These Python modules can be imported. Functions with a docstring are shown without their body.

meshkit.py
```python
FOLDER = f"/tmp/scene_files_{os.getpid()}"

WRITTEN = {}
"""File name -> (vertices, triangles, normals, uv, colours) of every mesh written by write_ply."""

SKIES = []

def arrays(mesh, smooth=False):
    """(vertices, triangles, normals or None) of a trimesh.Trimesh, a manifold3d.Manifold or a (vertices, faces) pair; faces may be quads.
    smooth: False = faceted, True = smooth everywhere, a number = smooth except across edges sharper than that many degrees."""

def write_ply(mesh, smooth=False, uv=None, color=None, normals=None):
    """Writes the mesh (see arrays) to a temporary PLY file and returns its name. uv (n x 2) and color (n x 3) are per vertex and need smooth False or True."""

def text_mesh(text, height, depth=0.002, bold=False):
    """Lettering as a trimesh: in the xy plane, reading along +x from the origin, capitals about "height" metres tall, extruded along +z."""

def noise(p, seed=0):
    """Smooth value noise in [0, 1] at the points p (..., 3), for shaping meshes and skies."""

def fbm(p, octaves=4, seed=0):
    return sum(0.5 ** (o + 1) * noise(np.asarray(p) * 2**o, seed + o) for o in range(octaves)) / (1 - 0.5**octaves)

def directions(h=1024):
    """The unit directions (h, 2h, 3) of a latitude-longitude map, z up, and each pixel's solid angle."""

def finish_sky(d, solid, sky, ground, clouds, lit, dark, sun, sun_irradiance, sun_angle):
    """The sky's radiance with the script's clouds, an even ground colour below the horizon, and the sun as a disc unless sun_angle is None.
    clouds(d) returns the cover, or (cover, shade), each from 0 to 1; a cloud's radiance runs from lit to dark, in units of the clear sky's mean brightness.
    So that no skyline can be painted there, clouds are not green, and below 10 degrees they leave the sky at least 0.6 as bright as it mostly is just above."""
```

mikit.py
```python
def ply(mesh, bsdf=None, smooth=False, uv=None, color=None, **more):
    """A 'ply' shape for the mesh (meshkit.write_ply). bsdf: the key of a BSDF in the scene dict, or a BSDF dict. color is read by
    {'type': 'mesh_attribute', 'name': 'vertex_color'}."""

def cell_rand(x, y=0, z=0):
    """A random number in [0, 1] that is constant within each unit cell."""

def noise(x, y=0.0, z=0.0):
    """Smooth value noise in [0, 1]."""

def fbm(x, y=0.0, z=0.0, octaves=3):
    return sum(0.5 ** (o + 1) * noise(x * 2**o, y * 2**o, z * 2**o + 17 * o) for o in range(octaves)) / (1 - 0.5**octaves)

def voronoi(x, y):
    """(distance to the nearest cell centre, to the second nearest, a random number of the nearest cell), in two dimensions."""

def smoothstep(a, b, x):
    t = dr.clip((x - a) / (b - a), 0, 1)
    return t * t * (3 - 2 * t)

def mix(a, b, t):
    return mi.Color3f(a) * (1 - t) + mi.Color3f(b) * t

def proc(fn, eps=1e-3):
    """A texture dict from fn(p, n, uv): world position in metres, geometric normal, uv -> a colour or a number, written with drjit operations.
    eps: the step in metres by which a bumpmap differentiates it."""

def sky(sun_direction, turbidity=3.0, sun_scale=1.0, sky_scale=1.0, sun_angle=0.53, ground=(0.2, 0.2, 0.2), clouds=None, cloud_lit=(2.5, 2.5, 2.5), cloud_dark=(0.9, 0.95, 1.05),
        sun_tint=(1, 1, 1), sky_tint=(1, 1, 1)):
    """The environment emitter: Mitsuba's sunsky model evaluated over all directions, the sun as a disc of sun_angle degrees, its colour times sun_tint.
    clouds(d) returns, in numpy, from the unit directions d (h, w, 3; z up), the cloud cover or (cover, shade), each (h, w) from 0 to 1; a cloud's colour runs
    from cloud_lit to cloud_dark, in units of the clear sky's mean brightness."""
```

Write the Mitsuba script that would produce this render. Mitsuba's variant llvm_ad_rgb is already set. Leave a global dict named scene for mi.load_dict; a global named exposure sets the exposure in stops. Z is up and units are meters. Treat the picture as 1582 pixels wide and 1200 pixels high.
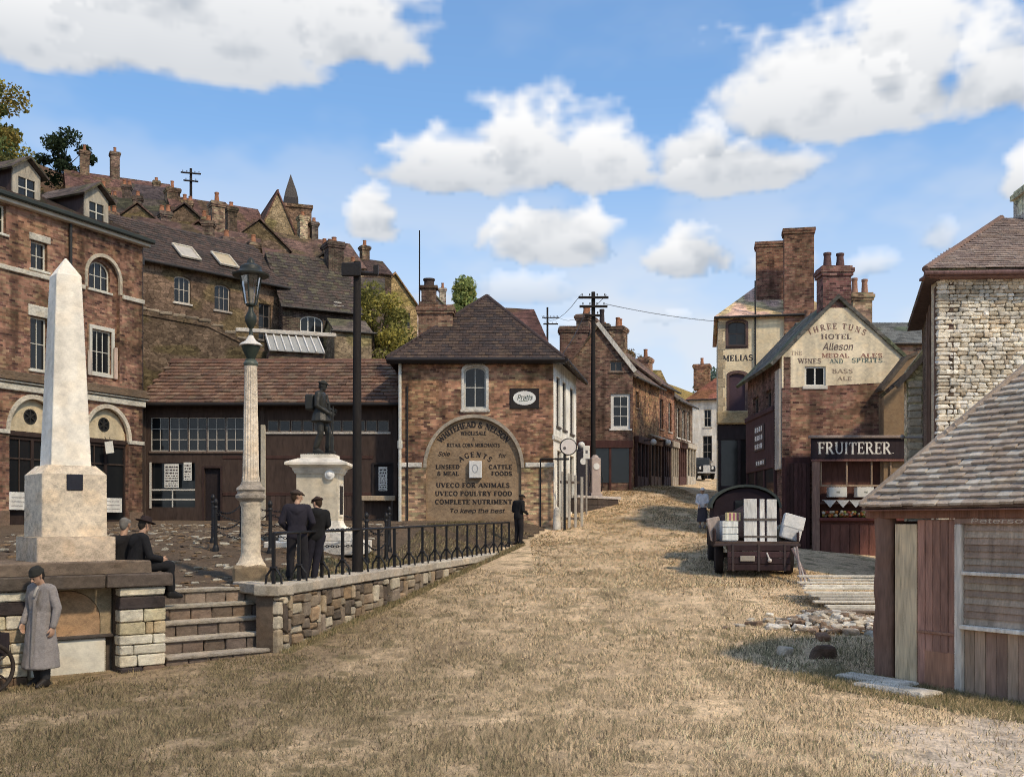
# Old market square of a hill town: memorial terrace, brick market building, inn, market hut, uphill street.
import math, random
import numpy as np
import trimesh
import drjit as dr
import mitsuba as mi
import mikit, meshkit
from manifold3d import Manifold, OpType
from shapely.geometry import Polygon, Point, box as sbox
from shapely.ops import unary_union
from shapely import affinity
from scipy.interpolate import PchipInterpolator

T = mi.ScalarTransform4f
scene, labels = {}, {}

# ------------------------------------------------------------------ camera, sky, exposure
EYE = np.array([0.0, 0.0, 2.4])
scene['camera'] = {'type': 'perspective', 'fov': 52.6, 'fov_axis': 'x', 'near_clip': 0.1, 'far_clip': 3000.0,
                   'principal_point_offset_y': -0.1708,
                   'to_world': T().look_at(origin=[0, 0, 2.4], target=[0, 10, 2.4], up=[0, 0, 1])}
exposure = 1.5
SUN = (0.68, -0.72, 0.95)


def clouds(d):
    az = np.degrees(np.arctan2(d[..., 0], d[..., 1]))
    el = np.degrees(np.arcsin(np.clip(d[..., 2], -1, 1)))
    bil = lambda k, s: sum(.55 ** o * (1 - np.abs(2 * meshkit.noise(np.stack([d[..., 0] * k * 2 ** o, d[..., 1] * k * 2 ** o, d[..., 2] * k * 1.25 * 2 ** o], -1), s + o) - 1)) for o in range(4)) / 2.0
    n1 = meshkit.fbm(np.stack([d[..., 0] * 9, d[..., 1] * 9, d[..., 2] * 14], -1), 5, 3)
    n2 = meshkit.fbm(np.stack([d[..., 0] * 26, d[..., 1] * 26, d[..., 2] * 34], -1), 4, 9)
    n3 = bil(22, 31)
    warp = (n1 - 0.5) * 1.2 + (n2 - 0.5) * .55 + (n3 - .66) * 1.35
    # cumulus heaps: azimuth, elevation of the flat base, half width, height (degrees)
    heaps = [(-17, 23.0, 9.5, 8.5), (-23.5, 22.6, 5, 5), (-9.5, 24.2, 6.5, 6), (-2.3, 18.4, 5.8, 3.6), (0.4, 18.6, 5.6, 5.0), (5.0, 18.4, 4.6, 4.0),
             (17.0, 20.2, 8.6, 5.6), (20.5, 20.6, 4.5, 8.0), (26.5, 20.4, 6.5, 4.6), (12.0, 18.2, 5.6, 2.6), (10.2, 18.8, 3.6, 3.4),
             (-7.6, 15.7, 2.0, 2.4), (2.6, 14.8, 4.8, 3.0), (0.8, 14.8, 2.6, 2.2), (9.8, 13.8, 3.2, 2.3), (22.4, 14.1, 1.8, 1.9), (27, 16, 2.2, 3.0),
             (0.0, 12.4, 7.5, 2.1), (-4, 12.0, 6, 1.8), (4.5, 10.4, 5.5, 1.6), (-1.5, 10.2, 5, 1.3), (14.5, 13.5, 4, 1.6), (19, 13.0, 3.0, 1.6), (15.5, 10.5, 3, 1.2), (8, 11, 4, 1.0)]
    cover, shade = np.zeros(az.shape), np.zeros(az.shape)
    for i, (a, b, w, h) in enumerate(heaps):
        y = (el - b) / h
        yy = np.where(y > 0, y * 0.95, (el - b) / 1.25)
        f = 1 - np.sqrt(((az - a) / w) ** 2 + yy ** 2) + warp * (0.60 if h > 2.1 else 0.5) - .05
        soft = 0.46 if h > 2.1 else 0.8
        c = mikit_smooth(0.0, soft, f) * (1.0 if h > 2.1 else 0.78)
        s = np.clip(1 - (el - b + 0.4) / (0.6 * h), 0, 1) * 0.62 + np.clip(.74 - n3, 0, 1) * 1.5 + .15 * np.clip(n1 * 1.5 - .5, 0, 1)
        shade = np.where(c > cover, s, shade)
        cover = np.maximum(cover, c)
    away = mikit_smooth(30, 40, np.abs(az)) + mikit_smooth(31, 40, el)
    far = mikit_smooth(0.52, 0.62, n1 * 0.75 + n2 * 0.25) * np.clip(away, 0, 1)
    veil = np.clip(0.70 * mikit_smooth(22, 4, el) + 0.30 * mikit_smooth(.42, .66, n1) * mikit_smooth(34, 8, el) + .06, 0, .8)
    shade = np.where(far > cover, 0.35, shade)
    cover = np.maximum(np.maximum(cover, far * 0.9), veil)
    return cover, np.where(cover <= veil + 1e-6, 0.35, shade)


def mikit_smooth(a, b, x):
    t = np.clip((x - a) / (b - a), 0, 1)
    return t * t * (3 - 2 * t)


scene['sky_light'] = mikit.sky(SUN, turbidity=3, sun_scale=0.74, sky_scale=1.75, sun_angle=4.0, clouds=clouds, cloud_lit=(2.15, 2.15, 2.15), cloud_dark=(1.15, 1.24, 1.36),
                               sky_tint=(.86, 1.10, 1.22), ground=(0.16, 0.13, 0.09))

# ------------------------------------------------------------------ materials
# Colour and kind of surface travel in the uv: u = R * 256 + G, v = B * 256 + kind (all 0..255, linear reflectance on a square-root scale).
SMOOTH, STONE, WOOD, CLOTH, IRON, PLASTER, SOIL, SKIN, TILE = range(9)


def unpack(uv):
    a, b = dr.floor(uv.x + 0.5), dr.floor(uv.y + 0.5)
    r, bl = dr.floor(a / 256 + 1e-4), dr.floor(b / 256 + 1e-4)
    c = mi.Color3f(r, a - 256 * r, bl) / 255.0
    return c * c, b - 256 * bl


def amount(kind, *values):
    out = mi.Float(values[0])
    for i, v in enumerate(values[1:], 1):
        out = dr.select(dr.abs(kind - i) < 0.5, mi.Float(v), out)
    return out


def matte_color(p, n, uv):
    c, kind = unpack(uv)
    wood = dr.abs(kind - WOOD) < 0.5
    coarse = mikit.fbm(p.x * 1.7, p.y * 1.7, p.z * 1.7, 3)
    fz = dr.select(wood, mi.Float(2.0), mi.Float(14.0))
    fine = mikit.fbm(p.x * 14, p.y * 14, p.z * fz, 3)
    grit = mikit.noise(p.x * 75, p.y * 75, p.z * dr.select(wood, mi.Float(6.0), mi.Float(75.0)))
    streak = mikit.fbm(p.x * 5, p.y * 5, p.z * 0.6, 2)
    #              smooth stone wood cloth iron plaster soil skin tile
    k1 = amount(kind, .25, .75, .40, .25, .30, .45, .80, .08, .60)
    k2 = amount(kind, .18, .80, .75, .30, .45, .40, 1.0, .06, .60)
    k3 = amount(kind, .08, .50, .40, .40, .25, .22, .80, .04, .35)
    k4 = amount(kind, .15, .20, .10, .10, .10, .65, .00, .00, .10)
    t = 1 + k1 * (coarse - .5) + k2 * (fine - .5) + k3 * (grit - .5) + k4 * (streak - .5)
    warm = mikit.smoothstep(.55, .75, mikit.noise(p.x * 4 + 9, p.y * 4, p.z * 4)) * amount(kind, .03, .22, .10, 0, .25, .14, .25, 0, .25)
    return c * dr.clip(t, .25, 1.9) * mix3((1, 1, 1), (1.15, .95, .70), warm)


def mix3(a, b, t):
    return mi.Color3f(*a) * (1 - t) + mi.Color3f(*b) * t


def matte_bump(p, n, uv):
    c, kind = unpack(uv)
    k = amount(kind, .001, .014, .004, .003, .002, .004, .03, 0.0, .006)
    return k * (mikit.fbm(p.x * 16, p.y * 16, p.z * 16, 3) + .5 * mikit.noise(p.x * 60, p.y * 60, p.z * 60))


def matte_rough(p, n, uv):
    c, kind = unpack(uv)
    return amount(kind, .55, .92, .78, .95, .48, .9, .95, .6, .85)


scene['matte'] = {'type': 'twosided', 'bsdf': {'type': 'bumpmap', 'arbitrary': mikit.proc(matte_bump, eps=4e-3), 'scale': 1.0,
                  'bsdf': {'type': 'principled', 'base_color': mikit.proc(matte_color), 'roughness': mikit.proc(matte_rough), 'specular': 0.3}}}


def along(p, n):
    l = dr.sqrt(n.x * n.x + n.y * n.y)
    flat = l < 1e-3
    tx = dr.select(flat, mi.Float(1.0), -n.y / dr.maximum(l, 1e-3))
    ty = dr.select(flat, mi.Float(0.0), n.x / dr.maximum(l, 1e-3))
    return p.x * tx + p.y * ty


def frac(x):
    return x - dr.floor(x)


def brick_color(p, n, uv):
    c, kind = unpack(uv)
    u = along(p, n)
    v = dr.select(dr.abs(n.z) > .9, p.y, p.z)
    row = dr.floor(v / .078)
    uu = u / .235 + .5 * (row - 2 * dr.floor(row / 2))
    r1, r2 = mikit.cell_rand(dr.floor(uu) + 300, row, 3), mikit.cell_rand(dr.floor(uu) + 300, row, 8)
    b = c * (.60 + .75 * r1)
    b = b * mix3((1, 1, 1), (1.05, 1.35, 1.25), mikit.smoothstep(.66, .95, r2))
    b = b * mix3((1, 1, 1), (.45, .42, .5), mikit.smoothstep(.25, .05, r2))
    mort = dr.maximum(mikit.smoothstep(.20, .10, frac(v / .078)), mikit.smoothstep(.07, .03, frac(uu)))
    blot = mikit.fbm(u * .9, v * .9, 3.0, 3)
    blot2 = mikit.noise(u * 4.2, v * 4.2, 7.0)
    b = mikit.mix(b, mi.Color3f(.20, .165, .12), mort * .75)
    soot = mikit.smoothstep(.5, .8, mikit.fbm(u * 2.1, v * .22, 11.0, 3))
    b = b * (1 - .45 * soot)
    blot3 = mikit.noise(u * 9.5 + 3, v * 8.5, 2.0)
    return b * dr.clip(-.12 + 1.0 * blot + .65 * blot2 + .65 * blot3, .28, 1.8) * mix3((1, 1, 1), (.92, .96, .80), .6 * mikit.smoothstep(.5, .72, mikit.noise(u * 1.3 + 40, v * 1.3)))


scene['brick'] = {'type': 'twosided', 'bsdf': {'type': 'principled', 'base_color': mikit.proc(brick_color), 'roughness': .9, 'specular': .25}}


def rubble_color(p, n, uv):
    c, kind = unpack(uv)
    u = along(p, n)
    v = dr.select(dr.abs(n.z) > .9, p.y, p.z)
    d1, d2, w = mikit.voronoi(u / .27 + .35 * mikit.noise(u * 3, v * 3, 1.0), v / .135)
    b = c * (.62 + .75 * w) * (.55 + .9 * mikit.fbm(u * 1.1, v * 1.1, 5.0, 3)) * (.7 + .6 * mikit.noise(u * 14, v * 14, 2.0))
    b = b * mix3((1, 1, 1), (.82, .92, .62), .7 * mikit.smoothstep(.5, .7, mikit.noise(u * .9 + 11, v * 1.6)))
    return mikit.mix(b, b * .45, mikit.smoothstep(.12, .03, d2 - d1))


scene['rubble'] = {'type': 'twosided', 'bsdf': {'type': 'principled', 'base_color': mikit.proc(rubble_color), 'roughness': .95, 'specular': .2}}


def roof_color(p, n, uv):
    c, kind = unpack(uv)
    u, v = along(p, n), p.z / dr.maximum(dr.sqrt(1 - n.z * n.z), .3)
    row = dr.floor(v / .17)
    uu = u / .24 + .5 * (row - 2 * dr.floor(row / 2))
    r1 = mikit.cell_rand(dr.floor(uu) + 500, row + 50, 3)
    b = c * (.55 + .9 * r1) * (.5 + 1.0 * mikit.fbm(u * .7, v * .7, 1.0, 3))
    b = b * mix3((1, 1, 1), (.85, 1.0, .7), mikit.smoothstep(.5, .7, mikit.noise(u * 1.2 + 7, v * 1.2)))
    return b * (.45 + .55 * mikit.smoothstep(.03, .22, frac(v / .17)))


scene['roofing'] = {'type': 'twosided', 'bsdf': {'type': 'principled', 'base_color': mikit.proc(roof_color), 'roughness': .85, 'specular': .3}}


def ground_color(p, n, uv):
    big = mikit.fbm(p.x * .35 + 3, p.y * .22, 1.0, 3)
    mid = mikit.fbm(p.x * 1.6, p.y * 1.1, 2.0, 3)
    fine = mikit.fbm(p.x * 11, p.y * 8, 4.0, 3)
    grit = mikit.noise(p.x * 55, p.y * 40, 1.0)
    worn = mikit.smoothstep(-5.5, 3.0, p.x + .02 * (p.y - 12) * p.x + 5 * (big - .5) + 1.5 * (mid - .5))
    rut = mikit.fbm((p.x - .115 * p.y) * 1.9, p.y * .13, 6.0, 3)
    worn = worn + .9 * (rut - .5)
    c = mix3((.19, .152, .10), (.50, .405, .265), dr.clip(worn * .8 + .55 * (mid - .42), 0, 1))
    c = mikit.mix(c, mi.Color3f(.075, .07, .033), mikit.smoothstep(.56, .74, mikit.fbm(p.x * 2.3 + 31, p.y * 1.7, 2.0, 3)) * .6)
    # pale gravel of the track that runs off to the lower right
    g = mikit.smoothstep(1.0, .25, dr.square((p.x - 5.6) / 2.4) + dr.square((p.y - 10.4) / 2.6) + 1.1 * (mid - .5))
    g = g * mikit.smoothstep(0.0, .5, (14.75 - p.y) - 2.0 * (p.x - 5.0) + 5.0)
    c = mikit.mix(c, mi.Color3f(.44, .40, .33), g * .8)
    far = mikit.smoothstep(100, 120, p.y) + mikit.smoothstep(-12, -18, p.x) * mikit.smoothstep(42, 46, p.y) + mikit.smoothstep(46, 60, p.y) * mikit.smoothstep(2, -6, p.x)
    hill = mikit.mix(mi.Color3f(.075, .05, .035), mi.Color3f(.10, .08, .038), mikit.smoothstep(.4, .65, mikit.fbm(p.x * .22, p.y * .22, p.z * .22, 3)))
    c = mikit.mix(c, hill, dr.clip(far, 0, 1))
    c = mikit.mix(c, mi.Color3f(.19, .15, .055), mikit.smoothstep(95, 112, p.y) * mikit.smoothstep(6, 14, p.x))
    c = c * mi.Color3f(1.08, 1.0, .97)
    spk = mikit.smoothstep(.55, .72, mikit.fbm(p.x * 6.5 + 5, p.y * 4.2, 9.0, 2))
    return c * (.42 + .72 * fine + .55 * grit) * (1 - .20 * spk * mikit.smoothstep(40, 20, p.y))


def ground_bump(p, n, uv):
    return (.006 + .036 * mikit.smoothstep(34, 18, p.y)) * mikit.fbm(p.x * 5, p.y * 5, 1.0, 3) + .02 * mikit.noise(p.x * 30, p.y * 30, 4.0)


scene['earth'] = {'type': 'twosided', 'bsdf': {'type': 'bumpmap', 'arbitrary': mikit.proc(ground_bump, eps=8e-3), 'scale': 1.0,
                  'bsdf': {'type': 'principled', 'base_color': mikit.proc(ground_color), 'roughness': .95, 'specular': .1}}}
scene['leafage'] = {'type': 'principledthin', 'base_color': {'type': 'mesh_attribute', 'name': 'vertex_color'}, 'roughness': .7, 'diff_trans': .7, 'spec_trans': 0.0}
scene['blades'] = {'type': 'twosided', 'bsdf': {'type': 'diffuse', 'reflectance': {'type': 'mesh_attribute', 'name': 'vertex_color'}}}
scene['window_glass'] = {'type': 'twosided', 'bsdf': {'type': 'principled', 'base_color': {'type': 'rgb', 'value': [.012, .014, .016]}, 'roughness': .09, 'specular': .42}}
scene['lamp_glass'] = {'type': 'thindielectric', 'int_ior': 1.5}

# ------------------------------------------------------------------ helpers
CNT = {}
R = random.Random(7)
RN = np.random.default_rng(7)


def numbered(base):
    n = CNT.get(base, 0)
    CNT[base] = n + 1
    return base if n == 0 else f'{base}_{n:03d}'


def thing(name, label, category, group=None, **more):
    """A key for a thing whose parts follow (or whose one mesh is put under it)."""
    k = numbered(name)
    labels[k] = {'label': label, 'category': category, **more}
    if group:
        labels[k]['group'] = group
    return k


def part(par, name, label=None):
    k = numbered(f'{par}__{name}')
    if label:
        labels[k] = {'label': label}
    return k


def pack(col, kind, n):
    r, g, b = (int(round(255 * math.sqrt(min(max(c, 0), 1)))) for c in col)
    return np.tile([r * 256 + g, b * 256 + kind], (n, 1)).astype(float)


def shape(mesh, col=(.5, .5, .5), kind=SMOOTH, bsdf='matte', smooth=False, M=None):
    v, f, n = meshkit.arrays(mesh, smooth)
    if M is not None:
        v = v @ M[:3, :3].T + M[:3, 3]
    m = trimesh.Trimesh(v, f, process=False)
    uv = None if bsdf in ('earth', 'window_glass', 'lamp_glass') else pack(col, kind, len(v))
    return mikit.ply(m, bsdf, smooth=n is not None, uv=uv)


def put(key, mesh, col=(.5, .5, .5), kind=SMOOTH, bsdf='matte', smooth=False, M=None):
    scene[key] = shape(mesh, col, kind, bsdf, smooth, M)
    return key


def sub(par, name, mesh, col=(.5, .5, .5), kind=SMOOTH, bsdf='matte', smooth=False, M=None, label=None):
    return put(part(par, name, label), mesh, col, kind, bsdf, smooth, M)


def place(key, proto, M):
    scene[key] = {**proto, 'to_world': T(np.asarray(M, float))}
    return key


def stuff(k):
    labels[k] = {'kind': 'stuff'}
    return k


class MB:
    """Gathers meshes of several colours into one mesh."""
    def __init__(s):
        s.v, s.f, s.uv, s.n = [], [], [], 0

    def add(s, mesh, col, kind=SMOOTH, M=None):
        v, f, _ = meshkit.arrays(mesh, False)
        if M is not None:
            v = v @ M[:3, :3].T + M[:3, 3]
        s.v.append(v); s.f.append(f + s.n); s.uv.append(pack(col, kind, len(v))); s.n += len(v)

    def put(s, key, bsdf='matte'):
        if s.n:
            scene[key] = mikit.ply(trimesh.Trimesh(np.vstack(s.v), np.vstack(s.f), process=False), bsdf, uv=np.vstack(s.uv))
        return key


def unit(v):
    v = np.asarray(v, float)
    return v / np.linalg.norm(v)


def mat(x, y, z, o):
    M = np.eye(4)
    M[:3, 0], M[:3, 1], M[:3, 2], M[:3, 3] = x, y, z, o
    return M


class Fr:
    """Frame of a facade seen from outside: x along it to the right, y into the building, z up."""
    def __init__(s, A, B, z=0.0):
        s.A = np.array([A[0], A[1], z], float)
        d = np.array([B[0] - A[0], B[1] - A[1], 0.0])
        s.L = np.linalg.norm(d)
        s.u = d / s.L
        s.inn = np.array([-s.u[1], s.u[0], 0.0])
        s.M = mat(s.u, s.inn, [0, 0, 1], s.A)

    def p(s, u, y, z):
        return s.A + s.u * u + s.inn * y + np.array([0, 0, z])

    def xy(s, u, y):
        return tuple(s.p(u, y, 0)[:2])

    def at(s, u, y, z):
        M = s.M.copy()
        M[:3, 3] = s.p(u, y, z)
        return M


def bx(x0, x1, y0, y1, z0, z1):
    m = trimesh.creation.box((x1 - x0, y1 - y0, z1 - z0))
    m.apply_translation(((x0 + x1) / 2, (y0 + y1) / 2, (z0 + z1) / 2))
    return m


def cbox(x0, x1, y0, y1, z0, z1, c=.01):
    pts = []
    for sx in (0, 1):
        for sy in (0, 1):
            for sz in (0, 1):
                q = [(x0, x1)[sx], (y0, y1)[sy], (z0, z1)[sz]]
                s = [1 - 2 * sx, 1 - 2 * sy, 1 - 2 * sz]
                for k in range(3):
                    w = [q[i] + s[i] * c * (i != k) for i in range(3)]
                    pts.append(w)
    return Manifold.hull_points(np.array(pts))


def rough_block(w, d, h, c, seed, j=.12):
    """A hewn stone: a box with corners knocked about, its centre at the origin."""
    r = np.random.default_rng(seed)
    pts = []
    for sx in (-1, 1):
        for sy in (-1, 1):
            for sz in (-1, 1):
                q = np.array([sx * w / 2, sy * d / 2, sz * h / 2])
                q = q + (r.random(3) - .5) * np.array([w * j, d * j * .5, h * j])
                s = np.array([sx, sy, sz])
                for k in range(3):
                    pts.append(q - s * c * (np.arange(3) != k) * (0.6 + .8 * r.random()))
    return Manifold.hull_points(np.array(pts))


def prism(poly, t, y0=0.0):
    """A shapely polygon in (u, z) as a slab from depth y0 to y0 + t."""
    out = []
    for g in getattr(poly, 'geoms', [poly]):
        if g.is_empty or g.area < 1e-6:
            continue
        m = trimesh.creation.extrude_polygon(g, t, engine='earcut')
        v = m.vertices
        out.append(trimesh.Trimesh(np.stack([v[:, 0], t - v[:, 2] + y0, v[:, 1]], 1), m.faces, process=False))
    return trimesh.util.concatenate(out)


def rect(u0, u1, z0, z1):
    return sbox(u0, z0, u1, z1)


def arch(u0, u1, z0, z1, rise):
    """A rectangle whose top is an arch of that rise (z1 is the crown)."""
    if rise <= 0:
        return sbox(u0, z0, u1, z1)
    a = np.linspace(0, math.pi, 25)
    c, r = (u0 + u1) / 2, (u1 - u0) / 2
    return Polygon([(u0, z0), (u1, z0)] + [(c + r * math.cos(t), z1 - rise + rise * math.sin(t)) for t in a])


def slab(pts, t):
    """A flat polygon (3-D corners, anticlockwise seen from above) thickened downwards by t."""
    p = np.array(pts, float)
    n = unit(np.cross(p[1] - p[0], p[2] - p[0]))
    if n[2] < 0:
        p, n = p[::-1], -n
    k = len(p)
    v = np.vstack([p, p - n * t])
    f = [[0, i, i + 1] for i in range(1, k - 1)] + [[k, k + i + 1, k + i] for i in range(1, k - 1)]
    for i in range(k):
        j = (i + 1) % k
        f += [[i, k + i, k + j], [i, k + j, j]]
    return trimesh.Trimesh(v, np.array(f), process=False)


def lathe(profile, n=24):
    return trimesh.creation.revolve(np.array(profile, float), sections=n)


def tube(p, q, r, r2=None, n=10):
    p, q = np.asarray(p, float), np.asarray(q, float)
    l = np.linalg.norm(q - p)
    m = lathe([(0, 0), (r, 0), (r if r2 is None else r2, l), (0, l)], n)
    m.apply_transform(trimesh.geometry.align_vectors([0, 0, 1], (q - p) / l))
    m.apply_translation(p)
    return m


def cat(*ms):
    out = []
    for m in ms:
        v, f, _ = meshkit.arrays(m, False)
        out.append(trimesh.Trimesh(v, f, process=False))
    return trimesh.util.concatenate(out)


def moved(m, M):
    v, f, _ = meshkit.arrays(m, False)
    return trimesh.Trimesh(v @ np.asarray(M)[:3, :3].T + np.asarray(M)[:3, 3], f, process=False)


def rotz(a, o=(0, 0, 0)):
    c, s = math.cos(a), math.sin(a)
    return mat([c, s, 0], [-s, c, 0], [0, 0, 1], o)


def window(par, F, u0, u1, z0, z1, cols=2, rows=2, col=(.62, .60, .54), rec=.10, rise=0.0, fw=.06, bar=.028, sill=True, sill_col=None, name='window', y0=0.0, label=None):
    w = part(par, name, label)
    outer = arch(u0, u1, z0, z1, rise)
    inner = outer.buffer(-fw, join_style=2)
    a0, b0, a1, b1 = inner.bounds
    cut = [rect(a0 + (a1 - a0) * i / cols - bar / 2, a0 + (a1 - a0) * i / cols + bar / 2, b0 - 1, b1 + 1) for i in range(1, cols)]
    cut += [rect(a0 - 1, a1 + 1, b0 + (b1 - b0) * i / rows - bar / 2, b0 + (b1 - b0) * i / rows + bar / 2) for i in range(1, rows)]
    panes = inner.difference(unary_union(cut)) if cut else inner
    sub(w, 'frame', prism(outer.difference(panes), .05, y0 + rec), col, SMOOTH, M=F.M)
    for g in getattr(panes, 'geoms', [panes]):
        if g.area > 1e-4:
            c_, a_ = g.centroid, R.uniform(-.05, .05)
            pm = prism(g.buffer(.004, join_style=2), .006, -.003)
            pm.apply_translation((-c_.x, 0, -c_.y))
            sub(w, 'pane', pm, bsdf='window_glass', M=F.at(c_.x, y0 + rec + .03, c_.y) @ mat([math.cos(a_), math.sin(a_) * .4, 0], [-math.sin(a_) * .4, 1, R.uniform(-.03, .03)], [0, 0, 1], (0, 0, 0)))
    if sill:
        sub(w, 'sill', cbox(u0 - .08, u1 + .08, y0 - .07, y0 + rec + .06, z0 - .09, z0 - .002, .012), sill_col or col, STONE, M=F.M)
    return outer


def arcp(cx, cy, rx, ry, a0, a1, n=12):
    return [(cx + rx * math.cos(math.radians(a)), cy + ry * math.sin(math.radians(a))) for a in np.linspace(a0, a1, n)]


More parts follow.
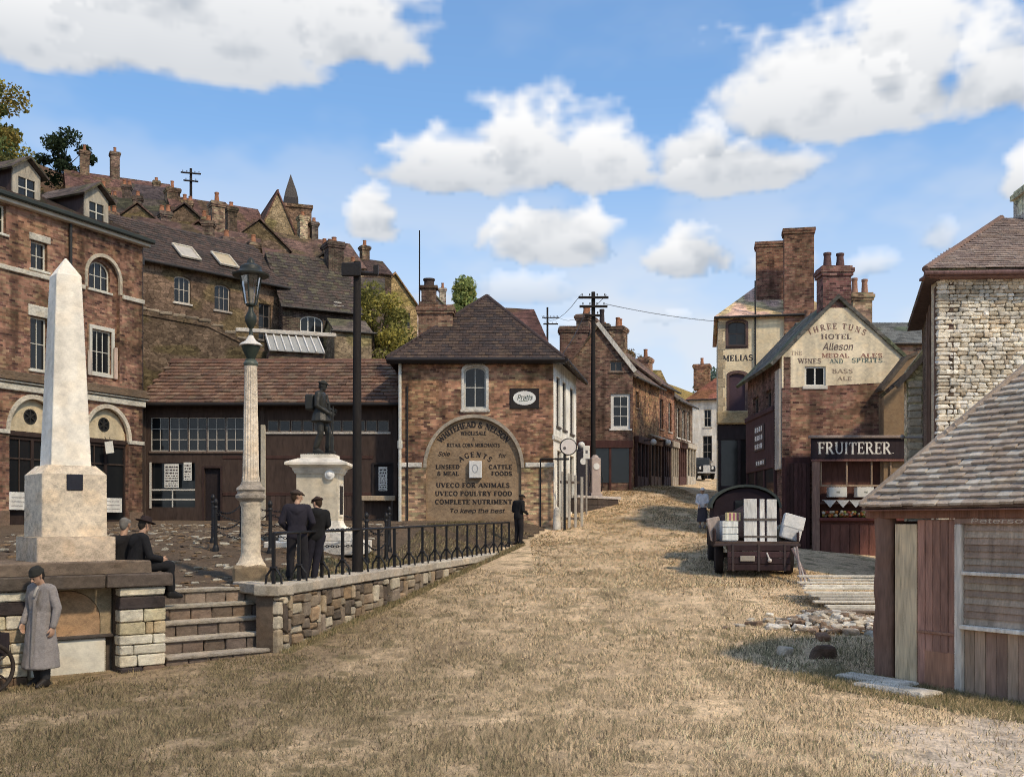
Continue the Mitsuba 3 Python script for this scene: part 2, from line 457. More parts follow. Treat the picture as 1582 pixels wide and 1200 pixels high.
# signwriter's capitals: width, strokes (points, thickness), serif spots
TK, TN = .17, .075
def V(x, y0=0, y1=1):
    return ([(x, y0), (x, y1)], TK)
def Hh(x0, x1, y, t=TN):
    return ([(x0, y), (x1, y)], t)
GLYPHS = {
    'A': (.86, [([(.08, 0), (.42, .98)], TN), ([(.44, .98), (.77, 0)], TK), Hh(.2, .62, .34)], [(.08, 0), (.77, 0)]),
    'B': (.74, [V(.17), (arcp(.36, .75, .24, .22, 90, -90), .13), (arcp(.36, .27, .29, .25, 90, -90), .14), Hh(.15, .38, .965), Hh(.15, .38, .52), Hh(.15, .38, .035)], [(.12, 0), (.12, 1)]),
    'C': (.78, [(arcp(.44, .5, .34, .46, 48, 312, 20), .14), ([(.68, .97), (.68, .72)], TN)], []),
    'D': (.82, [V(.17), (arcp(.34, .5, .38, .465, 90, -90, 16), .15), Hh(.12, .36, .965), Hh(.12, .36, .035)], [(.12, 0), (.12, 1)]),
    'E': (.70, [V(.17), Hh(.12, .62, .965), Hh(.12, .62, .035), Hh(.15, .50, .52), ([(.61, .99), (.61, .78)], TN), ([(.61, .01), (.61, .24)], TN), ([(.49, .42), (.49, .62)], TN)], [(.12, 0), (.12, 1)]),
    'F': (.66, [V(.17), Hh(.12, .60, .965), Hh(.15, .48, .52), ([(.59, .99), (.59, .77)], TN), ([(.47, .42), (.47, .62)], TN)], [(.17, 0), (.12, 1)]),
    'G': (.82, [(arcp(.44, .5, .34, .46, 48, 312, 20), .14), ([(.70, .06), (.70, .44)], .13), Hh(.55, .80, .44), ([(.68, .97), (.68, .74)], TN)], []),
    'H': (.88, [V(.17), V(.69), Hh(.17, .69, .52)], [(.17, 0), (.17, 1), (.69, 0), (.69, 1)]),
    'I': (.36, [V(.18)], [(.18, 0), (.18, 1)]),
    'K': (.84, [V(.17), ([(.2, .45), (.68, 1)], TN), ([(.32, .58), (.72, 0)], TK)], [(.17, 0), (.17, 1), (.72, 0), (.68, 1)]),
    'L': (.68, [V(.17), Hh(.12, .62, .035), ([(.61, .01), (.61, .28)], TN)], [(.17, 1), (.12, 0)]),
    'M': (1.02, [([(.15, 0), (.15, 1)], TN), ([(.17, 1), (.5, .1)], TK), ([(.5, .1), (.83, 1)], TN), V(.84)], [(.15, 0), (.13, 1), (.84, 0), (.86, 1)]),
    'N': (.90, [([(.15, 0), (.15, 1)], TN), ([(.15, .97), (.72, .03)], TK), ([(.73, 0), (.73, 1)], TN)], [(.15, 0), (.12, 1), (.73, 1)]),
    'O': (.88, [(arcp(.44, .5, .34, .46, 0, 360, 26), .14)], []),
    'P': (.70, [V(.17), (arcp(.34, .74, .26, .23, 90, -90), .14), Hh(.12, .36, .965), Hh(.15, .36, .51)], [(.17, 0), (.12, 1)]),
    'R': (.82, [V(.17), (arcp(.34, .75, .25, .22, 90, -90), .14), Hh(.12, .36, .965), Hh(.15, .36, .52), ([(.36, .52), (.70, 0)], TK)], [(.17, 0), (.12, 1), (.70, 0)]),
    'S': (.68, [(arcp(.34, .74, .22, .22, 40, 250, 14) + arcp(.34, .27, .24, .235, 85, -140, 14), .135), ([(.56, .97), (.56, .76)], TN), ([(.10, .03), (.10, .26)], TN)], []),
    'T': (.76, [V(.38), Hh(.06, .70, .965), ([(.07, .99), (.07, .76)], TN), ([(.69, .99), (.69, .76)], TN)], [(.38, 0)]),
    'U': (.86, [([(.17, 1), (.17, .36)] + arcp(.43, .34, .26, .30, 180, 360, 14) + [(.69, .36), (.69, 1)], .12), ([(.17, 1), (.17, .4)], TK)], [(.17, 1), (.69, 1)]),
    'V': (.84, [([(.08, 1), (.42, .02)], TK), ([(.42, .02), (.75, 1)], TN)], [(.08, 1), (.75, 1)]),
    'W': (1.14, [([(.08, 1), (.34, .02)], TK), ([(.34, .02), (.57, .95)], TN), ([(.57, .95), (.82, .02)], TK), ([(.82, .02), (1.05, 1)], TN)], [(.08, 1), (.57, 1), (1.05, 1)]),
    'Y': (.82, [([(.08, 1), (.41, .45)], TK), ([(.41, .45), (.73, 1)], TN), V(.41, 0, .47)], [(.08, 1), (.73, 1), (.41, 0)]),
    '&': (.92, [(arcp(.36, .76, .17, .2, -60, 230, 14) + [(.74, .03)], .12), (arcp(.36, .27, .26, .24, 130, 350, 14) + [(.76, .52)], .10)], []),
    '.': (.30, [([(.13, .05), (.13, .10)], .16)], []),
}


def caps_mesh(text, h, depth, wear=0.0, fat=1.0):
    """Roman capitals as a signwriter paints them, with slightly uneven strokes; wear flakes some of the paint away."""
    rr_ = random.Random(text)
    gs, x = [], 0.0
    for ch in text:
        if ch in GLYPHS:
            w, strokes, ser = GLYPHS[ch]
            from shapely.geometry import LineString
            ps = [LineString(p).buffer(fat * t / 2 + .012 * (fat > 1), cap_style=2, join_style=1) for p, t in strokes]
            ps += [sbox(a - .14, (0 if b == 0 else .945), a + .14, (.055 if b == 0 else 1)).buffer(.02 * (fat > 1), join_style=2) for a, b in ser]
            g = unary_union(ps)
            if wear:
                g = g.difference(unary_union([Point(rr_.uniform(0, w), rr_.uniform(0, 1)).buffer(rr_.uniform(.02, .02 + .11 * wear), 3) for _ in range(int(26 * wear))]))
            g = affinity.rotate(affinity.translate(g, x, rr_.uniform(-.012, .012)), rr_.uniform(-1.2, 1.2))
            gs.append(g)
            x += w + .04 + .05 * (fat > 1)
        else:
            x += .42
    u = affinity.scale(unary_union(gs).simplify(.006), h, h, origin=(0, 0))
    return trimesh.util.concatenate([trimesh.creation.extrude_polygon(g, depth, engine='earcut') for g in getattr(u, 'geoms', [u]) if g.area > 1e-7])


def lettering(par, F, text, u, z, h, col, y=-.004, width=None, name='lettering', bold=True, slant=0.0, label=None, wear=0.0, fat=1.0):
    """Painted letters: u, z = left end of the base line. width stretches the line to that length."""
    m = caps_mesh(text, h, .003, wear, fat) if text.upper() == text else meshkit.text_mesh(text, h, .003, bold)
    v = np.array(m.vertices)
    if width:
        v[:, 0] *= width / max(v[:, 0].max(), 1e-6)
    v = np.stack([u + v[:, 0] + slant * v[:, 1], y - v[:, 2], z + v[:, 1]], 1)
    return sub(par, name, trimesh.Trimesh(v, m.faces, process=False), col, SMOOTH, M=F.M, label=label)


def arc_lettering(par, F, text, uc, zc, r, a0, a1, h, col, y=-.004, label=None, wear=0.0, fat=1.0):
    """Letters along an arc; angles in degrees from straight up, clockwise."""
    ms = []
    wid = [GLYPHS[c][0] * h if c != ' ' else .35 * h for c in text]
    tot, acc = sum(wid) + .06 * h * (len(text) - 1), 0.0
    for c, w in zip(text, wid):
        a = math.radians(a0 + (a1 - a0) * (acc + w / 2) / tot)
        acc += w + .06 * h
        if c == ' ':
            continue
        m = caps_mesh(c, h, .003, wear, fat)
        v = np.array(m.vertices)
        x, z = v[:, 0] - w / 2, v[:, 1]
        ca, sa = math.cos(a), math.sin(a)
        ms.append(trimesh.Trimesh(np.stack([uc + r * sa + x * ca + z * sa, y - v[:, 2], zc + r * ca - x * sa + z * ca], 1), m.faces, process=False))
    return sub(par, 'lettering', trimesh.util.concatenate(ms), col, SMOOTH, M=F.M, label=label)


def tiles(par, name, O, U, S, poly, w, e, th, cols, limit=300, kind=TILE, seed=1, jit=1.0):
    """Roof tiles or slates over the polygon poly (in metres along U and S from O): the nearest ones as parts, the rest as one part."""
    O, U, S = np.asarray(O, float), unit(U), unit(S)
    N = np.cross(U, S)
    r = np.random.default_rng(seed)
    a0, b0, a1, b1 = poly.bounds
    spots = []
    for i in range(int((b1 - b0) / e) + 1):
        for k in range(int((a1 - a0) / w) + 2):
            u, s = a0 + (k - .5 * (i % 2)) * w + w / 2, b0 + i * e + e * .5
            if poly.contains(Point(u, s)):
                spots.append((u + (r.random() - .5) * .012 * jit, s + (r.random() - .5) * .02 * jit, r.integers(len(cols)), (r.random() - .5) * .05 * jit, (r.random() - .3) * .012 * jit, r.random()))
    at = lambda q: O + U * q[0] + S * q[1]
    spots.sort(key=lambda q: np.linalg.norm(at(q) - EYE))
    box_ = trimesh.creation.box((w - .008, e * 1.32, th))
    protos = [shape(box_, c, kind) for c in cols]
    rest, tilt = MB(), math.asin(min(.5, th * 1.05 / e))
    for n, q in enumerate(spots):
        a, t = q[3], tilt + q[4] * 2
        S2 = unit(S * math.cos(t) - N * math.sin(t))
        N2 = np.cross(U, S2)
        U2 = U * math.cos(a) + S2 * math.sin(a)
        M = mat(U2, np.cross(N2, U2), N2, at(q) + N * (th * .9 + max(q[4], 0)))
        if n < limit:
            place(part(par, name), protos[q[2]], M)
        else:
            rest.add(box_, cols[q[2]], kind, M)
    if rest.n:
        k = part(par, name + 's_beyond')
        labels[k] = {'kind': 'stuff'}
        rest.put(k)


def chimney(par, o, yaw, w, d, z0, z1, col=(.22, .10, .065), bsdf='brick', pots=2, pot_h=.55, pot_col=(.30, .14, .08), cap=True):
    k = part(par, 'chimney')
    M = rotz(yaw, (o[0], o[1], 0))
    ms = [bx(-w / 2, w / 2, -d / 2, d / 2, z0, z1 - .02)]
    if cap:
        ms += [bx(-w / 2 - .06, w / 2 + .06, -d / 2 - .06, d / 2 + .06, z1 - .34, z1 - .23), bx(-w / 2 - .10, w / 2 + .10, -d / 2 - .10, d / 2 + .10, z1 - .23, z1 - .08), bx(-w / 2 - .04, w / 2 + .04, -d / 2 - .04, d / 2 + .04, z1 - .08, z1)]
    put(k, cat(*ms), col, bsdf=bsdf, M=M)
    for i in range(pots):
        x = (i - (pots - 1) / 2) * min(.45, (w - .25) / max(pots - 1, 1))
        h = pot_h * (.85 + .3 * R.random())
        pot = lathe([(0, 0), (.17, 0), (.15, .08), (.115, h * .8), (.14, h * .86), (.14, h), (.10, h), (.09, h * .5), (0, h * .5)], 14)
        pot.apply_translation((x, 0, z1 - .01))
        sub(k, 'pot', pot, pot_col, STONE, smooth=40, M=M)
    return k


def house(name, label, F, depth, zb, ze, zr, wall=(.2, .1, .06), wb='brick', roof=(.10, .055, .04), wins=(), front_gable=False, hip=0.0, over=.28, chim=(), group=None, holes=(), tile=None, category='house', wk=PLASTER, gutter=True, doors=()):
    """A house behind the facade frame F. wins: (u0, u1, z0, z1, cols, rows[, dict]). hip: how far the ridge stops short of the end walls."""
    t = thing(name, label, category, group)
    L, D = F.L, depth
    gaps = [arch(w[0], w[1], w[2], w[3], (w[6] if len(w) > 6 else {}).get('rise', 0)) for w in wins] + [rect(*d[:4]) for d in doors] + list(holes)
    zm = zr - .12
    if front_gable:
        face = Polygon([(0, zb), (L, zb), (L, ze), (L / 2, zm), (0, ze)])
        side = rect(0, D, zb, ze)
    else:
        face = rect(0, L, zb, ze)
        side = Polygon([(0, zb), (D, zb), (D, ze), (D / 2, zm), (0, ze)]) if hip <= 0 else rect(0, D, zb, ze)
    fr = prism(face.difference(unary_union(gaps)) if gaps else face, .3)
    bk = prism(face, .3, D - .3)
    sd = prism(side.intersection(rect(.3, D - .3, zb - 1, zr + 1)), .3)
    v = sd.vertices
    sl = trimesh.Trimesh(np.stack([.3 - v[:, 1], v[:, 0], v[:, 2]], 1), sd.faces, process=False)
    sr = trimesh.Trimesh(np.stack([L - v[:, 1], v[:, 0], v[:, 2]], 1), sd.faces, process=False)
    sub(t, 'wall', cat(fr, bk, sl, sr), wall, wk, wb, M=F.M)
    for w in wins:
        o = dict(w[6]) if len(w) > 6 else {}
        window(t, F, *w[:6], **o)
    for d in doors:
        put(part(t, 'door'), cbox(d[0], d[1], .12, .17, d[2], d[3], .01), d[4] if len(d) > 4 else (.05, .03, .025), WOOD, M=F.M)
    P = F.p
    rt = .10
    k = part(t, 'roof')
    if front_gable:
        sl_ = (zr - ze) / (L / 2)
        lo = ze - over * sl_ + rt
        faces = [[P(L / 2, -over, zr + rt), P(-over, -over, lo), P(-over, D + over, lo), P(L / 2, D + over, zr + rt)],
                 [P(L / 2, -over, zr + rt), P(L / 2, D + over, zr + rt), P(L + over, D + over, lo), P(L + over, -over, lo)]]
    else:
        sl_ = (zr - ze) / (D / 2)
        lo = ze - over * sl_ + rt
        oh = over if hip > 0 else over * .6
        A, B, C_, D_ = P(-oh, -over, lo), P(L + oh, -over, lo), P(L + oh, D + over, lo), P(-oh, D + over, lo)
        E, G = P(hip if hip > 0 else -oh, D / 2, zr + rt), P(L - hip if hip > 0 else L + oh, D / 2, zr + rt)
        faces = [[A, B, G, E], [C_, D_, E, G]]
        if hip > 0:
            faces += [[D_, A, E], [B, C_, G]]
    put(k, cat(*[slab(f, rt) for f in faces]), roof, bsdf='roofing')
    if gutter and not front_gable:
        sub(t, 'gutter', cat(tube(P(-.2, -over - .05, lo - .05), P(L + .2, -over - .05, lo - .05), .06, n=8)), (.03, .028, .028), IRON)
    if tile:
        tw, te, cols, lim = tile
        for f in faces[:1 if not front_gable else 2]:
            f = [np.array(q) for q in f]
            n = unit(np.cross(f[1] - f[0], f[2] - f[0]))
            n = n if n[2] > 0 else -n
            U = unit(np.cross([0, 0, 1], n))
            S = np.cross(n, U)
            O = min(f, key=lambda q: q[2])
            poly = Polygon([((q - O) @ U, (q - O) @ S) for q in f])
            tiles(t, 'roof_tile', O, U, S, poly, tw, te, .022, cols, lim, seed=len(scene))
    for c in chim:
        chimney(t, F.xy(c[0], c[1]), math.atan2(F.u[1], F.u[0]), c[2], c[3], c[4], c[5], **(c[6] if len(c) > 6 else {}))
    return t

# ------------------------------------------------------------------ ground
FZ = PchipInterpolator([-80, 0, 9, 13, 15.5, 17, 23, 30, 34, 38, 46, 56, 69, 85, 110, 160, 900], [-.5, -.02, 0, .0, .05, .15, .62, 1.22, 1.54, 1.9, 2.9, 4.2, 5.1, 5.9, 7.0, 7.5, 8])
RIDGE = PchipInterpolator([-400, -90, -54, -40, -33, -22, -15, -6.5, 4.3, 16, 23, 40, 80, 400], [52, 50, 42, 36, 33, 28, 24, 21.5, 20, 17.5, 15, 11, 9, 9])
FOOT = PchipInterpolator([-400, -30, -5, 0, 5, 15, 40, 400], [44, 45, 50, 62, 85, 95, 100, 100])


def ground_z(x, y):
    x, y = np.asarray(x, float), np.asarray(y, float)
    z = FZ(np.clip(y, -80, 900)) - .09 * np.clip(x - 7.5, 0, 8) * mikit_smooth(17, 24, y) * (1 - mikit_smooth(60, 80, y))
    yf = FOOT(np.clip(x, -400, 400))
    s = np.clip((y - yf) / (112 - yf), 0, 1)
    s = .55 * s + .45 * mikit_smooth(0, 1, s)
    return z + (np.maximum(RIDGE(np.clip(x, -400, 400)) - z, 0)) * s


def sheet(xs, ys, zf, keep=None, bump=.03):
    X, Y = np.meshgrid(xs, ys)
    Z = zf(X, Y)
    Z = Z + bump * (meshkit.fbm(np.stack([X * .9, Y * .9, X * 0], -1), 3, 5) - .5)
    n, m = X.shape
    i = np.arange(n * m).reshape(n, m)
    q = np.stack([i[:-1, :-1], i[:-1, 1:], i[1:, 1:], i[1:, :-1]], -1).reshape(-1, 4)
    v = np.stack([X, Y, Z], -1).reshape(-1, 3)
    if keep is not None:
        c = v[q].mean(1)
        q = q[keep(c[:, 0], c[:, 1])]
    f = np.vstack([q[:, [0, 1, 2]], q[:, [0, 2, 3]]])
    m_ = trimesh.Trimesh(v, f, process=False)
    m_.remove_unreferenced_vertices()
    return m_


xs = np.unique(np.concatenate([np.linspace(-900, -60, 15), np.arange(-60, -26, 2.5), np.arange(-26, 26.1, .5), np.arange(28, 60, 2.5), np.linspace(60, 900, 15)]))
ys = np.unique(np.concatenate([np.linspace(-80, 2, 12), np.arange(4, 60, .5), np.arange(60, 130, 2.0), np.linspace(130, 900, 15)]))
put('ground', sheet(xs, ys, ground_z), bsdf='earth', smooth=True)
labels['ground'] = {'label': 'dry straw coloured ground of the square rising into the street', 'kind': 'structure'}

# the raised memorial terrace: its wall runs from W0 to W1
W0, W1 = np.array([-3.93, 17.4]), np.array([.25, 34.8])
WF = Fr(W0, W1)
BF = Fr((-8.51, 13.73), (-5.45, 16.30))          # front of the fountain block, then the steps, lie on one line
PZ = PchipInterpolator([10, 17, 19, 21, 24, 30, 41, 60], [1.2, 1.22, 1.26, 1.5, 1.85, 2.1, 2.42, 2.6])


def wall_side(x, y):
    """Distance to the left of the terrace wall's line."""
    p = np.stack([np.asarray(x, float) - W0[0], np.asarray(y, float) - W0[1]], -1)
    return p @ WF.inn[:2]


def terrace_z(x, y):
    d = wall_side(x, y)
    edge = np.where(np.asarray(y) < 34.0, 1.24 + .006 * (np.asarray(y) - 17), FZ(np.asarray(y, float)) + .02)
    return np.minimum(PZ(y), edge + .27 * np.maximum(d - .2, 0))


def on_terrace(x, y):
    p = np.stack([x - BF.A[0], y - BF.A[1]], -1)
    dep, al = p @ BF.inn[:2], p @ BF.u[:2]
    return (wall_side(x, y) > .18) & (dep > np.where(al > 4.0, 1.25, .9))


put('terrace', sheet(np.arange(-30, 3.3, .22), np.arange(11, 46, .22), terrace_z, on_terrace, .05), (.085, .062, .042), SOIL, smooth=True)
labels['terrace'] = {'label': 'trodden earth of the raised memorial terrace', 'kind': 'structure'}

# ------------------------------------------------------------------ grass
def blades(key, x, y, z, h, w, cols, lean=.6, seed=3):
    r = np.random.default_rng(seed)
    n = len(x)
    a = r.random(n) * 2 * math.pi
    b = r.random(n) * 2 * math.pi
    k = lean * h * r.random(n)
    base = np.stack([x, y, z - .006], -1)
    dx = np.stack([np.cos(a) * w / 2, np.sin(a) * w / 2, 0 * a], -1)
    tip = base + np.stack([np.cos(b) * k, np.sin(b) * k, h], -1)
    v = np.stack([base - dx, base + dx, tip], 1).reshape(-1, 3)
    f = np.arange(3 * n).reshape(-1, 3)
    c = np.repeat(cols, 3, axis=0)
    nz = np.tile([0.0, 0, 1.0], (3 * n, 1)) + .35 * (r.random((3 * n, 3)) - .5)
    nz /= np.linalg.norm(nz, axis=1, keepdims=True)
    path = meshkit.write_ply((v, f), False, None, c, normals=nz)
    scene[key] = {'type': 'ply', 'filename': path, 'face_normals': False, 'bsdf': {'type': 'ref', 'id': 'blades'}}


def straw(x, y, r):
    p = np.stack([x * .35 + 3, y * .22, x * 0], -1)
    big, mid = meshkit.fbm(p, 3, 2), meshkit.fbm(np.stack([x * 1.6, y * 1.1, x * 0], -1), 3, 4)
    worn = np.clip(mikit_smooth(-5.0, 3.6, x + .02 * (y - 12) * x + 5 * (big - .5) + 1.5 * (mid - .5)) * .85 + .45 * (mid - .45), 0, 1)[:, None]
    pale, dark, olive, brown = np.array([.60, .475, .295]), np.array([.19, .155, .085]), np.array([.13, .12, .06]), np.array([.09, .065, .042])
    c = dark * (1 - worn) + pale * worn
    q = r.random(len(x))[:, None]
    c = c * np.array([1.06, 1.0, .98])
    c = np.where(q < .16, olive * (.7 + .6 * worn), np.where(q < .30, brown * (1 + .8 * worn), c))
    return np.clip(c * (.45 + 1.1 * r.random(len(x))[:, None]), .01, .8)


r = np.random.default_rng(11)
N = 330000
gy = 8.8 + 19.5 * r.random(N) ** 1.55
gx = (r.random(N) * 2 - 1) * .53 * gy
HA, HB = np.array([5.37, 15.6]), np.array([7.2, 12.6])
HF = Fr(HA, HB)
hp = np.stack([gx - HA[0], gy - HA[1]], -1)
ok = ((wall_side(gx, gy) < -.05) | (gy < 17.2)) & ((((np.stack([gx - BF.A[0], gy - BF.A[1]], -1)) @ BF.inn[:2]) < -.02) | (((np.stack([gx - BF.A[0], gy - BF.A[1]], -1)) @ BF.u[:2]) > 6.1)) & ((hp @ HF.inn[:2] < -.05) | (hp @ HF.u[:2] < -.2))
tuft = meshkit.fbm(np.stack([gx * 2.2, gy * 1.7, gx * 0], -1), 3, 8)
grav = mikit_smooth(1.0, .25, ((gx - 5.6) / 2.4) ** 2 + ((gy - 10.4) / 2.6) ** 2)
ok &= r.random(N) > grav * .86
ok &= r.random(N) < .30 + 1.2 * mikit_smooth(.30, .62, tuft)
gx, gy, tuft = gx[ok], gy[ok], tuft[ok]
gh = (.022 + .06 * r.random(len(gx)) ** 1.8) * (.65 + .8 * tuft) * np.where(r.random(len(gx)) < .03, 1.7, 1)
blades('grass', gx, gy, ground_z(gx, gy) + .0, gh, .006 + .0007 * gy, straw(gx, gy, r), 1.1)
labels['grass'] = {'label': 'short dry grass over the square', 'category': 'grass', 'kind': 'stuff'}

N = 110000
gy = 25 + 36 * r.random(N) ** 1.25
gx = -1.5 + (gy - 25) * .13 + r.random(N) * (8.5 + .02 * gy)
ok = (wall_side(gx, gy) < -.1) & (gx > .6 + np.clip((gy - 38) * .17, 0, 9)) & (gx < np.where(gy < 35, 11, 9.0 + .02 * (gy - 35)))
ok &= r.random(N) < .3 + 1.2 * mikit_smooth(.3, .6, meshkit.fbm(np.stack([gx * 1.1, gy * .6, gx * 0], -1), 3, 18))
gx, gy = gx[ok], gy[ok]
blades('grass_002', gx, gy, ground_z(gx, gy), .02 + .06 * r.random(len(gx)) ** 2, .012 + .0009 * gy, straw(gx, gy, r), 1.1, 6)
labels['grass_002'] = {'label': 'trodden straw dry grass up the rising street', 'category': 'grass', 'kind': 'stuff'}

# greener growth: at the foot of the walls, by the hut and on the terrace
u_ = r.random(9000) * 17.8
q_ = np.array([WF.p(a, -.03 - .22 * b * b, 0) for a, b in zip(u_, r.random(9000))])
t1 = np.stack([-4.6 + 3.6 * r.random(26000), 19.2 + 6.5 * r.random(26000)], -1)
t1 = t1[(wall_side(t1[:, 0], t1[:, 1]) > .4) & (meshkit.fbm(np.stack([t1[:, 0] * 1.3, t1[:, 1] * .9, 0 * t1[:, 0]], -1), 2, 6) > .42)]
t3 = np.stack([-3 + 4 * r.random(12000), 25 + 13 * r.random(12000)], -1)
t3 = t3[(wall_side(t3[:, 0], t3[:, 1]) > .3) & (wall_side(t3[:, 0], t3[:, 1]) < 3)]
t2 = np.array([HF.p(-.7 + 4.2 * a, -.06 - 1.15 * b ** 1.6, 0)[:2] for a, b in zip(r.random(16000), r.random(16000))])
t4 = np.stack([4.7 + 1.35 * r.normal(size=7000), 17.6 + 1.15 * r.normal(size=7000)], -1)
t4[:, 1] -= .35 * (t4[:, 0] - 4.7)
t4 = t4[meshkit.fbm(np.stack([t4[:, 0] * 1.7, t4[:, 1] * 1.3, 0 * t4[:, 0]], -1), 3, 13) > .44]
pts = np.vstack([q_[:, :2], t1, t3, t2, t4])
onT = np.concatenate([np.zeros(len(q_)), np.ones(len(t1) + len(t3)), np.zeros(len(t2) + len(t4))]) > 0
z_ = np.where(onT, terrace_z(pts[:, 0], pts[:, 1]), ground_z(pts[:, 0], pts[:, 1]))
n_ = len(pts)
g1, g2, g3 = np.array([.17, .145, .07]), np.array([.10, .10, .045]), np.array([.30, .23, .13])
w_ = r.random(n_)[:, None]
cc = np.where(w_ < .4, g1, np.where(w_ < .55, g2, g3)) * (.6 + .8 * r.random(n_)[:, None])
blades('grass_001', pts[:, 0], pts[:, 1], z_, .03 + .09 * r.random(n_) ** 2, .010 + .0006 * pts[:, 1], cc, .7, 5)
labels['grass_001'] = {'label': 'greener weeds along the wall foot, on the terrace and beside the hut', 'category': 'grass', 'kind': 'stuff'}
# small stones of the terrace, too many to count
mb = MB()
for i in range(1500):
    x, y = R.uniform(-13.5, -3.5), R.uniform(18.2, 36)
    if wall_side(x, y) < .5:
        continue
    s = R.uniform(.04, .13)
    c = R.choice([(.12, .09, .06), (.08, .06, .045), (.20, .16, .11), (.15, .10, .06), (.33, .30, .24)])
    mb.add(rough_block(s * 1.5, s * 1.2, s * .5, s * .12, i, .4), c, STONE, rotz(R.uniform(0, 6), (x, y, float(terrace_z(x, y)) + s * .03)))
mb.put('cobbles')
labels['cobbles'] = {'label': 'loose cobbles bedded in the terrace', 'category': 'cobbles', 'kind': 'stuff'}

# ------------------------------------------------------------------ fountain block, obelisk, steps, terrace wall
PALE, BUFF, BROWN, SOOT = (.52, .48, .38), (.34, .27, .17), (.15, .10, .068), (.045, .036, .034)
w = thing('wall_fountain', 'stone wall fountain with arched niche panel between banded piers, below the obelisk', 'fountain')
core = cat(bx(3.3, 3.985, .10, 2.2, -.2, 1.38), bx(1.94, 3.3, .42, 2.2, -.2, 1.38), bx(0, 1.94, .10, 2.2, -.2, 1.38))
sub(w, 'core', core, (.085, .065, .05), STONE, M=BF.M)


def course(par, F, u0, u1, z0, z1, n, cols, dep=.2, seed=0, y0=-.0, name='stone', c=.018, ends=True):
    rr = np.random.default_rng(seed)
    cuts = np.sort(rr.random(n - 1)) * .5 + np.linspace(0, 1, n + 1)[1:-1] * .5 if n > 1 else np.array([])
    cuts = u0 + (u1 - u0) * np.concatenate([[0], cuts, [1]])
    for a, b in zip(cuts[:-1], cuts[1:]):
        col = np.array(cols[rr.integers(len(cols))]) * (.82 + .36 * rr.random())
        m = rough_block(b - a - .012, dep, z1 - z0 - .012, c, int(rr.integers(1e6)), .035)
        sub(par, name, m, col, STONE, M=F.at((a + b) / 2, y0 + dep / 2 - .02 * rr.random(), (z0 + z1) / 2))


for u0, u1, sd in ((3.28, 4.0, 1), (0.0, 1.96, 50)):
    kx = 1 if u1 - u0 < 1 else 3
    for i, (z0, z1, n, cols) in enumerate([(-.15, .15, 2, [BROWN, SOOT]), (.15, .335, 2, [PALE]), (.335, .49, 2, [PALE]), (.49, .645, 2, [PALE]), (.645, .84, 3, [BUFF, (.42, .38, .26), (.36, .33, .24)]), (.84, 1.04, 2, [(.42, .38, .26), PALE]), (1.04, 1.24, 1, [SOOT]), (1.24, 1.38, 1, [PALE])]):
        course(w, BF, u0, u1, z0, z1, n * kx, cols, .22 + .03 * (i % 2), sd + i, 0)
# niche: brown arched stone over a ledge, pale slab below
sub(w, 'niche_panel', prism(arch(2.12, 3.1, .66, 1.34, .46), .07, .36), (.34, .22, .13), STONE, M=BF.M, label='brown arched stone in the niche')
sub(w, 'niche_surround', prism(rect(1.96, 3.28, .66, 1.38).difference(arch(2.12, 3.1, .6, 1.34, .46).buffer(.012)), .05, .365), (.30, .235, .15), STONE, M=BF.M)
sub(w, 'ledge', cbox(1.95, 3.29, .26, .43, .61, .66, .012), (.06, .05, .045), STONE, M=BF.M)
sub(w, 'basin_slab', rough_block(1.12, .10, .66, .03, 5, .03), (.56, .53, .45), PLASTER, M=BF.at(2.62, .37, .28), label='pale limewashed slab under the niche')
sub(w, 'trough', cat(cbox(2.0, 3.24, .18, .24, -.1, .10, .02), cbox(2.0, 3.24, .24, .40, -.1, .03, .01)), (.20, .15, .09), STONE, M=BF.M)
for i in range(4):
    u0 = -.06 + 1.04 * i
    sub(w, 'coping', rough_block(1.03, 1.5, .20, .02, 70 + i, .012), np.array((.085, .068, .055)) * (.85 + .1 * i), STONE, M=BF.at(u0 + .52, .68, 1.49))
sub(w, 'coping', rough_block(4.1, .9, .18, .02, 79, .01), (.10, .08, .06), STONE, M=BF.at(2.0, 1.9, 1.475))

o = thing('obelisk', 'pale tapering stone obelisk on a square pedestal above the fountain', 'obelisk')
OC = BF.at(2.78, .98, 0)


def oblock(w0, w1, z0, z1, c=.015, w2=None, z2=None):
    pts = []
    for ww, zz in ((w0, z0), (w1, z1)):
        for a, b in ((-1, -1), (-1, 1), (1, -1), (1, 1)):
            pts += [(a * (ww / 2 - c), b * ww / 2, zz), (a * ww / 2, b * (ww / 2 - c), zz)]
    if z2 is not None:
        pts += [(a * w2 / 2, b * w2 / 2, z2) for a in (-1, 1) for b in (-1, 1)]
    return Manifold.hull_points(np.array(pts))


LIME = (.72, .67, .58)
sub(o, 'step', rough_block(2.3, 1.62, .20, .02, 3, .01), (.15, .115, .085), STONE, M=BF.at(2.66, .90, 1.685))
sub(o, 'plinth', oblock(1.16, 1.16, 1.78, 2.16, .02), (.48, .39, .29), STONE, M=OC)
sub(o, 'pedestal', oblock(.97, .96, 2.163, 3.12, .02, .70, 3.26), (.56, .475, .365), STONE, M=OC)
sub(o, 'plaque', cbox(-.13, .11, -.50, -.475, 2.87, 3.12, .008), (.012, .013, .022), IRON, M=OC, label='small dark plaque set in the pedestal')
sub(o, 'shaft', oblock(.60, .375, 3.262, 6.23, .012, .02, 6.52), LIME, PLASTER, M=OC)

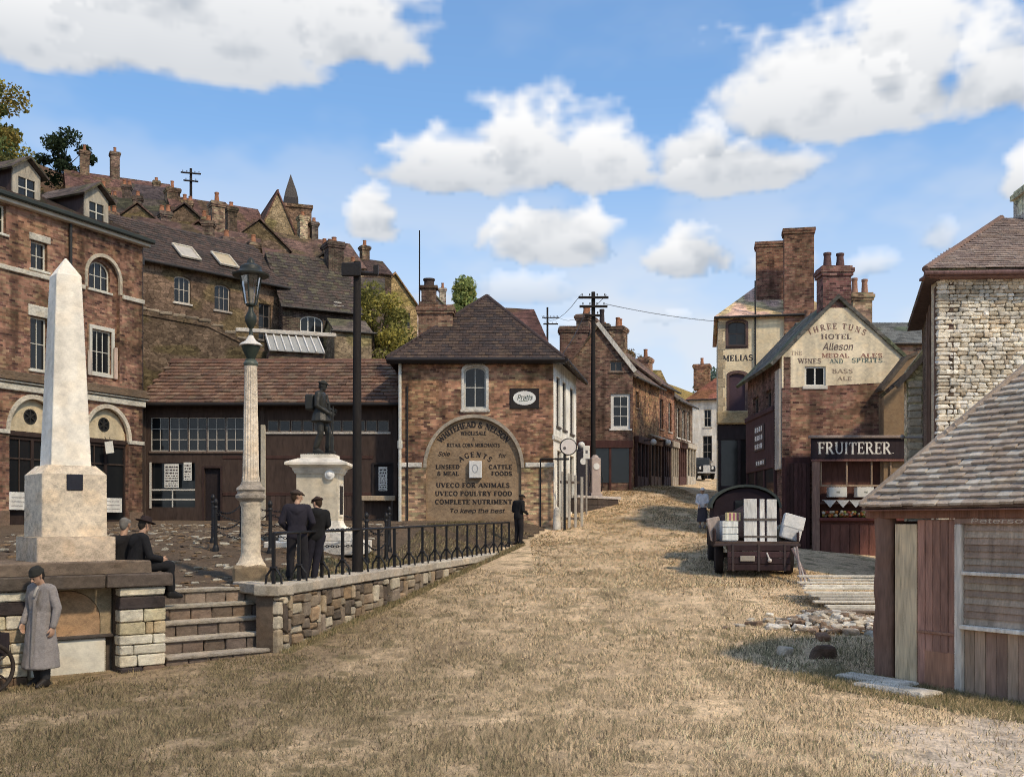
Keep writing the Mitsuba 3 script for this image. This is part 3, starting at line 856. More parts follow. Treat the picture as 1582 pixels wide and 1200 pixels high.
s = thing('steps', 'worn stone steps rising from the square to the terrace', 'steps')
for i in range(5):
    z0 = .02 + .245 * i
    n = 5
    for k in range(n):
        u0 = 4.02 + 1.86 * k / n
        col = np.array(R.choice([(.17, .125, .095), (.14, .105, .08), (.22, .17, .13), (.11, .085, .07)])) * R.uniform(.8, 1.2)
        sub(s, 'riser_stone', rough_block(1.86 / n - .012, .20, .20, .015, 200 + i * 9 + k, .05), col, STONE, M=BF.at(u0 + .93 / n, .27 * i + .13 + R.uniform(-.015, .015), z0 + .09))
    sub(s, 'tread', rough_block(1.88, .34, .062, .014, 260 + i, .02), np.array((.30, .265, .215)) * R.uniform(.8, 1.1), STONE, M=BF.at(4.02 + .93, .27 * i + .15, z0 + .215))
    sub(s, 'step_core', bx(4.02, 5.86, .27 * i + .24, 1.75, -.1 + z0, z0 + .18), (.1, .08, .06), STONE, M=BF.M)

tw = thing('terrace_wall', 'low rubble terrace wall with pale coping along the rising street', 'wall')
cz = lambda u: 1.33 + .0058 * u
gz = lambda u: float(FZ(W0[1] + u * WF.u[1])) - .06
us = np.linspace(0, 17.85, 40)
poly = Polygon([(a, gz(a) - .3) for a in us] + [(a, cz(a) - .19) for a in us[::-1]])
sub(tw, 'core', prism(poly, .30, .10), (.10, .075, .055), STONE, M=WF.M)
rr = np.random.default_rng(21)
u = 0.0
WST = [(.21, .16, .11), (.16, .125, .09), (.27, .22, .155), (.10, .08, .062), (.33, .29, .22), (.18, .145, .11), (.23, .165, .105)]
cnt = 0
while u < 17.8:
    wd = rr.choice([.14, .18, .24, .3, .38, .46]) * (1 + .02 * u)
    z, top = gz(u) - .05, cz(u) - .20
    while top - z > .045:
        h = min(rr.choice([.16, .24, .34, .5]) if wd < .3 else rr.choice([.14, .2, .28]), top - z)
        if top - z - h < .06:
            h = top - z
        col = np.array(WST[rr.integers(len(WST))]) * (.75 + .5 * rr.random())
        m = rough_block(wd - .022, .17, h - .022, .025, int(rr.integers(1e6)), .16)
        sub(tw, 'stone', m, col, STONE, M=WF.at(u + wd / 2, .075 - .05 * rr.random(), z + h / 2))
        z += h
    u += wd
u = -.12
while u < 17.7:
    l = 1.05 + .35 * rr.random()
    sub(tw, 'coping_stone', rough_block(l - .012, .46, .185, .02, int(rr.integers(1e6)), .02), np.array((.36, .32, .26)) * (.75 + .35 * rr.random()), STONE, M=WF.at(u + l / 2, .16, cz(u + l / 2) - .095))
    u += l
# the end of the wall beside the steps: dark dressed blocks
for i, (z0, z1) in enumerate([(-.05, .2), (.2, .44), (.44, .70), (.70, .95), (.95, 1.135)]):
    a = 0
    for k, l in enumerate(((.55, .75), (.8, .5))[i % 2]):
        col = np.array(R.choice([(.10, .085, .075), (.07, .06, .055), (.14, .12, .10), (.20, .18, .15)]))
        sub(tw, 'end_stone', rough_block(.20, l - .015, z1 - z0 - .015, .02, 300 + 7 * i + k, .03), col, STONE, M=BF.at(5.99, .02 + a + l / 2, (z0 + z1) / 2))
        a += l
sub(tw, 'coping_stone', rough_block(.46, 1.42, .185, .02, 333, .015), (.34, .30, .245), STONE, M=BF.at(5.98, .66, 1.23))

rl = thing('railing', 'black iron railing on forked posts along the terrace wall', 'railing')
BLK = (.012, .012, .014)
rails = []
for i in range(18):
    u = .16 + .995 * i
    z0, h = cz(u), .86 + .004 * u
    pm = cat(bx(u - .026, u + .026, .134, .186, z0, z0 + h), cbox(u - .05, u + .05, .11, .21, z0 + .26, z0 + .30, .008))
    for sgn in (-1, 1):
        a, b, c_ = (u, .16 + sgn * .02, z0 + .29), (u, .16 + sgn * .13, z0 + .14), (u, .16 + sgn * .15, z0 - .01)
        pm = cat(pm, tube(a, b, .02, n=8), tube(b, c_, .02, n=8), trimesh.creation.icosphere(1, .022).apply_translation(b))
    sub(rl, 'post', pm, BLK, IRON, M=WF.M)
    if i < 17:
        u2 = .16 + .995 * (i + 1)
        rails.append(tube((u - .01, .16, z0 + h), (u2 + .01, .16, cz(u2) + .86 + .004 * u2), .027, n=8))
sub(rl, 'handrail', cat(*rails), BLK, IRON, M=WF.M)

# ------------------------------------------------------------------ people
def ball(p, r, n=14):
    return Manifold.sphere(r, n).translate([float(x) for x in p])


def hull(*balls):
    return Manifold.batch_hull([ball(p, r) for p, r in balls])


def skinned(hulls, edge=.03, it=6):
    m = Manifold.batch_boolean(hulls, OpType.Add).refine_to_length(edge).to_mesh()
    t = trimesh.Trimesh(m.vert_properties[:, :3], m.tri_verts, process=False)
    trimesh.smoothing.filter_taubin(t, lamb=.5, nu=.52, iterations=it)
    return t


STAND = dict(head=(0, -.03, 1.60), neck=(0, .01, 1.46), chest=(0, .015, 1.28), waist=(0, .0, 1.06), pelvis=(0, .01, .93),
             shL=(.18, .01, 1.40), shR=(-.18, .01, 1.40), elL=(.235, .03, 1.13), elR=(-.235, .03, 1.13), wrL=(.235, -.05, .88), wrR=(-.235, -.05, .88),
             hipL=(.085, .01, .90), hipR=(-.085, .01, .90), knL=(.10, -.02, .49), knR=(-.10, -.02, .49), anL=(.10, .02, .085), anR=(-.10, .02, .085),
             face=(0, -1, -.05), toeL=(.03, -1, 0), toeR=(-.03, -1, 0), handL=(0, -.15, -1), handR=(0, -.15, -1))


def hand(w, d, side, r=.0095):
    """Hulls of a palm, four bent fingers of unequal length and a thumb, from the wrist w along d."""
    w, d = np.array(w, float), unit(d)
    across = unit(np.cross(d, [1.0, 0, 0]) if abs(d[0]) < .9 else np.cross(d, [0, 1.0, 0]))
    if across[1] > 0:
        across = -across                      # the thumb's side lies forward
    curl = unit(np.cross(d, across)) * (1 if np.cross(d, across)[0] * side < 0 else -1)
    kn = [w + d * (.088 - .004 * abs(i - 1)) + across * (.030 - .020 * i) for i in range(4)]
    hs = [hull((w, .024), (w + d * .03 + across * .022, .017), *[(k, .0135) for k in kn])]
    for i, k in enumerate(kn):
        l = (.074, .082, .076, .060)[i]
        a = k + unit(d + curl * .25) * l * .45
        b = a + unit(d + curl * .9) * l * .32
        c = b + unit(d * .6 + curl) * l * .26
        hs += [hull((k, .0125), (a, r)), hull((a, r), (b, r * .95)), hull((b, r * .95), (c, r * .8))]
    t0 = w + d * .03 + across * .024
    t1 = t0 + unit(d + across * .9 + curl * .3) * .042
    t2 = t1 + unit(d + across * .25 + curl * .4) * .034
    return hs + [hull((t0, .016), (t1, .0125)), hull((t1, .0125), (t2, .0105))]


def head_frame(J):
    f = unit(J['face'])
    up = unit(np.array([0, 0, 1.0]) - f * f[2])
    side = np.cross(f, up)
    # local x = the person's left, y = backwards, z = up
    return mat(-side, -f, up, J['head'])


def head_hulls(J):
    M = head_frame(J)
    q = lambda x, y, z: M[:3, :3] @ np.array([x, y, z]) + M[:3, 3]
    hs = [hull((q(0, .02, .035), .082), (q(0, -.018, .03), .074)),
          hull((q(0, -.02, .02), .068), (q(0, -.045, -.072), .030), (q(.03, -.02, -.06), .026), (q(-.03, -.02, -.06), .026)),
          hull((q(0, -.082, .012), .010), (q(0, -.108, -.022), .012), (q(.010, -.092, -.026), .010), (q(-.010, -.092, -.026), .010)),
          hull((q(.016, -.072, -.052), .010), (q(-.016, -.072, -.052), .010), (q(0, -.08, -.052), .010)),
          hull((q(.022, -.078, .022), .012), (q(-.022, -.078, .022), .012), (q(.04, -.06, .022), .011), (q(-.04, -.06, .022), .011)),
          hull((q(0, .0, -.03), .055), (J['neck'], .052))]
    for s in (1, -1):
        hs.append(hull((q(s * .08, .004, .01), .012), (q(s * .086, .016, .022), .013), (q(s * .078, .004, -.022), .010)))
    return hs, M


def person(name, label, pos, yaw, J=None, coat=(.03, .03, .035), legs=(.03, .03, .035), shoe=(.012, .011, .011), hem=None, cap='flat', capcol=(.03, .025, .022), hair=(.04, .025, .015), skin=(.42, .26, .18),
           scale=1.0, category='person', skirt=None, group=None, edge=.028, kind=CLOTH, coat_open=None, extra=None):
    J = {**STAND, **(J or {})}
    t = thing(name, label, category, group)
    P = rotz(yaw, pos)
    P[:3, :3] *= scale
    j = {k: np.array(v, float) for k, v in J.items()}
    off = lambda k, x, y=0, z=0: j[k] + np.array([x, y, z])
    hs, HM = head_hulls(j)
    hs.append(hull((j['neck'], .055), (j['chest'], .11)))
    hs.append(hull((j['shL'], .06), (j['shR'], .06), (j['chest'], .115), (j['waist'], .105)))
    hs.append(hull((j['waist'], .105), (off('pelvis', .06), .10), (off('pelvis', -.06), .10)))
    for s in 'LR':
        hs += [hull((j['sh' + s], .055), (j['el' + s], .042)), hull((j['el' + s], .042), (j['wr' + s], .028)),
               hull((j['hip' + s], .085), (j['kn' + s], .056)), hull((j['kn' + s], .056), (off('kn' + s, 0, .01, -.10) if abs(j['kn' + s][2] - j['an' + s][2]) > .3 else j['kn' + s], .054), (j['an' + s], .038)),
               hull((j['an' + s], .038), (j['an' + s] + unit(j['toe' + s]) * .13 + np.array([0, 0, -.05]), .026))]
        hs += hand(j['wr' + s], j['hand' + s], 1 if s == 'L' else -1)
    sub(t, 'body', skinned(hs, edge, 3), skin, SKIN, smooth=True, M=P)
    # jacket or coat
    ch = [hull((j['neck'] + np.array([0, .01, -.03]), .066), (off('chest', 0, .02, .06), .13), (j['shL'], .07), (j['shR'], .07)),
          hull((off('shL', -.02), .085), (off('shR', .02), .085), (off('chest', .05), .125), (off('chest', -.05), .125), (off('waist', .05), .115), (off('waist', -.05), .115)),
          hull((off('waist', .05), .118), (off('waist', -.05), .118), (off('pelvis', .07, 0, -.03), .118), (off('pelvis', -.07, 0, -.03), .118))]
    for s in 'LR':
        e = j['wr' + s] + unit(j['wr' + s] - j['el' + s]) * -.02
        ch += [hull((j['sh' + s], .078), (j['el' + s], .060)), hull((j['el' + s], .060), (e, .046))]
    if hem is not None:
        ring = lambda z, rx, ry, x0=0, y0=0: [((x0 + rx * math.cos(a), y0 + ry * math.sin(a), z), .03) for a in np.linspace(0, 2 * math.pi, 12)[:-1]]
        w_ = j['waist']
        ch.append(hull(*ring(hem, .25, .21, w_[0] * .5, w_[1] * .5), *ring(w_[2], .145, .12, w_[0], w_[1])))
    coat_k = sub(t, 'coat' if hem is not None else 'jacket', folds(skinned(ch, edge, 4), .022 if hem is not None else .016, seed=len(scene) % 97), coat, kind, smooth=True, M=P)
    if hem is not None:
        lap = skinned([hull(((.05, -.10, hem + .2), .02), ((.05, -.22, hem + .02), .02), ((.055, -.16, 1.0), .02), ((.06, -.17, 1.25), .02)),
                       hull(((.06, -.16, 1.22), .018), ((.09, -.12, 1.40), .018), ((.02, -.15, 1.2), .012))], .05, 2)
        sub(t, 'lapel', lap, np.array(coat) * .8, kind, smooth=True, M=P)
    if skirt is not None:
        ring2 = [((.21 * math.cos(a), .17 * math.sin(a), skirt[0]), .03) for a in np.linspace(0, 2 * math.pi, 12)[:-1]]
        sub(t, 'skirt', skinned([hull(*ring2, (off('pelvis', .07), .11), (off('pelvis', -.07), .11))], .05, 2), skirt[1], kind, smooth=True, M=P)
    else:
        th_ = [hull((off('pelvis', .06), .105), (off('pelvis', -.06), .105), (j['hipL'], .10), (j['hipR'], .10))]
        for s in 'LR':
            th_ += [hull((j['hip' + s], .105), (j['kn' + s], .078)), hull((j['kn' + s], .078), (off('an' + s, 0, 0, .06), .068))]
        sub(t, 'trousers', folds(skinned(th_, edge, 3), .014, (9, 9, 6), seed=len(scene) % 89), legs, kind, smooth=True, M=P)
    for s in 'LR':
        f = unit(j['toe' + s])
        a = j['an' + s]
        sub(t, 'shoe', skinned([hull((a + [0, 0, .03], .05), (a + [0, 0, -.03] - f * .03, .046), (a + [0, 0, -.045] + f * .08, .04), (a + [0, 0, -.052] + f * .17, .030))], .04, 2), shoe, SMOOTH, smooth=True, M=P)
    q = lambda x, y, z: HM[:3, :3] @ np.array([x, y, z]) + HM[:3, 3]
    sub(t, 'hair', skinned([hull((q(0, .035, .045), .082), (q(0, .055, -.01), .062), (q(0, .05, -.045), .045)), hull((q(.055, .0, .06), .04), (q(-.055, .0, .06), .04), (q(0, .06, .06), .06))], .03, 2), hair, CLOTH, smooth=True, M=P)
    for s in (1, -1):
        sub(t, 'eye', ball(q(s * .031, -.0815, .004), .0095, 8), (.02, .015, .012), SMOOTH, M=P)
    if cap == 'flat':
        ck = sub(t, 'cap', skinned([hull(*[(q(.085 * math.cos(a), .02 + .10 * math.sin(a), .075), .026) for a in np.linspace(0, 6.28, 12)[:-1]], (q(0, .02, .11), .04))], .03, 2), capcol, CLOTH, smooth=True, M=P)
        sub(ck, 'peak', skinned([hull((q(.05, -.08, .066), .010), (q(-.05, -.08, .066), .010), (q(0, -.135, .052), .012), (q(.035, -.12, .055), .010), (q(-.035, -.12, .055), .010))], .03, 1), np.array(capcol) * .8, CLOTH, smooth=True, M=P)
    elif cap == 'wool':
        sub(t, 'hat', skinned([hull(*[(q(.083 * math.cos(a), .015 + .095 * math.sin(a), .045), .022) for a in np.linspace(0, 6.28, 12)[:-1]], *[(q(.045 * math.cos(a), .02 + .05 * math.sin(a), .10), .04) for a in np.linspace(0, 6.28, 7)[:-1]])], .03, 1), capcol, CLOTH, smooth=True, M=P)
    elif cap == 'brim':
        hk = sub(t, 'hat', skinned([hull(*[(q(.08 * math.cos(a), .01 + .09 * math.sin(a), .06), .015) for a in np.linspace(0, 6.28, 12)[:-1]], *[(q(.06 * math.cos(a), .01 + .07 * math.sin(a), .13), .02) for a in np.linspace(0, 6.28, 9)[:-1]])], .03, 1), capcol, CLOTH, smooth=True, M=P)
        sub(hk, 'brim', skinned([hull(*[(q(.14 * math.cos(a), .01 + .16 * math.sin(a), .062), .007) for a in np.linspace(0, 6.28, 16)[:-1]])], .04, 1), capcol, CLOTH, smooth=True, M=P)
    if coat_open:
        sub(t, 'scarf', skinned([hull((j['neck'] + [0, -.05, -.04], .045), (j['chest'] + [0, -.115, .03], .035), (j['chest'] + [.03, -.11, .08], .03))], .04, 1), coat_open, CLOTH, smooth=True, M=P)
    return t


def folds(m, amp, k=(8, 8, 3.2), seed=0):
    """Creases of cloth: pushes the surface in and out along its normals."""
    n = np.array(m.vertex_normals)
    v = np.array(m.vertices)
    f = meshkit.fbm(v * np.array(k) + seed * 7.3, 3, seed) - .5
    m.vertices = v + n * (2 * amp * f)[:, None]
    return m


def gzf(x, y):
    return float(ground_z(x, y))


def tzf(x, y):
    return float(terrace_z(x, y))


person('person', 'person in long grey coat and dark cap, head bowed, standing before the fountain', (-6.74, 14.83, gzf(-6.74, 14.83)), -.42,
       dict(head=(.02, -.09, 1.585), face=(-.1, -1, -.55), neck=(.01, 0, 1.45), elL=(.27, .05, 1.13), wrL=(.25, -.02, .87), elR=(-.26, .02, 1.14), wrR=(-.21, -.13, .92), anL=(.09, .0, .085), anR=(-.11, .06, .085), toeL=(.1, -1, 0), toeR=(-.15, -1, 0)),
       coat=(.235, .215, .205), legs=(.03, .028, .03), shoe=(.02, .016, .014), hem=.30, cap='wool', capcol=(.025, .025, .022), hair=(.02, .017, .015), coat_open=(.40, .36, .31), edge=.022)

SIT = dict(head=(.0, -.13, .70), neck=(0, -.05, .56), chest=(0, -.01, .38), waist=(0, .04, .18), pelvis=(0, .05, .09), shL=(.185, -.03, .50), shR=(-.185, -.03, .50),
           elL=(.25, -.10, .25), elR=(-.25, -.10, .25), wrL=(.15, -.32, .20), wrR=(-.15, -.32, .20), handL=(-.3, -1, -.25), handR=(.3, -1, -.25),
           hipL=(.09, .02, .09), hipR=(-.09, .02, .09), knL=(.11, -.42, .10), knR=(-.11, -.42, .10), anL=(.11, -.44, -.33), anR=(-.10, -.40, -.33), face=(0, -1, -.35))
yr = math.atan2(BF.u[0], -BF.u[1])                # facing along the block to the right
sp = BF.p(3.74, .50, 1.59)
person('person', 'person in black with a brimmed hat sitting on the fountain coping, legs over the steps', tuple(sp), yr,
       {**SIT, 'face': (.15, -1, -.30), 'head': (0, -.12, .74), 'neck': (0, -.06, .60), 'shL': (.19, -.03, .53), 'shR': (-.19, -.03, .53), 'knL': (.11, -.50, .10), 'knR': (-.11, -.48, .10), 'anL': (.11, -.53, -.34), 'anR': (-.10, -.50, -.36)}, coat=(.012, .012, .014), legs=(.012, .012, .014), cap='brim', capcol=(.03, .02, .02), hair=(.03, .025, .02), edge=.022)
sp = BF.p(3.60, .86, 1.59)
person('person', 'bareheaded person in black sitting hunched on the coping behind the brimmed hat', tuple(sp), yr + .5,
       {**SIT, 'head': (0, -.10, .74), 'knL': (.11, -.38, .13), 'anL': (.11, -.46, -.0), 'anR': (-.1, -.46, -.0), 'knR': (-.11, -.36, .14), 'face': (.2, -1, -.2), 'anL': (.11, -.62, .06), 'anR': (-.1, -.62, .06)},
       coat=(.014, .013, .014), legs=(.014, .013, .015), cap=None, hair=(.16, .15, .14), coat_open=(.5, .47, .42), edge=.022)
x, y = -3.93, 18.95
person('person', 'taller man in dark suit and flat cap standing behind the railing with his back turned', (x, y, tzf(x, y)), math.pi + .12,
       dict(face=(-.95, -.45, -.1), anL=(.13, .03, .085), anR=(-.14, .0, .085), knL=(.12, -.02, .49), knR=(-.13, -.02, .49), wrL=(.16, -.20, .98), wrR=(-.17, -.20, .98), elL=(.29, .03, 1.14), elR=(-.29, .03, 1.14)),
       coat=(.022, .02, .028), legs=(.016, .015, .018), capcol=(.05, .035, .028), scale=.985, edge=.022)
x, y = -3.60, 19.35
person('person', 'shorter person in black coat and cap leaning beside the taller man behind the railing', (x - .06, y, tzf(x, y)), math.pi + .35,
       dict(face=(.6, -.9, -.25), head=(-.04, -.12, 1.54), neck=(-.03, -.06, 1.42), shL=(.16, -.03, 1.37), shR=(-.20, -.02, 1.35), anL=(.20, .0, .085), anR=(.05, .05, .085), knL=(.14, .0, .49), knR=(-.02, .0, .49), wrL=(.10, -.24, 1.02), wrR=(-.12, -.26, 1.0)),
       coat=(.010, .010, .011), legs=(.014, .013, .02), capcol=(.035, .022, .018), scale=.955, edge=.022)
x, y = .33, 34.75
person('person', 'dark figure leaning at the far end of the railing before the painted gable', (x - .1, y, tzf(x - .3, y)), math.pi * .75,
       dict(face=(.2, -1, -.3), head=(0, -.16, 1.53), neck=(0, -.09, 1.41), chest=(0, -.04, 1.25), wrL=(.12, -.30, 1.02), wrR=(-.12, -.30, 1.02)), coat=(.016, .015, .016), legs=(.02, .018, .02), edge=.04)
x, y = 7.35, 40.0
person('person', 'woman in pale blouse and dark skirt standing by the wall beyond the lorry', (x, y, gzf(x, y)), -.2,
       dict(face=(-.2, -1, 0), wrL=(.12, -.20, 1.05), wrR=(-.12, -.20, 1.02), elL=(.25, -.02, 1.12), elR=(-.25, -.02, 1.12)), coat=(.60, .60, .62), skirt=(.30, (.05, .045, .055)), cap='wool', capcol=(.62, .62, .62), hair=(.35, .30, .25), shoe=(.2, .19, .19), scale=.90, edge=.04)

# ------------------------------------------------------------------ memorial lamp column, poles
x, y = -4.79, 19.0
LZ = tzf(x, y)
lc = thing('lamp_column', 'fluted pale stone lamp column with small conical lamp on a drum pedestal', 'lamp post')
LM = rotz(.5, (x, y, LZ))
CS = (.56, .48, .37)
sub(lc, 'base_block', rough_block(.62, .58, .36, .05, 4, .18), (.20, .155, .10), STONE, M=mat([1, 0, 0], [0, 1, 0], [0, 0, 1], (x, y, LZ + .14)))
sub(lc, 'drum', lathe([(0, .26), (.275, .26), (.275, .33), (.25, .37), (.225, .40), (.20, .46), (.185, .50), (.175, .56), (.175, 1.40), (.19, 1.43), (.20, 1.47), (.19, 1.50), (0, 1.50)], 32), CS, STONE, smooth=30, M=LM)
sub(lc, 'moulding', lathe([(0, 1.49), (.20, 1.49), (.22, 1.52), (.27, 1.56), (.275, 1.61), (.24, 1.645), (.235, 1.68), (.265, 1.71), (.25, 1.75), (.19, 1.80), (.17, 1.86), (0, 1.86)], 32), (.36, .31, .25), STONE, smooth=30, M=LM)
a = np.linspace(0, 2 * math.pi, 97)[:-1]
rad = 1 - .10 * np.abs(np.sin(a * 8)) ** .7 * 0 - .085 * (np.cos(a * 16) > -.2) * (np.cos(a * 16) + .2)
zz, rr_ = [1.85, 1.92, 1.98, 3.92, 4.0], [.16, .16, .148, .112, .118]
V = np.vstack([np.stack([np.cos(a) * r_ * (rad if 0 < i < 4 else 1), np.sin(a) * r_ * (rad if 0 < i < 4 else 1), a * 0 + z], -1) for i, (z, r_) in enumerate(zip(zz, rr_))])
Fq = np.array([[i * 96 + k, i * 96 + (k + 1) % 96, (i + 1) * 96 + (k + 1) % 96, (i + 1) * 96 + k] for i in range(4) for k in range(96)])
sub(lc, 'shaft', (V, Fq), (.62, .54, .43), STONE, M=LM)
sub(lc, 'capital', lathe([(0, 3.98), (.12, 3.98), (.135, 4.02), (.125, 4.05), (.10, 4.07), (.105, 4.10), (0, 4.10)], 24), (.10, .12, .10), IRON, smooth=30, M=LM)
sub(lc, 'capital', lathe([(0, 4.10), (.07, 4.10), (.16, 4.30), (.17, 4.34), (0, 4.36)], 16), (.03, .045, .038), IRON, smooth=40, M=LM)
sub(lc, 'hood', lathe([(.06, 4.36), (.20, 4.345), (.215, 4.36), (.17, 4.40), (.10, 4.44), (.06, 4.50), (.045, 4.54), (0, 4.55)], 24), (.60, .57, .52), SMOOTH, smooth=30, M=LM, label='pale conical collar below the lantern')
sub(lc, 'stem', lathe([(0, 4.53), (.045, 4.54), (.03, 4.60), (.028, 4.66), (.06, 4.70), (.105, 4.80), (.10, 4.90), (.05, 4.98), (.04, 5.06), (.09, 5.09), (.09, 5.12), (0, 5.12)], 20), (.025, .032, .027), IRON, smooth=30, M=LM)
a4 = np.arange(6) * math.pi / 3
gl = sub(lc, 'lantern', lathe([(.10, 5.12), (.19, 5.62), (.185, 5.62), (.095, 5.12)], 6), bsdf='lamp_glass', M=LM)
sub(gl, 'bars', cat(*[tube((.105 * math.cos(b), .105 * math.sin(b), 5.11), (.195 * math.cos(b), .195 * math.sin(b), 5.63), .014, n=6) for b in a4]), (.02, .026, .022), IRON, M=LM)
sub(gl, 'burner', lathe([(0, 5.10), (.03, 5.12), (.03, 5.22), (.055, 5.27), (.055, 5.40), (0, 5.44)], 12), (.20, .19, .16), IRON, smooth=40, M=LM)
sub(lc, 'lamp_roof', lathe([(.0, 5.60), (.20, 5.62), (.33, 5.63), (.34, 5.66), (.24, 5.70), (.20, 5.74), (.19, 5.80), (.12, 5.84), (.07, 5.86), (.06, 5.91), (.02, 5.96), (0, 5.97)], 24), (.028, .032, .03), IRON, smooth=30, M=LM)

TAR = (.014, .011, .010)


def pole(x, y, z0, z1, r, label, arms=(), name='telegraph_pole', yaw=0.0, ins=True):
    t = thing(name, label, 'telegraph pole')
    sub(t, 'shaft', tube((x, y, z0 - .2), (x, y, z1), r, r * .72, 14), TAR, WOOD, smooth=40)
    for (z, l, off) in arms:
        M = rotz(yaw, (x, y, z))
        k = sub(t, 'crossarm', cbox(-l / 2 + off, l / 2 + off, -r - .09, -r * .7, -.05, .05, .01), TAR, WOOD, M=M)
        if ins:
            n = max(2, int(l / .3))
            ms = []
            for i in range(n):
                xx = off + (i - (n - 1) / 2) * l / n
                c = lathe([(0, .05), (.012, .05), (.012, .10), (.035, .11), (.035, .17), (.02, .19), (0, .19)], 8)
                c.apply_translation((xx, -r - .03, 0))
                ms.append(c)
            sub(k, 'insulators', cat(*ms), (.10, .10, .10), SMOOTH, M=M)
    return t


x, y = -3.20, 21.4
tp = pole(x, y, tzf(x, y), 7.75, .105, 'tall tarred pole with a short bracket at its top, behind the railing')
bk_ = cat(cbox(-.30, .10, -.16, -.09, 7.42, 7.70, .02), tube((0, 0, 7.52), (.42, 0, 7.50), .045, n=8), cbox(.34, .44, -.05, .05, 7.48, 7.68, .01))
sub(tp, 'bracket', bk_, TAR, IRON, M=rotz(0, (x, y, 0)))

# ------------------------------------------------------------------ war memorial and its chain fence
PX, PY = -4.55, 24.6
PZ0 = tzf(PX, PY - .8) - .02
me = thing('memorial_pedestal', 'white stone war memorial pedestal with a wide moulded cap', 'pedestal')
MM = rotz(.02, (PX, PY, PZ0))
WS = (.58, .54, .46)
for k, (w_, z0, z1) in enumerate([(2.2, -.15, .16), (1.65, .162, .36)]):
    sub(me, 'step', rough_block(w_, w_, z1 - z0, .02, 500 + k, .006), (.48, .46, .42), STONE, M=MM @ mat([1, 0, 0], [0, 1, 0], [0, 0, 1], (0, 0, (z0 + z1) / 2)))


def sq_lathe(prof):
    v, f = [], []
    for r_, z in prof:
        v += [(-r_, -r_, z), (r_, -r_, z), (r_, r_, z), (-r_, r_, z)]
    for i in range(len(prof) - 1):
        for k in range(4):
            f.append([i * 4 + k, i * 4 + (k + 1) % 4, (i + 1) * 4 + (k + 1) % 4, (i + 1) * 4 + k])
    n = len(v)
    f += [[3, 2, 1, 0], [n - 4, n - 3, n - 2, n - 1]]
    return np.array(v), np.array(f)


sub(me, 'base', sq_lathe([(.68, .362), (.68, .43), (.62, .46), (.54, .50), (.50, .56), (.48, .64)]), WS, PLASTER, M=MM)
sub(me, 'die', sq_lathe([(.48, .642), (.48, 1.72)]), (.58, .51, .39), PLASTER, M=MM)
sub(me, 'cornice', sq_lathe([(.48, 1.722), (.51, 1.74), (.54, 1.80), (.56, 1.82), (.56, 1.86), (.62, 1.90), (.715, 1.93), (.715, 1.98), (.70, 2.00), (.46, 2.09), (.40, 2.10), (.40, 2.19)]), WS, PLASTER, M=MM)
sub(me, 'panel', cbox(.475, .495, -.28, .28, .78, 1.46, .008), (.015, .015, .018), IRON, M=MM, label='dark metal name panel on the right face')
sub(me, 'panel_frame', cat(*[prism(rect(-.34, .34, .72, 1.52).difference(rect(-.28, .28, .78, 1.46)), .03)]), WS, STONE, M=MM @ mat([0, 1, 0], [-1, 0, 0], [0, 0, 1], (.502, 0, 0)))
wr = trimesh.creation.torus(.085, .035, 20, 10)
wr.apply_transform(trimesh.geometry.align_vectors([0, 0, 1], [0, -1, 0]))
wr.apply_translation((.30, -.54, 1.70))
sub(me, 'lamp', cat(wr, ball((.30, -.54, 1.70), .085, 16)), (.72, .71, .68), SMOOTH, smooth=40, M=MM, label='round white boss at the right corner under the cap')
BRZ = (.030, .030, .026)
sj = dict(face=(0, -1, -.25), head=(0, -.05, 1.60), anL=(.10, -.13, .085), knL=(.10, -.15, .49), anR=(-.10, .10, .085), wrL=(.12, -.25, 1.02), wrR=(-.10, -.22, .95), elL=(.26, .0, 1.12), elR=(-.26, .02, 1.12), handL=(-.4, -1, -.1), handR=(.3, -1, -.3))
st = person('statue', 'dark bronze soldier statue with pack and rifle standing on the white pedestal', (PX + .02, PY, PZ0 + 2.22), math.pi / 2 - .15, sj, coat=BRZ, legs=BRZ, shoe=BRZ, capcol=BRZ, hair=BRZ, skin=(.035, .036, .032), category='statue', kind=IRON, hem=.78, edge=.035)
SM = rotz(math.pi / 2 - .15, (PX + .02, PY, PZ0 + 2.22))
sub(st, 'backpack', skinned([hull(*[((sx * .13, .24 + sy * .06, 1.22 + sz * .14), .05) for sx in (-1, 1) for sy in (-1, 1) for sz in (-1, 1)])], .06, 2), BRZ, IRON, smooth=True, M=SM)
sub(st, 'rifle', cat(tube((-.10, -.30, .05), (-.08, -.32, 1.12), .022, .014), cbox(-.125, -.075, -.345, -.265, .03, .40, .01)), BRZ, IRON, M=SM)
sub(st, 'plinth', rough_block(.56, .52, .06, .01, 9, .02), BRZ, IRON, M=mat([1, 0, 0], [0, 1, 0], [0, 0, 1], (PX, PY, PZ0 + 2.20)))

cf = thing('chain_fence', 'black iron posts and slung chains around the war memorial', 'fence')
spots = [(-6.55, 22.9), (-5.25, 22.5), (-3.30, 23.5), (-3.0, 24.7), (-3.15, 26.6), (-5.0, 27.0), (-6.9, 26.4), (-7.1, 24.6)]
for (x, y) in spots:
    z = tzf(x, y)
    sub(cf, 'post', lathe([(0, -.1), (.075, -.1), (.075, .06), (.055, .10), (.045, .14), (.038, .92), (.055, .94), (.055, .97), (.03, 1.0), (.05, 1.05), (.055, 1.09), (.03, 1.14), (0, 1.16)], 12), BLK, IRON, smooth=40, M=rotz(0, (x, y, z)))


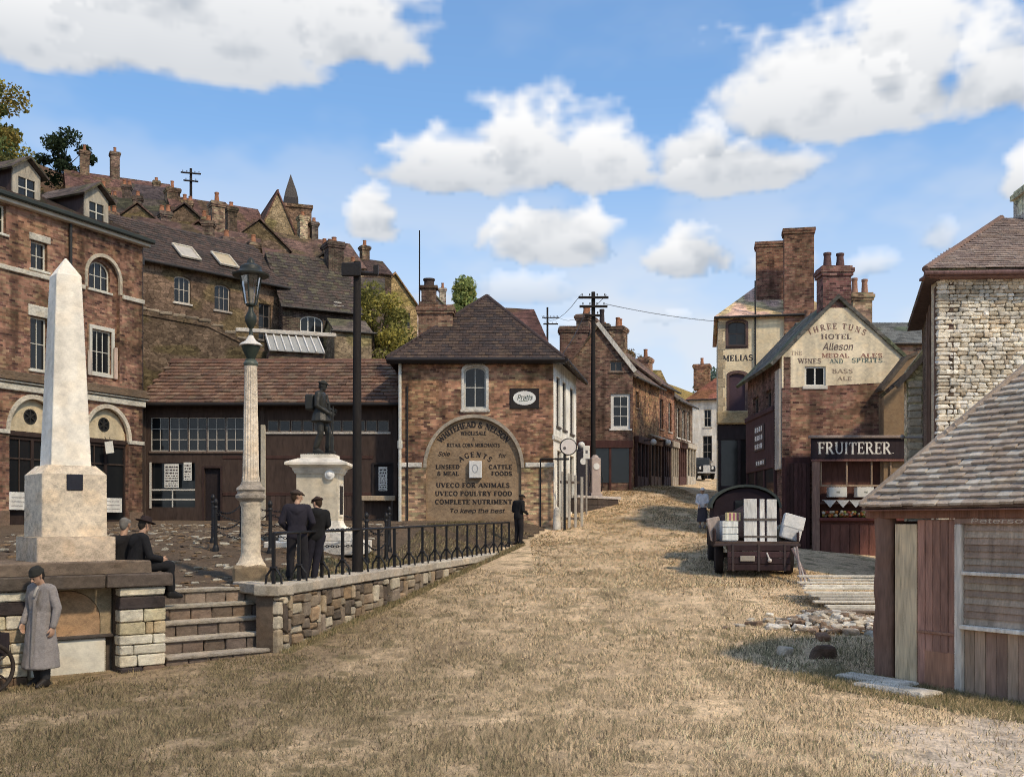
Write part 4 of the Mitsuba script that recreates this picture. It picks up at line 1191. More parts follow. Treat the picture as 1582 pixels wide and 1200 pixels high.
def chain(key, a, b, sag, size=.055):
    a, b = np.array(a, float), np.array(b, float)
    n = int(np.linalg.norm(b - a) * 1.08 / (size * 1.15))
    ms = []
    for i in range(n):
        t0, t1 = i / n, (i + 1) / n
        p = lambda t: a + (b - a) * t - np.array([0, 0, 4 * sag * t * (1 - t)])
        d = unit(p(t1) - p(t0))
        m = trimesh.creation.torus(size * .42, size * .15, 8, 4)
        m.apply_scale((1.5, 1, 1))
        s = unit(np.cross(d, [0, 0, 1]))
        o_ = np.cross(s, d)
        if i % 2:
            s, o_ = o_, -s
        ms.append(moved(m, mat(d, s, o_, (p(t0) + p(t1)) / 2)))
    put(key, cat(*ms), BLK, IRON)


for i in range(len(spots)):
    (xa, ya), (xb, yb) = spots[i], spots[(i + 1) % len(spots)]
    for zo, sg in ((.86, .20), (.45, .16)):
        chain(part(cf, 'chain'), (xa, ya, tzf(xa, ya) + zo), (xb, yb, tzf(xb, yb) + zo), sg)

# ------------------------------------------------------------------ handcart cut by the left edge
hc = thing('handcart', 'dark wooden handcart with a spoked wheel at the left edge by the fountain', 'cart')
CW = (-7.16, 14.20, gzf(-7.16, 14.2) + .36)
CM = rotz(.95, CW)


def wheel(par, M, r, col=(.03, .022, .018), n=10, w=.05, name='wheel'):
    k = part(par, name)
    rim = trimesh.creation.torus(r - .03, .03, 40, 8)
    rim.apply_scale((1, 1, w / .05))
    R_ = mat([1, 0, 0], [0, 0, 1], [0, -1, 0], (0, 0, 0))
    ms = [moved(rim, R_), moved(lathe([(0, -.07), (.05, -.07), (.065, 0), (.05, .07), (0, .07)], 14), R_)]
    for i in range(n):
        b = 2 * math.pi * i / n
        ms.append(tube((.04 * math.cos(b), 0, .04 * math.sin(b)), ((r - .03) * math.cos(b), 0, (r - .03) * math.sin(b)), .014, n=6))
    return put(k, cat(*ms), col, WOOD, M=M)


wheel(hc, CM, .36)
sub(hc, 'bed', cat(cbox(-.9, .35, .12, .75, .14, .18, .008), cbox(-.9, .35, .12, .15, .18, .46, .008), cbox(-.9, .35, .72, .75, .18, .46, .008), cbox(-.9, -.87, .12, .75, .18, .46, .008), cbox(.32, .35, .12, .75, .18, .46, .008)), (.022, .016, .018), WOOD, M=CM)
sub(hc, 'axle', tube((0, -.03, 0), (0, .9, 0), .025), (.02, .018, .018), IRON, M=CM)
sub(hc, 'handle', cat(tube((-.9, .18, .16), (-1.7, .18, .30), .022), tube((-.9, .7, .16), (-1.7, .7, .30), .022)), (.05, .035, .025), WOOD, M=CM)
wheel(hc, CM @ rotz(0, (0, .88, 0)), .36)

# ------------------------------------------------------------------ brick market building on the left
F1 = Fr((-20.2662, 27.3496), (-14.27, 40.0))
mk = thing('market_building', 'three storey red brick building with round shop arches and two roof dormers', 'building')
RED = (.225, .115, .078)
WHT = (.50, .47, .40)
holes = [rect(8.92, 9.60, 11.05, 12.02), rect(8.90, 9.62, 7.60, 9.42), rect(7.2, 7.95, 11.95, 12.9), rect(5.9, 6.6, 11.05, 12.02), rect(5.9, 6.6, 7.6, 9.42)]
rec = arch(11.33, 12.86, 7.62, 12.14, .765)
arches = [(4.78, 6.74), (8.07, 10.05), (11.27, 13.30)]
AZ, AC = 5.42, 6.58
shop = [arch(a, b, 2.2, AC, AC - AZ) for a, b in arches]
wallp = rect(3.6, 14.0, 1.9, 13.1).difference(unary_union(holes + [rec] + shop))
h1 = arch(11.56, 12.55, 10.92, 11.98, .42)
h2 = rect(11.66, 12.60, 7.86, 9.46)
wm = cat(prism(wallp, .35), prism(rec.buffer(.05).difference(unary_union([h1, h2])), .2, .16), bx(13.62, 13.96, .36, 8.3, 1.9, 13.1), bx(3.64, 3.96, .36, 8.3, 1.9, 13.1), bx(3.6, 13.99, 8.3, 8.6, 1.9, 13.1))
sub(mk, 'wall', wm, RED, bsdf='brick', M=F1.M)
sub(mk, 'arch_surround', prism(arch(11.22, 12.97, 10.9, 12.26, .875).difference(arch(11.34, 12.85, 10.0, 12.13, .755)), .10, -.035), (.42, .37, .29), STONE, M=F1.M)
for k, (a, b, z0, z1) in enumerate([(3.5, 11.2, 10.76, 10.92), (12.98, 14.04, 10.76, 10.92)]):
    sub(mk, 'string_course', cbox(a, b, -.09, .05, z0, z1, .015), WHT, STONE, M=F1.M)
sub(mk, 'cornice', cat(cbox(3.5, 14.08, -.12, .05, 6.78, 7.0, .02), cbox(3.5, 14.14, -.20, .05, 7.03, 7.10, .02)), WHT, STONE, M=F1.M)
sub(mk, 'cornice', cat(cbox(3.5, 14.16, -.26, .05, 7.10, 7.24, .02), cbox(3.5, 14.10, -.14, .05, 7.24, 7.42, .02)), (.14, .10, .07), STONE, M=F1.M)
sub(mk, 'eaves_board', cbox(3.4, 14.2, -.25, .04, 12.98, 13.14, .015), WHT, SMOOTH, M=F1.M)
sub(mk, 'gutter', cbox(3.4, 14.28, -.42, -.24, 13.10, 13.26, .03), (.03, .035, .03), IRON, M=F1.M)
sub(mk, 'drainpipe', cat(tube(F1.p(10.53, -.07, 7.4), F1.p(10.53, -.07, 12.95), .06), tube(F1.p(10.53, -.07, 2.2), F1.p(10.53, -.07, 6.8), .06)), (.02, .02, .02), IRON)
sub(mk, 'drainpipe', cat(tube(F1.p(14.06, .12, 2.2), F1.p(14.06, .12, 13.0), .075), tube(F1.p(14.06, .12, 12.3), F1.p(14.06, .12, 12.6), .13)), (.03, .028, .027), IRON)
FRM = (.55, .53, .46)
window(mk, F1, 8.92, 9.60, 11.05, 12.02, 2, 2, FRM, .14)
sub(mk, 'lintel', cbox(8.84, 9.70, -.05, .1, 12.022, 12.26, .012), WHT, STONE, M=F1.M)
window(mk, F1, 8.90, 9.62, 7.60, 9.42, 2, 2, FRM, .14)
sub(mk, 'lintel', cbox(8.80, 9.72, -.05, .1, 9.422, 9.80, .012), WHT, STONE, M=F1.M)
window(mk, F1, 7.2, 7.95, 11.95, 12.9, 2, 2, FRM, .14)
window(mk, F1, 5.9, 6.6, 11.05, 12.02, 2, 2, FRM, .14)
window(mk, F1, 5.9, 6.6, 7.60, 9.42, 2, 2, FRM, .14)
window(mk, F1, 11.56, 12.55, 10.92, 11.98, 3, 2, FRM, .10, rise=.42, y0=.16)
window(mk, F1, 11.66, 12.60, 7.86, 9.46, 3, 2, FRM, .08, y0=.16, sill=False)
sub(mk, 'window_surround', prism(rect(11.54, 12.72, 7.74, 9.60).difference(rect(11.66, 12.60, 7.86, 9.46)), .07, .10), FRM, SMOOTH, M=F1.M)
sub(mk, 'shutter', cbox(12.63, 12.80, .02, .06, 7.72, 8.9, .006), (.48, .36, .29), WOOD, M=F1.M)
sub(mk, 'shutter', cbox(11.40, 11.58, .02, .06, 7.72, 8.6, .006), (.45, .40, .34), WOOD, M=F1.M)
for (a, b), m_ in zip(arches, (0, 1, 2)):
    c = (a + b) / 2
    sh = part(mk, 'shopfront')
    out = arch(a - .14, b + .14, AZ - .02, AC + .16, AC - AZ + .18)
    sub(mk, 'arch_ring', prism(out.difference(arch(a + .01, b - .01, 2, AC, AC - AZ)), .12, -.04), (.50, .45, .36), STONE, M=F1.M)
    ty = arch(a + .0, b - .0, AZ + .03, AC, AC - AZ - .03)
    oc = Point(c - .02, AZ + .56).buffer(.27, 24)
    sub(sh, 'tympanum', prism(ty.difference(oc), .06, .18), (.50, .42, .28), PLASTER, M=F1.M)
    ring = [oc.difference(oc.buffer(-.05))] + [affinity.rotate(sbox(c - .04, AZ + .31, c, AZ + .81), q, origin=(c - .02, AZ + .56)) for q in (0, 60, 120)]
    sub(sh, 'wheel_light', prism(unary_union(ring).intersection(oc), .05, .17), (.03, .028, .025), IRON, M=F1.M)
    sub(sh, 'glass', prism(oc, .01, .21), bsdf='window_glass', M=F1.M)
    sub(sh, 'transom', cbox(a, b, .10, .26, AZ - .14, AZ + .03, .01), (.035, .022, .018), WOOD, M=F1.M)
    dw = .46
    fr_ = rect(a, b, 2.2, AZ - .14).difference(unary_union([rect(a + .08, a + .08 + (b - a) * dw, 3.35, AZ - .25), rect(a + .2 + (b - a) * dw, b - .08, 2.45, AZ - .25)]))
    sub(sh, 'joinery', prism(fr_, .08, .16), (.028, .018, .015), WOOD, M=F1.M)
    sub(sh, 'pane', prism(rect(a + .05, b - .05, 2.4, AZ - .2), .01, .22), bsdf='window_glass', M=F1.M)
    sub(sh, 'bars', cat(bx(a + .08 + (b - a) * dw * .5 - .02, a + .08 + (b - a) * dw * .5 + .02, .17, .215, 3.35, AZ - .25), bx(a + .08, b - .08, .17, .215, 4.5, 4.55)), (.05, .035, .028), WOOD, M=F1.M)
for (u0, u1, z0, z1, lb) in [(8.05, 8.75, 2.78, 3.38, 'white board leaning below the shop window beside the obelisk'), (12.1, 12.95, 2.72, 3.26, 'white board below the right hand shop window of the brick building')]:
    k = thing('notice_board', lb, 'board')
    put(k, cbox(u0, u1, -.03, .0, z0, z1, .005), (.62, .61, .56), PLASTER, M=F1.M)
    stuff(sub(k, 'lettering', cat(*[bx(u0 + .08, u1 - .08 - .1 * R.random(), -.036, -.031, z0 + .12 + .14 * i, z0 + .15 + .14 * i) for i in range(3)]), (.30, .29, .27), SMOOTH, M=F1.M))
k = thing('hanging_sign', 'small white tilted sign hung under the right hand shop arch', 'sign')
put(k, moved(cbox(-.19, .19, -.015, .015, -.22, .22, .005), rotz(0)), (.64, .62, .55), SMOOTH, M=F1.at(12.15, -.22, 5.12) @ mat([.98, 0, .17], [0, 1, 0], [-.17, 0, .98], (0, 0, 0)))
sub(k, 'chain', cat(tube(F1.p(12.05, -.22, 5.34), F1.p(12.05, -.1, 5.5), .012), tube(F1.p(12.25, -.22, 5.34), F1.p(12.25, -.1, 5.5), .012)), BLK, IRON)
sub(mk, 'impost', cbox(13.3, 14.05, -.07, .05, 5.32, 5.46, .012), WHT, STONE, M=F1.M)
sub(mk, 'impost', cbox(10.06, 11.26, -.07, .05, 5.32, 5.46, .012), WHT, STONE, M=F1.M)
sub(mk, 'impost', cbox(6.75, 8.06, -.07, .05, 5.32, 5.46, .012), WHT, STONE, M=F1.M)
for (a, b) in ((10.06, 11.26), (13.31, 14.0), (6.75, 8.06)):
    sub(mk, 'pier_base', cbox(a, b, -.06, .05, 1.9, 2.75, .015), (.16, .11, .08), STONE, M=F1.M)
# roof with dormers
rf = part(mk, 'roof')
P = F1.p
put(rf, cat(slab([P(3.4, -.35, 13.22), P(14.25, -.35, 13.22), P(14.25, 4.3, 15.3), P(3.4, 4.3, 15.3)], .1), slab([P(3.4, 4.3, 15.3), P(14.25, 4.3, 15.3), P(14.25, 8.9, 13.2), P(3.4, 8.9, 13.2)], .1), slab([P(13.9, .0, 13.1), P(13.9, 8.6, 13.1), P(13.9, 4.3, 15.2)], .2) if False else prism(rect(0, .01, 0, .01), .01)), (.07, .052, .048), bsdf='roofing')
gb = Polygon([(0, 13.0), (8.6, 13.0), (4.3, 15.18)])
v = prism(gb, .3).vertices
sub(mk, 'gable', trimesh.Trimesh(np.stack([3.95 - v[:, 1], v[:, 0], v[:, 2]], 1), prism(gb, .3).faces, process=False), RED, bsdf='brick', M=F1.M)
sub(mk, 'gable', trimesh.Trimesh(np.stack([13.96 - v[:, 1], v[:, 0], v[:, 2]], 1), prism(gb, .3).faces, process=False), RED, bsdf='brick', M=F1.M)
tt = F1.u * 0
rest = MB()
for uc in (9.1, 12.15, 6.0):
    dm = part(mk, 'dormer')
    w_ = .56
    sub(dm, 'cheek', cat(bx(uc - w_, uc - w_ + .06, .45, 2.6, 13.3, 14.42), bx(uc + w_ - .06, uc + w_, .45, 2.6, 13.3, 14.42)), (.06, .042, .04), WOOD, M=F1.M)
    fp = Polygon([(uc - w_, 13.3), (uc + w_, 13.3), (uc + w_, 14.42), (uc, 14.86), (uc - w_, 14.42)]).difference(rect(uc - .34, uc + .34, 13.55, 14.2))
    sub(dm, 'front', prism(fp, .08, .42), (.34, .31, .25), WOOD, M=F1.M)
    sub(dm, 'pane', prism(rect(uc - .36, uc + .36, 13.5, 14.22), .01, .47), bsdf='window_glass', M=F1.M)
    sub(dm, 'bars', cat(bx(uc - .02, uc + .02, .43, .475, 13.55, 14.2), bx(uc - .34, uc + .34, .43, .475, 13.84, 13.88)), FRM, SMOOTH, M=F1.M)
    sub(dm, 'dormer_roof', cat(slab([P(uc, .2, 14.98), P(uc - .78, .2, 14.38), P(uc - .78, 3.0, 14.38), P(uc, 3.0, 14.98)], .07), slab([P(uc, .2, 14.98), P(uc, 3.0, 14.98), P(uc + .78, 3.0, 14.38), P(uc + .78, .2, 14.38)], .07)), (.085, .065, .055), bsdf='roofing')
tiles(mk, 'roof_tile', P(3.4, -.35, 13.225), F1.u, unit(P(0, 4.3, 15.3) - P(0, -.35, 13.22)), sbox(0, 0, 10.8, 5.05).difference(unary_union([sbox(q - 3.4 - .6, .75, q - 3.4 + .6, 3.6) for q in (9.1, 12.15, 6.0)])), .27, .21, .02, [(.07, .05, .045), (.09, .06, .05), (.055, .045, .042), (.08, .075, .05)], 0)

# ------------------------------------------------------------------ long tiled market shed
F2 = Fr((-14.2, 41.0), (-4.42, 41.0))
sd = thing('market_shed', 'long low brown shed with red tiled roof and lattice windows behind the memorial', 'shed')
lat = [(-.10 + .745 * i, -.10 + .745 * i + .72, 5.17, 6.5) for i in range(5)]
top = [(4.52 + .46 * i, 4.52 + .46 * i + .43, 5.95, 6.40) for i in range(5)] + [(7.0 + .47 * i, 7.0 + .47 * i + .44, 5.95, 6.40) for i in range(5)]
dr_ = rect(2.02, 2.66, 2.2, 4.5)
nb = rect(8.74, 9.43, 3.42, 4.63)
hp_ = [rect(*q) for q in lat + top] + [dr_, nb, rect(-.08, 1.66, 2.95, 4.7)]
MAR = (.050, .032, .026)
sub(sd, 'wall', prism(rect(-.5, 9.85, 1.8, 7.1).difference(unary_union(hp_)), .3), MAR, WOOD, M=F2.M)
sub(sd, 'back_wall', bx(-.5, 9.85, 7.0, 7.3, 1.8, 7.2), MAR, bsdf='brick', M=F2.M)
for q in lat:
    window(sd, F2, *q, 2, 3, (.42, .39, .34), .06, fw=.035, bar=.026, sill=False)
for q in top:
    window(sd, F2, *q, 1, 1, (.20, .17, .14), .06, fw=.04, sill=False)
sub(sd, 'window_sill', cbox(4.4, 9.4, -.07, .05, 5.84, 5.92, .01), (.46, .43, .38), WOOD, M=F2.M)
sub(sd, 'window_sill', cbox(-.15, 3.7, -.07, .05, 5.08, 5.16, .01), (.14, .10, .08), WOOD, M=F2.M)
sub(sd, 'door', prism(dr_, .05, .15), (.018, .012, .013), WOOD, M=F2.M)
sub(sd, 'door_frame', prism(rect(1.94, 2.74, 2.2, 4.58).difference(dr_), .06, -.03), (.035, .02, .018), WOOD, M=F2.M)
sub(sd, 'shop_glass', prism(rect(-.08, 1.66, 2.95, 4.7), .01, .14), bsdf='window_glass', M=F2.M)
for q in (-.45, 3.78, 4.25, 6.86, 9.5):
    sub(sd, 'timber_post', cbox(q, q + .16, -.06, .02, 1.9, 6.98, .015), (.06, .042, .034), WOOD, M=F2.M)
for z in (4.85, 3.4):
    sub(sd, 'rail_timber', cbox(2.75, 8.7, -.03, .02, z, z + .14, .012), (.05, .024, .02), WOOD, M=F2.M)
for i in range(24):
    u0 = 4.45 + .2 * i
    if u0 < 8.6:
        sub(sd, 'plank', cbox(u0, u0 + .19, -.018 - .006 * R.random(), .01, 2.0, 3.39, .006), np.array((.055, .036, .029)) * R.uniform(.6, 1.5), WOOD, M=F2.M)
sub(sd, 'pilaster', cbox(4.28, 4.46, -.14, .02, 2.1, 6.2, .015), (.42, .38, .30), PLASTER, M=F2.M, label='pale upright strip behind the lamp column')
sub(sd, 'white_frame', cat(cbox(-.14, -.06, -.05, .0, 2.9, 4.72, .006), cbox(-.06, 1.66, -.05, .0, 3.60, 3.66, .006), cbox(-.06, 1.66, -.05, .0, 3.22, 3.28, .006), cbox(.75, .79, -.045, .0, 2.95, 3.6, .004)), (.50, .47, .42), SMOOTH, M=F2.M)
sub(sd, 'notice_case', cat(prism(rect(8.66, 9.51, 3.34, 4.71).difference(nb), .08, -.06), prism(nb, .02, .02)), (.016, .013, .014), WOOD, M=F2.M)
sub(sd, 'shelf', cbox(8.24, 9.62, -.45, .0, 3.20, 3.40, .015), (.36, .29, .20), WOOD, M=F2.M)
for q in (8.3, 9.45):
    sub(sd, 'shelf_leg', cbox(q, q + .1, -.42, -.32, 2.1, 3.2, .01), (.04, .03, .025), WOOD, M=F2.M)
for (u0, u1, z0, z1, y, lb) in [(.46, 1.03, 3.72, 4.66, -.05, 'wide white printed bill in the shed window'), (1.22, 1.54, 4.0, 4.72, -.05, 'narrow white bill beside the wide one on the shed'), (8.92, 9.26, 3.60, 4.55, -.0, 'tall white notice in the dark case at the shed end')]:
    k = thing('poster', lb, 'poster')
    put(k, cbox(u0, u1, y - .006, y, z0, z1, .002), (.62, .60, .55), SMOOTH, M=F2.M)
    ms, z = [], z1 - .09
    while z > z0 + .06:
        h = R.choice([.03, .045, .07])
        a = u0 + .04
        while a < u1 - .07:
            l = R.uniform(.03, .11)
            ms.append(bx(a, min(a + l, u1 - .04), y - .0085, y - .0062, z - h, z))
            a += l + R.uniform(.012, .04)
        z -= h + .05
    stuff(sub(k, 'lettering', cat(*ms), (.05, .045, .045), SMOOTH, M=F2.M))
P = F2.p
EA, RG = (-.55, 6.98), (3.7, 9.28)
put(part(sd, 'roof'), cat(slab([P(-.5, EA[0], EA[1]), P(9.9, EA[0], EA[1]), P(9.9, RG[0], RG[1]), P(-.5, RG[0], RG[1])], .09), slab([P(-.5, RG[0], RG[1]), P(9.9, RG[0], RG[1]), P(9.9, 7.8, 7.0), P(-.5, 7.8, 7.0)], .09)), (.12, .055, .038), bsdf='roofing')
SHT = [(.135, .078, .054), (.12, .07, .05), (.155, .09, .062), (.105, .066, .05), (.135, .095, .066), (.175, .115, .08)]
tiles(sd, 'roof_tile', P(-.5, EA[0], EA[1] + .005), F2.u, unit(P(0, *RG) - P(0, *EA)), sbox(0, 0, 10.4, 4.8), .30, .37, .05, SHT, 300, seed=5, jit=1.9)
sub(sd, 'ridge', tube(P(-.5, RG[0], RG[1] + .02), P(9.9, RG[0], RG[1] + .02), .10, n=10), (.15, .08, .06), TILE)
sub(sd, 'gutter', tube(P(-.5, EA[0] - .06, EA[1] - .02), P(9.85, EA[0] - .06, EA[1] - .02), .07, n=8), (.02, .018, .018), IRON)

# ------------------------------------------------------------------ hip roofed brick building with the painted arch
F3, F3s = Fr((-4.4, 40.0), (1.6, 40.0)), Fr((1.6, 40.0), (2.84, 45.83))
ps = thing('painted_building', 'hipped brick building with black lettering painted in a blind arch, beside the street', 'building')
ORG = (.30, .155, .095)
wn = arch(2.55, 3.40, 6.76, 8.36, .22)
BA = (1.08, 4.76, 1.6, 6.40, 1.95)
ba = arch(*BA)
sub(ps, 'wall', prism(rect(0, 6, 4.60, 8.76).difference(unary_union([wn, ba])), .35), ORG, bsdf='brick', M=F3.M)
sub(ps, 'lower_wall', prism(rect(0, 6, 1.5, 4.60).difference(ba), .35), (.36, .225, .14), bsdf='brick', M=F3.M)
sub(ps, 'painted_panel', prism(ba.buffer(.03), .1, .12), (.25, .18, .115), STONE, M=F3.M)
A_ = arch(BA[0] - .11, BA[1] + .11, 4.46, BA[3] + .12, BA[4] + .10)
sub(ps, 'arch_surround', prism(A_.difference(arch(BA[0] + .01, BA[1] - .01, 2, BA[3] - .01, BA[4])), .14, -.035), (.33, .285, .225), STONE, M=F3.M)
for a, b in ((.0, .92), (4.92, 6.02)):
    sub(ps, 'string_course', cbox(a, b, -.06, .04, 4.48, 4.66, .012), (.58, .55, .49), STONE, M=F3.M)
window(ps, F3, 2.55, 3.40, 6.76, 8.36, 2, 2, (.50, .50, .46), .09, rise=.22, sill=False)
sub(ps, 'window_surround', prism(arch(2.45, 3.50, 6.70, 8.50, .28).difference(wn), .12, -.03), (.56, .55, .50), STONE, M=F3.M)
sub(ps, 'window_sill', cbox(2.40, 3.55, -.08, .05, 6.60, 6.70, .012), (.5, .46, .4), STONE, M=F3.M)
INK = (.022, .017, .015)
YL = .112
arc_lettering(ps, F3, 'WHITEHEAD & NELSON', 2.92, 4.44, 1.58, -52, 52, .225, INK, YL, fat=1.45, label='dark arched lettering along the top of the panel')
lettering(ps, F3, 'WHOLESALE', 2.42, 5.72, .155, INK, YL, .98, wear=.22, fat=1.5)
lettering(ps, F3, '&', 2.86, 5.51, .12, INK, YL)
lettering(ps, F3, 'RETAIL CORN MERCHANTS', 1.88, 5.27, .135, INK, YL, 2.05, wear=.22, fat=1.5)
arc_lettering(ps, F3, 'AGENTS', 2.97, 4.02, .86, -42, 42, .20, INK, YL, fat=1.4)
lettering(ps, F3, 'Sole', 1.52, 4.92, .17, INK, YL, .46, slant=.25)
lettering(ps, F3, 'for', 3.86, 4.86, .16, INK, YL, .3, slant=.25)
lettering(ps, F3, 'LINSEED', 1.45, 4.42, .16, INK, YL, .92, wear=.22, fat=1.5)
lettering(ps, F3, '& MEAL', 1.50, 4.16, .16, INK, YL, .84, wear=.22, fat=1.5)
lettering(ps, F3, 'CATTLE', 3.50, 4.42, .16, INK, YL, .90, wear=.22, fat=1.5)
lettering(ps, F3, 'FOODS', 3.60, 4.16, .16, INK, YL, .80, wear=.22, fat=1.5)
lettering(ps, F3, 'UVECO FOR ANIMALS.', 1.46, 3.70, .175, INK, YL, 2.92, wear=.22, fat=1.5)
lettering(ps, F3, 'UVECO POULTRY FOOD', 1.42, 3.38, .175, INK, YL, 2.98, wear=.22, fat=1.5)
lettering(ps, F3, 'COMPLETE NUTRIMENT', 1.42, 3.06, .175, INK, YL, 2.98, wear=.22, fat=1.5)
lettering(ps, F3, 'To keep the best', 1.95, 2.72, .17, INK, YL, 2.15, slant=.28)
k = thing('oval_sign', 'white oval enamel sign on a dark board high on the painted brick gable', 'sign')
put(k, cbox(4.32, 5.44, -.05, -.005, 6.74, 7.52, .01), (.02, .016, .016), WOOD, M=F3.M)
sub(k, 'oval', prism(affinity.scale(Point(4.88, 7.14).buffer(1, 40), .44, .27), .02, -.07), (.66, .66, .63), SMOOTH, M=F3.M)
lettering(k, F3, 'Pratts', 4.58, 7.07, .19, (.03, .06, .05), -.0712, .60, slant=.25)
sub(k, 'flourish', prism(Polygon([(4.66, 7.0), (5.0, 7.02), (5.02, 7.045), (4.66, 7.025)]), .002, -.0722), (.03, .06, .05), SMOOTH, M=F3.M)
k = thing('meter_box', 'small whitish box fixed in the middle of the painted arch', 'box')
put(k, cbox(2.74, 3.24, -.06, .11, 4.06, 4.72, .02), (.60, .60, .58), SMOOTH, M=F3.M)
sub(k, 'oval_mark', prism(affinity.scale(Point(2.97, 4.42).buffer(1, 20), .12, .17).difference(affinity.scale(Point(2.97, 4.42).buffer(1, 20), .08, .13)), .006, -.066), (.30, .31, .32), SMOOTH, M=F3.M)
sub(ps, 'drainpipe', cat(tube(F3.p(.08, -.08, 1.9), F3.p(.08, -.08, 8.6), .065), tube(F3.p(.08, -.08, 5.2), F3.p(.08, -.08, 5.5), .10)), (.52, .52, .47), IRON, label='pale drainpipe at the left corner')
sub(ps, 'drainpipe', tube(F3.p(.36, -.05, 1.9), F3.p(.36, -.05, 7.6), .035), (.02, .018, .018), IRON)
sub(ps, 'pipe', cat(tube(F3.p(5.5, -.05, 1.9), F3.p(5.5, -.05, 4.8), .025), tube(F3.p(5.5, -.05, 4.8), F3.p(6.1, -.05, 4.8), .025)), BLK, IRON)
wpol = rect(0, F3s.L, 1.5, 8.76)
wins = [(.70, 1.50, 6.15, 8.1), (2.2, 3.1, 6.15, 8.1), (4.2, 5.2, 6.15, 8.1)]
low = [(.9, 1.9, 2.6, 5.2), (2.6, 3.5, 2.2, 5.2), (4.2, 5.3, 2.8, 5.2)]
sub(ps, 'street_wall', prism(wpol.difference(unary_union([rect(*q) for q in wins + low])), .3), (.66, .65, .60), PLASTER, M=F3s.M)
for q in wins:
    window(ps, F3s, *q, 1, 2, (.10, .09, .085), .06)
for q in low:
    window(ps, F3s, *q, 2, 2, (.12, .10, .09), .1, sill=False)
sub(ps, 'string_course', cbox(-.02, F3s.L, -.07, .04, 5.55, 5.72, .012), (.55, .53, .48), STONE, M=F3s.M)
sub(ps, 'back_wall', cat(bx(-4.4, -4.1, 40.3, 46.0, 1.5, 8.76), bx(-4.4, 2.7, 45.7, 46.0, 1.5, 8.76)), ORG, bsdf='brick')
cs = [np.array(q) for q in ((-4.8, 39.6, 8.62), (2.02, 39.6, 8.62), (3.28, 46.3, 8.62), (-4.8, 46.4, 8.62))]
ra, rb = np.array((-1.05, 43.1, 11.75)), np.array((-.75, 46.4, 11.75))
HT = [(.055, .040, .036), (.07, .048, .04), (.045, .036, .034), (.085, .06, .045)]
put(part(ps, 'roof'), cat(slab([cs[0], cs[1], ra], .1), slab([cs[1], cs[2], rb, ra], .1), slab([cs[3], cs[0], ra, rb], .1)), (.06, .043, .038), bsdf='roofing')
for f in ([cs[0], cs[1], ra], [cs[1], cs[2], rb, ra], [cs[3], cs[0], ra, rb]):
    n = unit(np.cross(f[1] - f[0], f[2] - f[0]))
    U = unit(np.cross([0, 0, 1], n)); S = np.cross(n, U)
    tiles(ps, 'roof_tile', f[0] + n * .004, U, S, Polygon([((q - f[0]) @ U, (q - f[0]) @ S) for q in f]), .26, .20, .02, HT, 0, seed=int(len(scene)))
sub(ps, 'hip_tiles', cat(*[tube(a, ra, .09, n=8) for a in (cs[0], cs[1])], tube(ra, rb, .09, n=8)), (.05, .036, .034), TILE)
sub(ps, 'eaves', cat(tube(cs[0] + [0, -.05, -.06], cs[1] + [0, -.05, -.06], .085, n=8), tube(cs[1] + [.05, 0, -.06], cs[2] + [.05, 0, -.06], .085, n=8), slab([cs[0] - [0, 0, .12], cs[1] - [0, 0, .12], (2.02, 40.0, 8.5), (-4.8, 40.0, 8.5)], .05)), (.018, .015, .016), IRON)
ck = chimney(ps, (-3.05, 41.6), 0, 1.35, .75, 8.6, 11.0, (.17, .095, .065), pots=0)
sub(ck, 'upper_stack', cat(bx(-3.72, -2.95, 41.3, 41.9, 10.9, 11.15), bx(-3.62, -3.05, 41.35, 41.85, 11.14, 11.75), bx(-3.7, -2.97, 41.28, 41.92, 11.70, 11.80)), (.11, .065, .05), bsdf='brick')
sub(ck, 'pot', moved(lathe([(0, 0), (.22, 0), (.20, .1), (.20, .22), (.24, .26), (.24, .32), (.14, .32), (0, .2)], 14), mat([1, 0, 0], [0, 1, 0], [0, 0, 1], (-3.33, 41.6, 11.79))), (.06, .045, .04), STONE, smooth=40)
k = thing('corner_stone', 'pale stone guard post at the street corner of the painted building', 'bollard')
put(k, lathe([(0, -.4), (.17, -.4), (.15, .5), (.11, .78), (.06, .86), (0, .88)], 16), (.55, .52, .46), STONE, smooth=40, M=rotz(0, (1.72, 39.55, gzf(1.72, 39.55))))
k = thing('lightning_rod', 'thin mast rising behind the chimney of the painted building', 'mast')
put(k, tube((-5.0, 56, 8), (-5.0, 56, 18.1), .045, .03), BLK, IRON)

# ------------------------------------------------------------------ left side of the street
house('house', 'brown house with a gabled roof right behind the painted building', Fr((-1.6, 51.0), (1.7, 51.9)), 5, 2, 11.3, 13.4, (.16, .085, .06), roof=(.09, .045, .038), over=.2)
hs = house('house', 'dark brick gabled house with one white framed window facing the square', Fr((2.75, 54.0), (6.3, 54.0)), 6, 2.5, 10.3, 12.6, (.15, .085, .066), roof=(.09, .055, .045), front_gable=True, over=.15,
           wins=[(2.40, 3.42, 7.20, 9.05, 2, 3, dict(col=(.66, .65, .62), fw=.16)), (2.35, 3.0, 10.2, 10.75, 2, 1, dict(col=(.2, .15, .12)))],
           chim=[(.6, 2.2, 1.5, .8, 10.5, 12.9, dict(col=(.11, .06, .05), pots=0)), (2.2, 3.0, .7, .7, 11.5, 13.2, dict(col=(.07, .05, .045), pots=1, pot_h=.9, pot_col=(.05, .04, .04)))])
H4 = Fr((2.75, 54.0), (6.3, 54.0))
sub(hs, 'barge_board', cat(*[slab([H4.p(1.775, -.17, 12.78), H4.p(1.775, -.05, 12.78), H4.p(3.75, -.05, 10.25), H4.p(3.75, -.17, 10.25)], .22)]), (.5, .48, .44), WOOD)
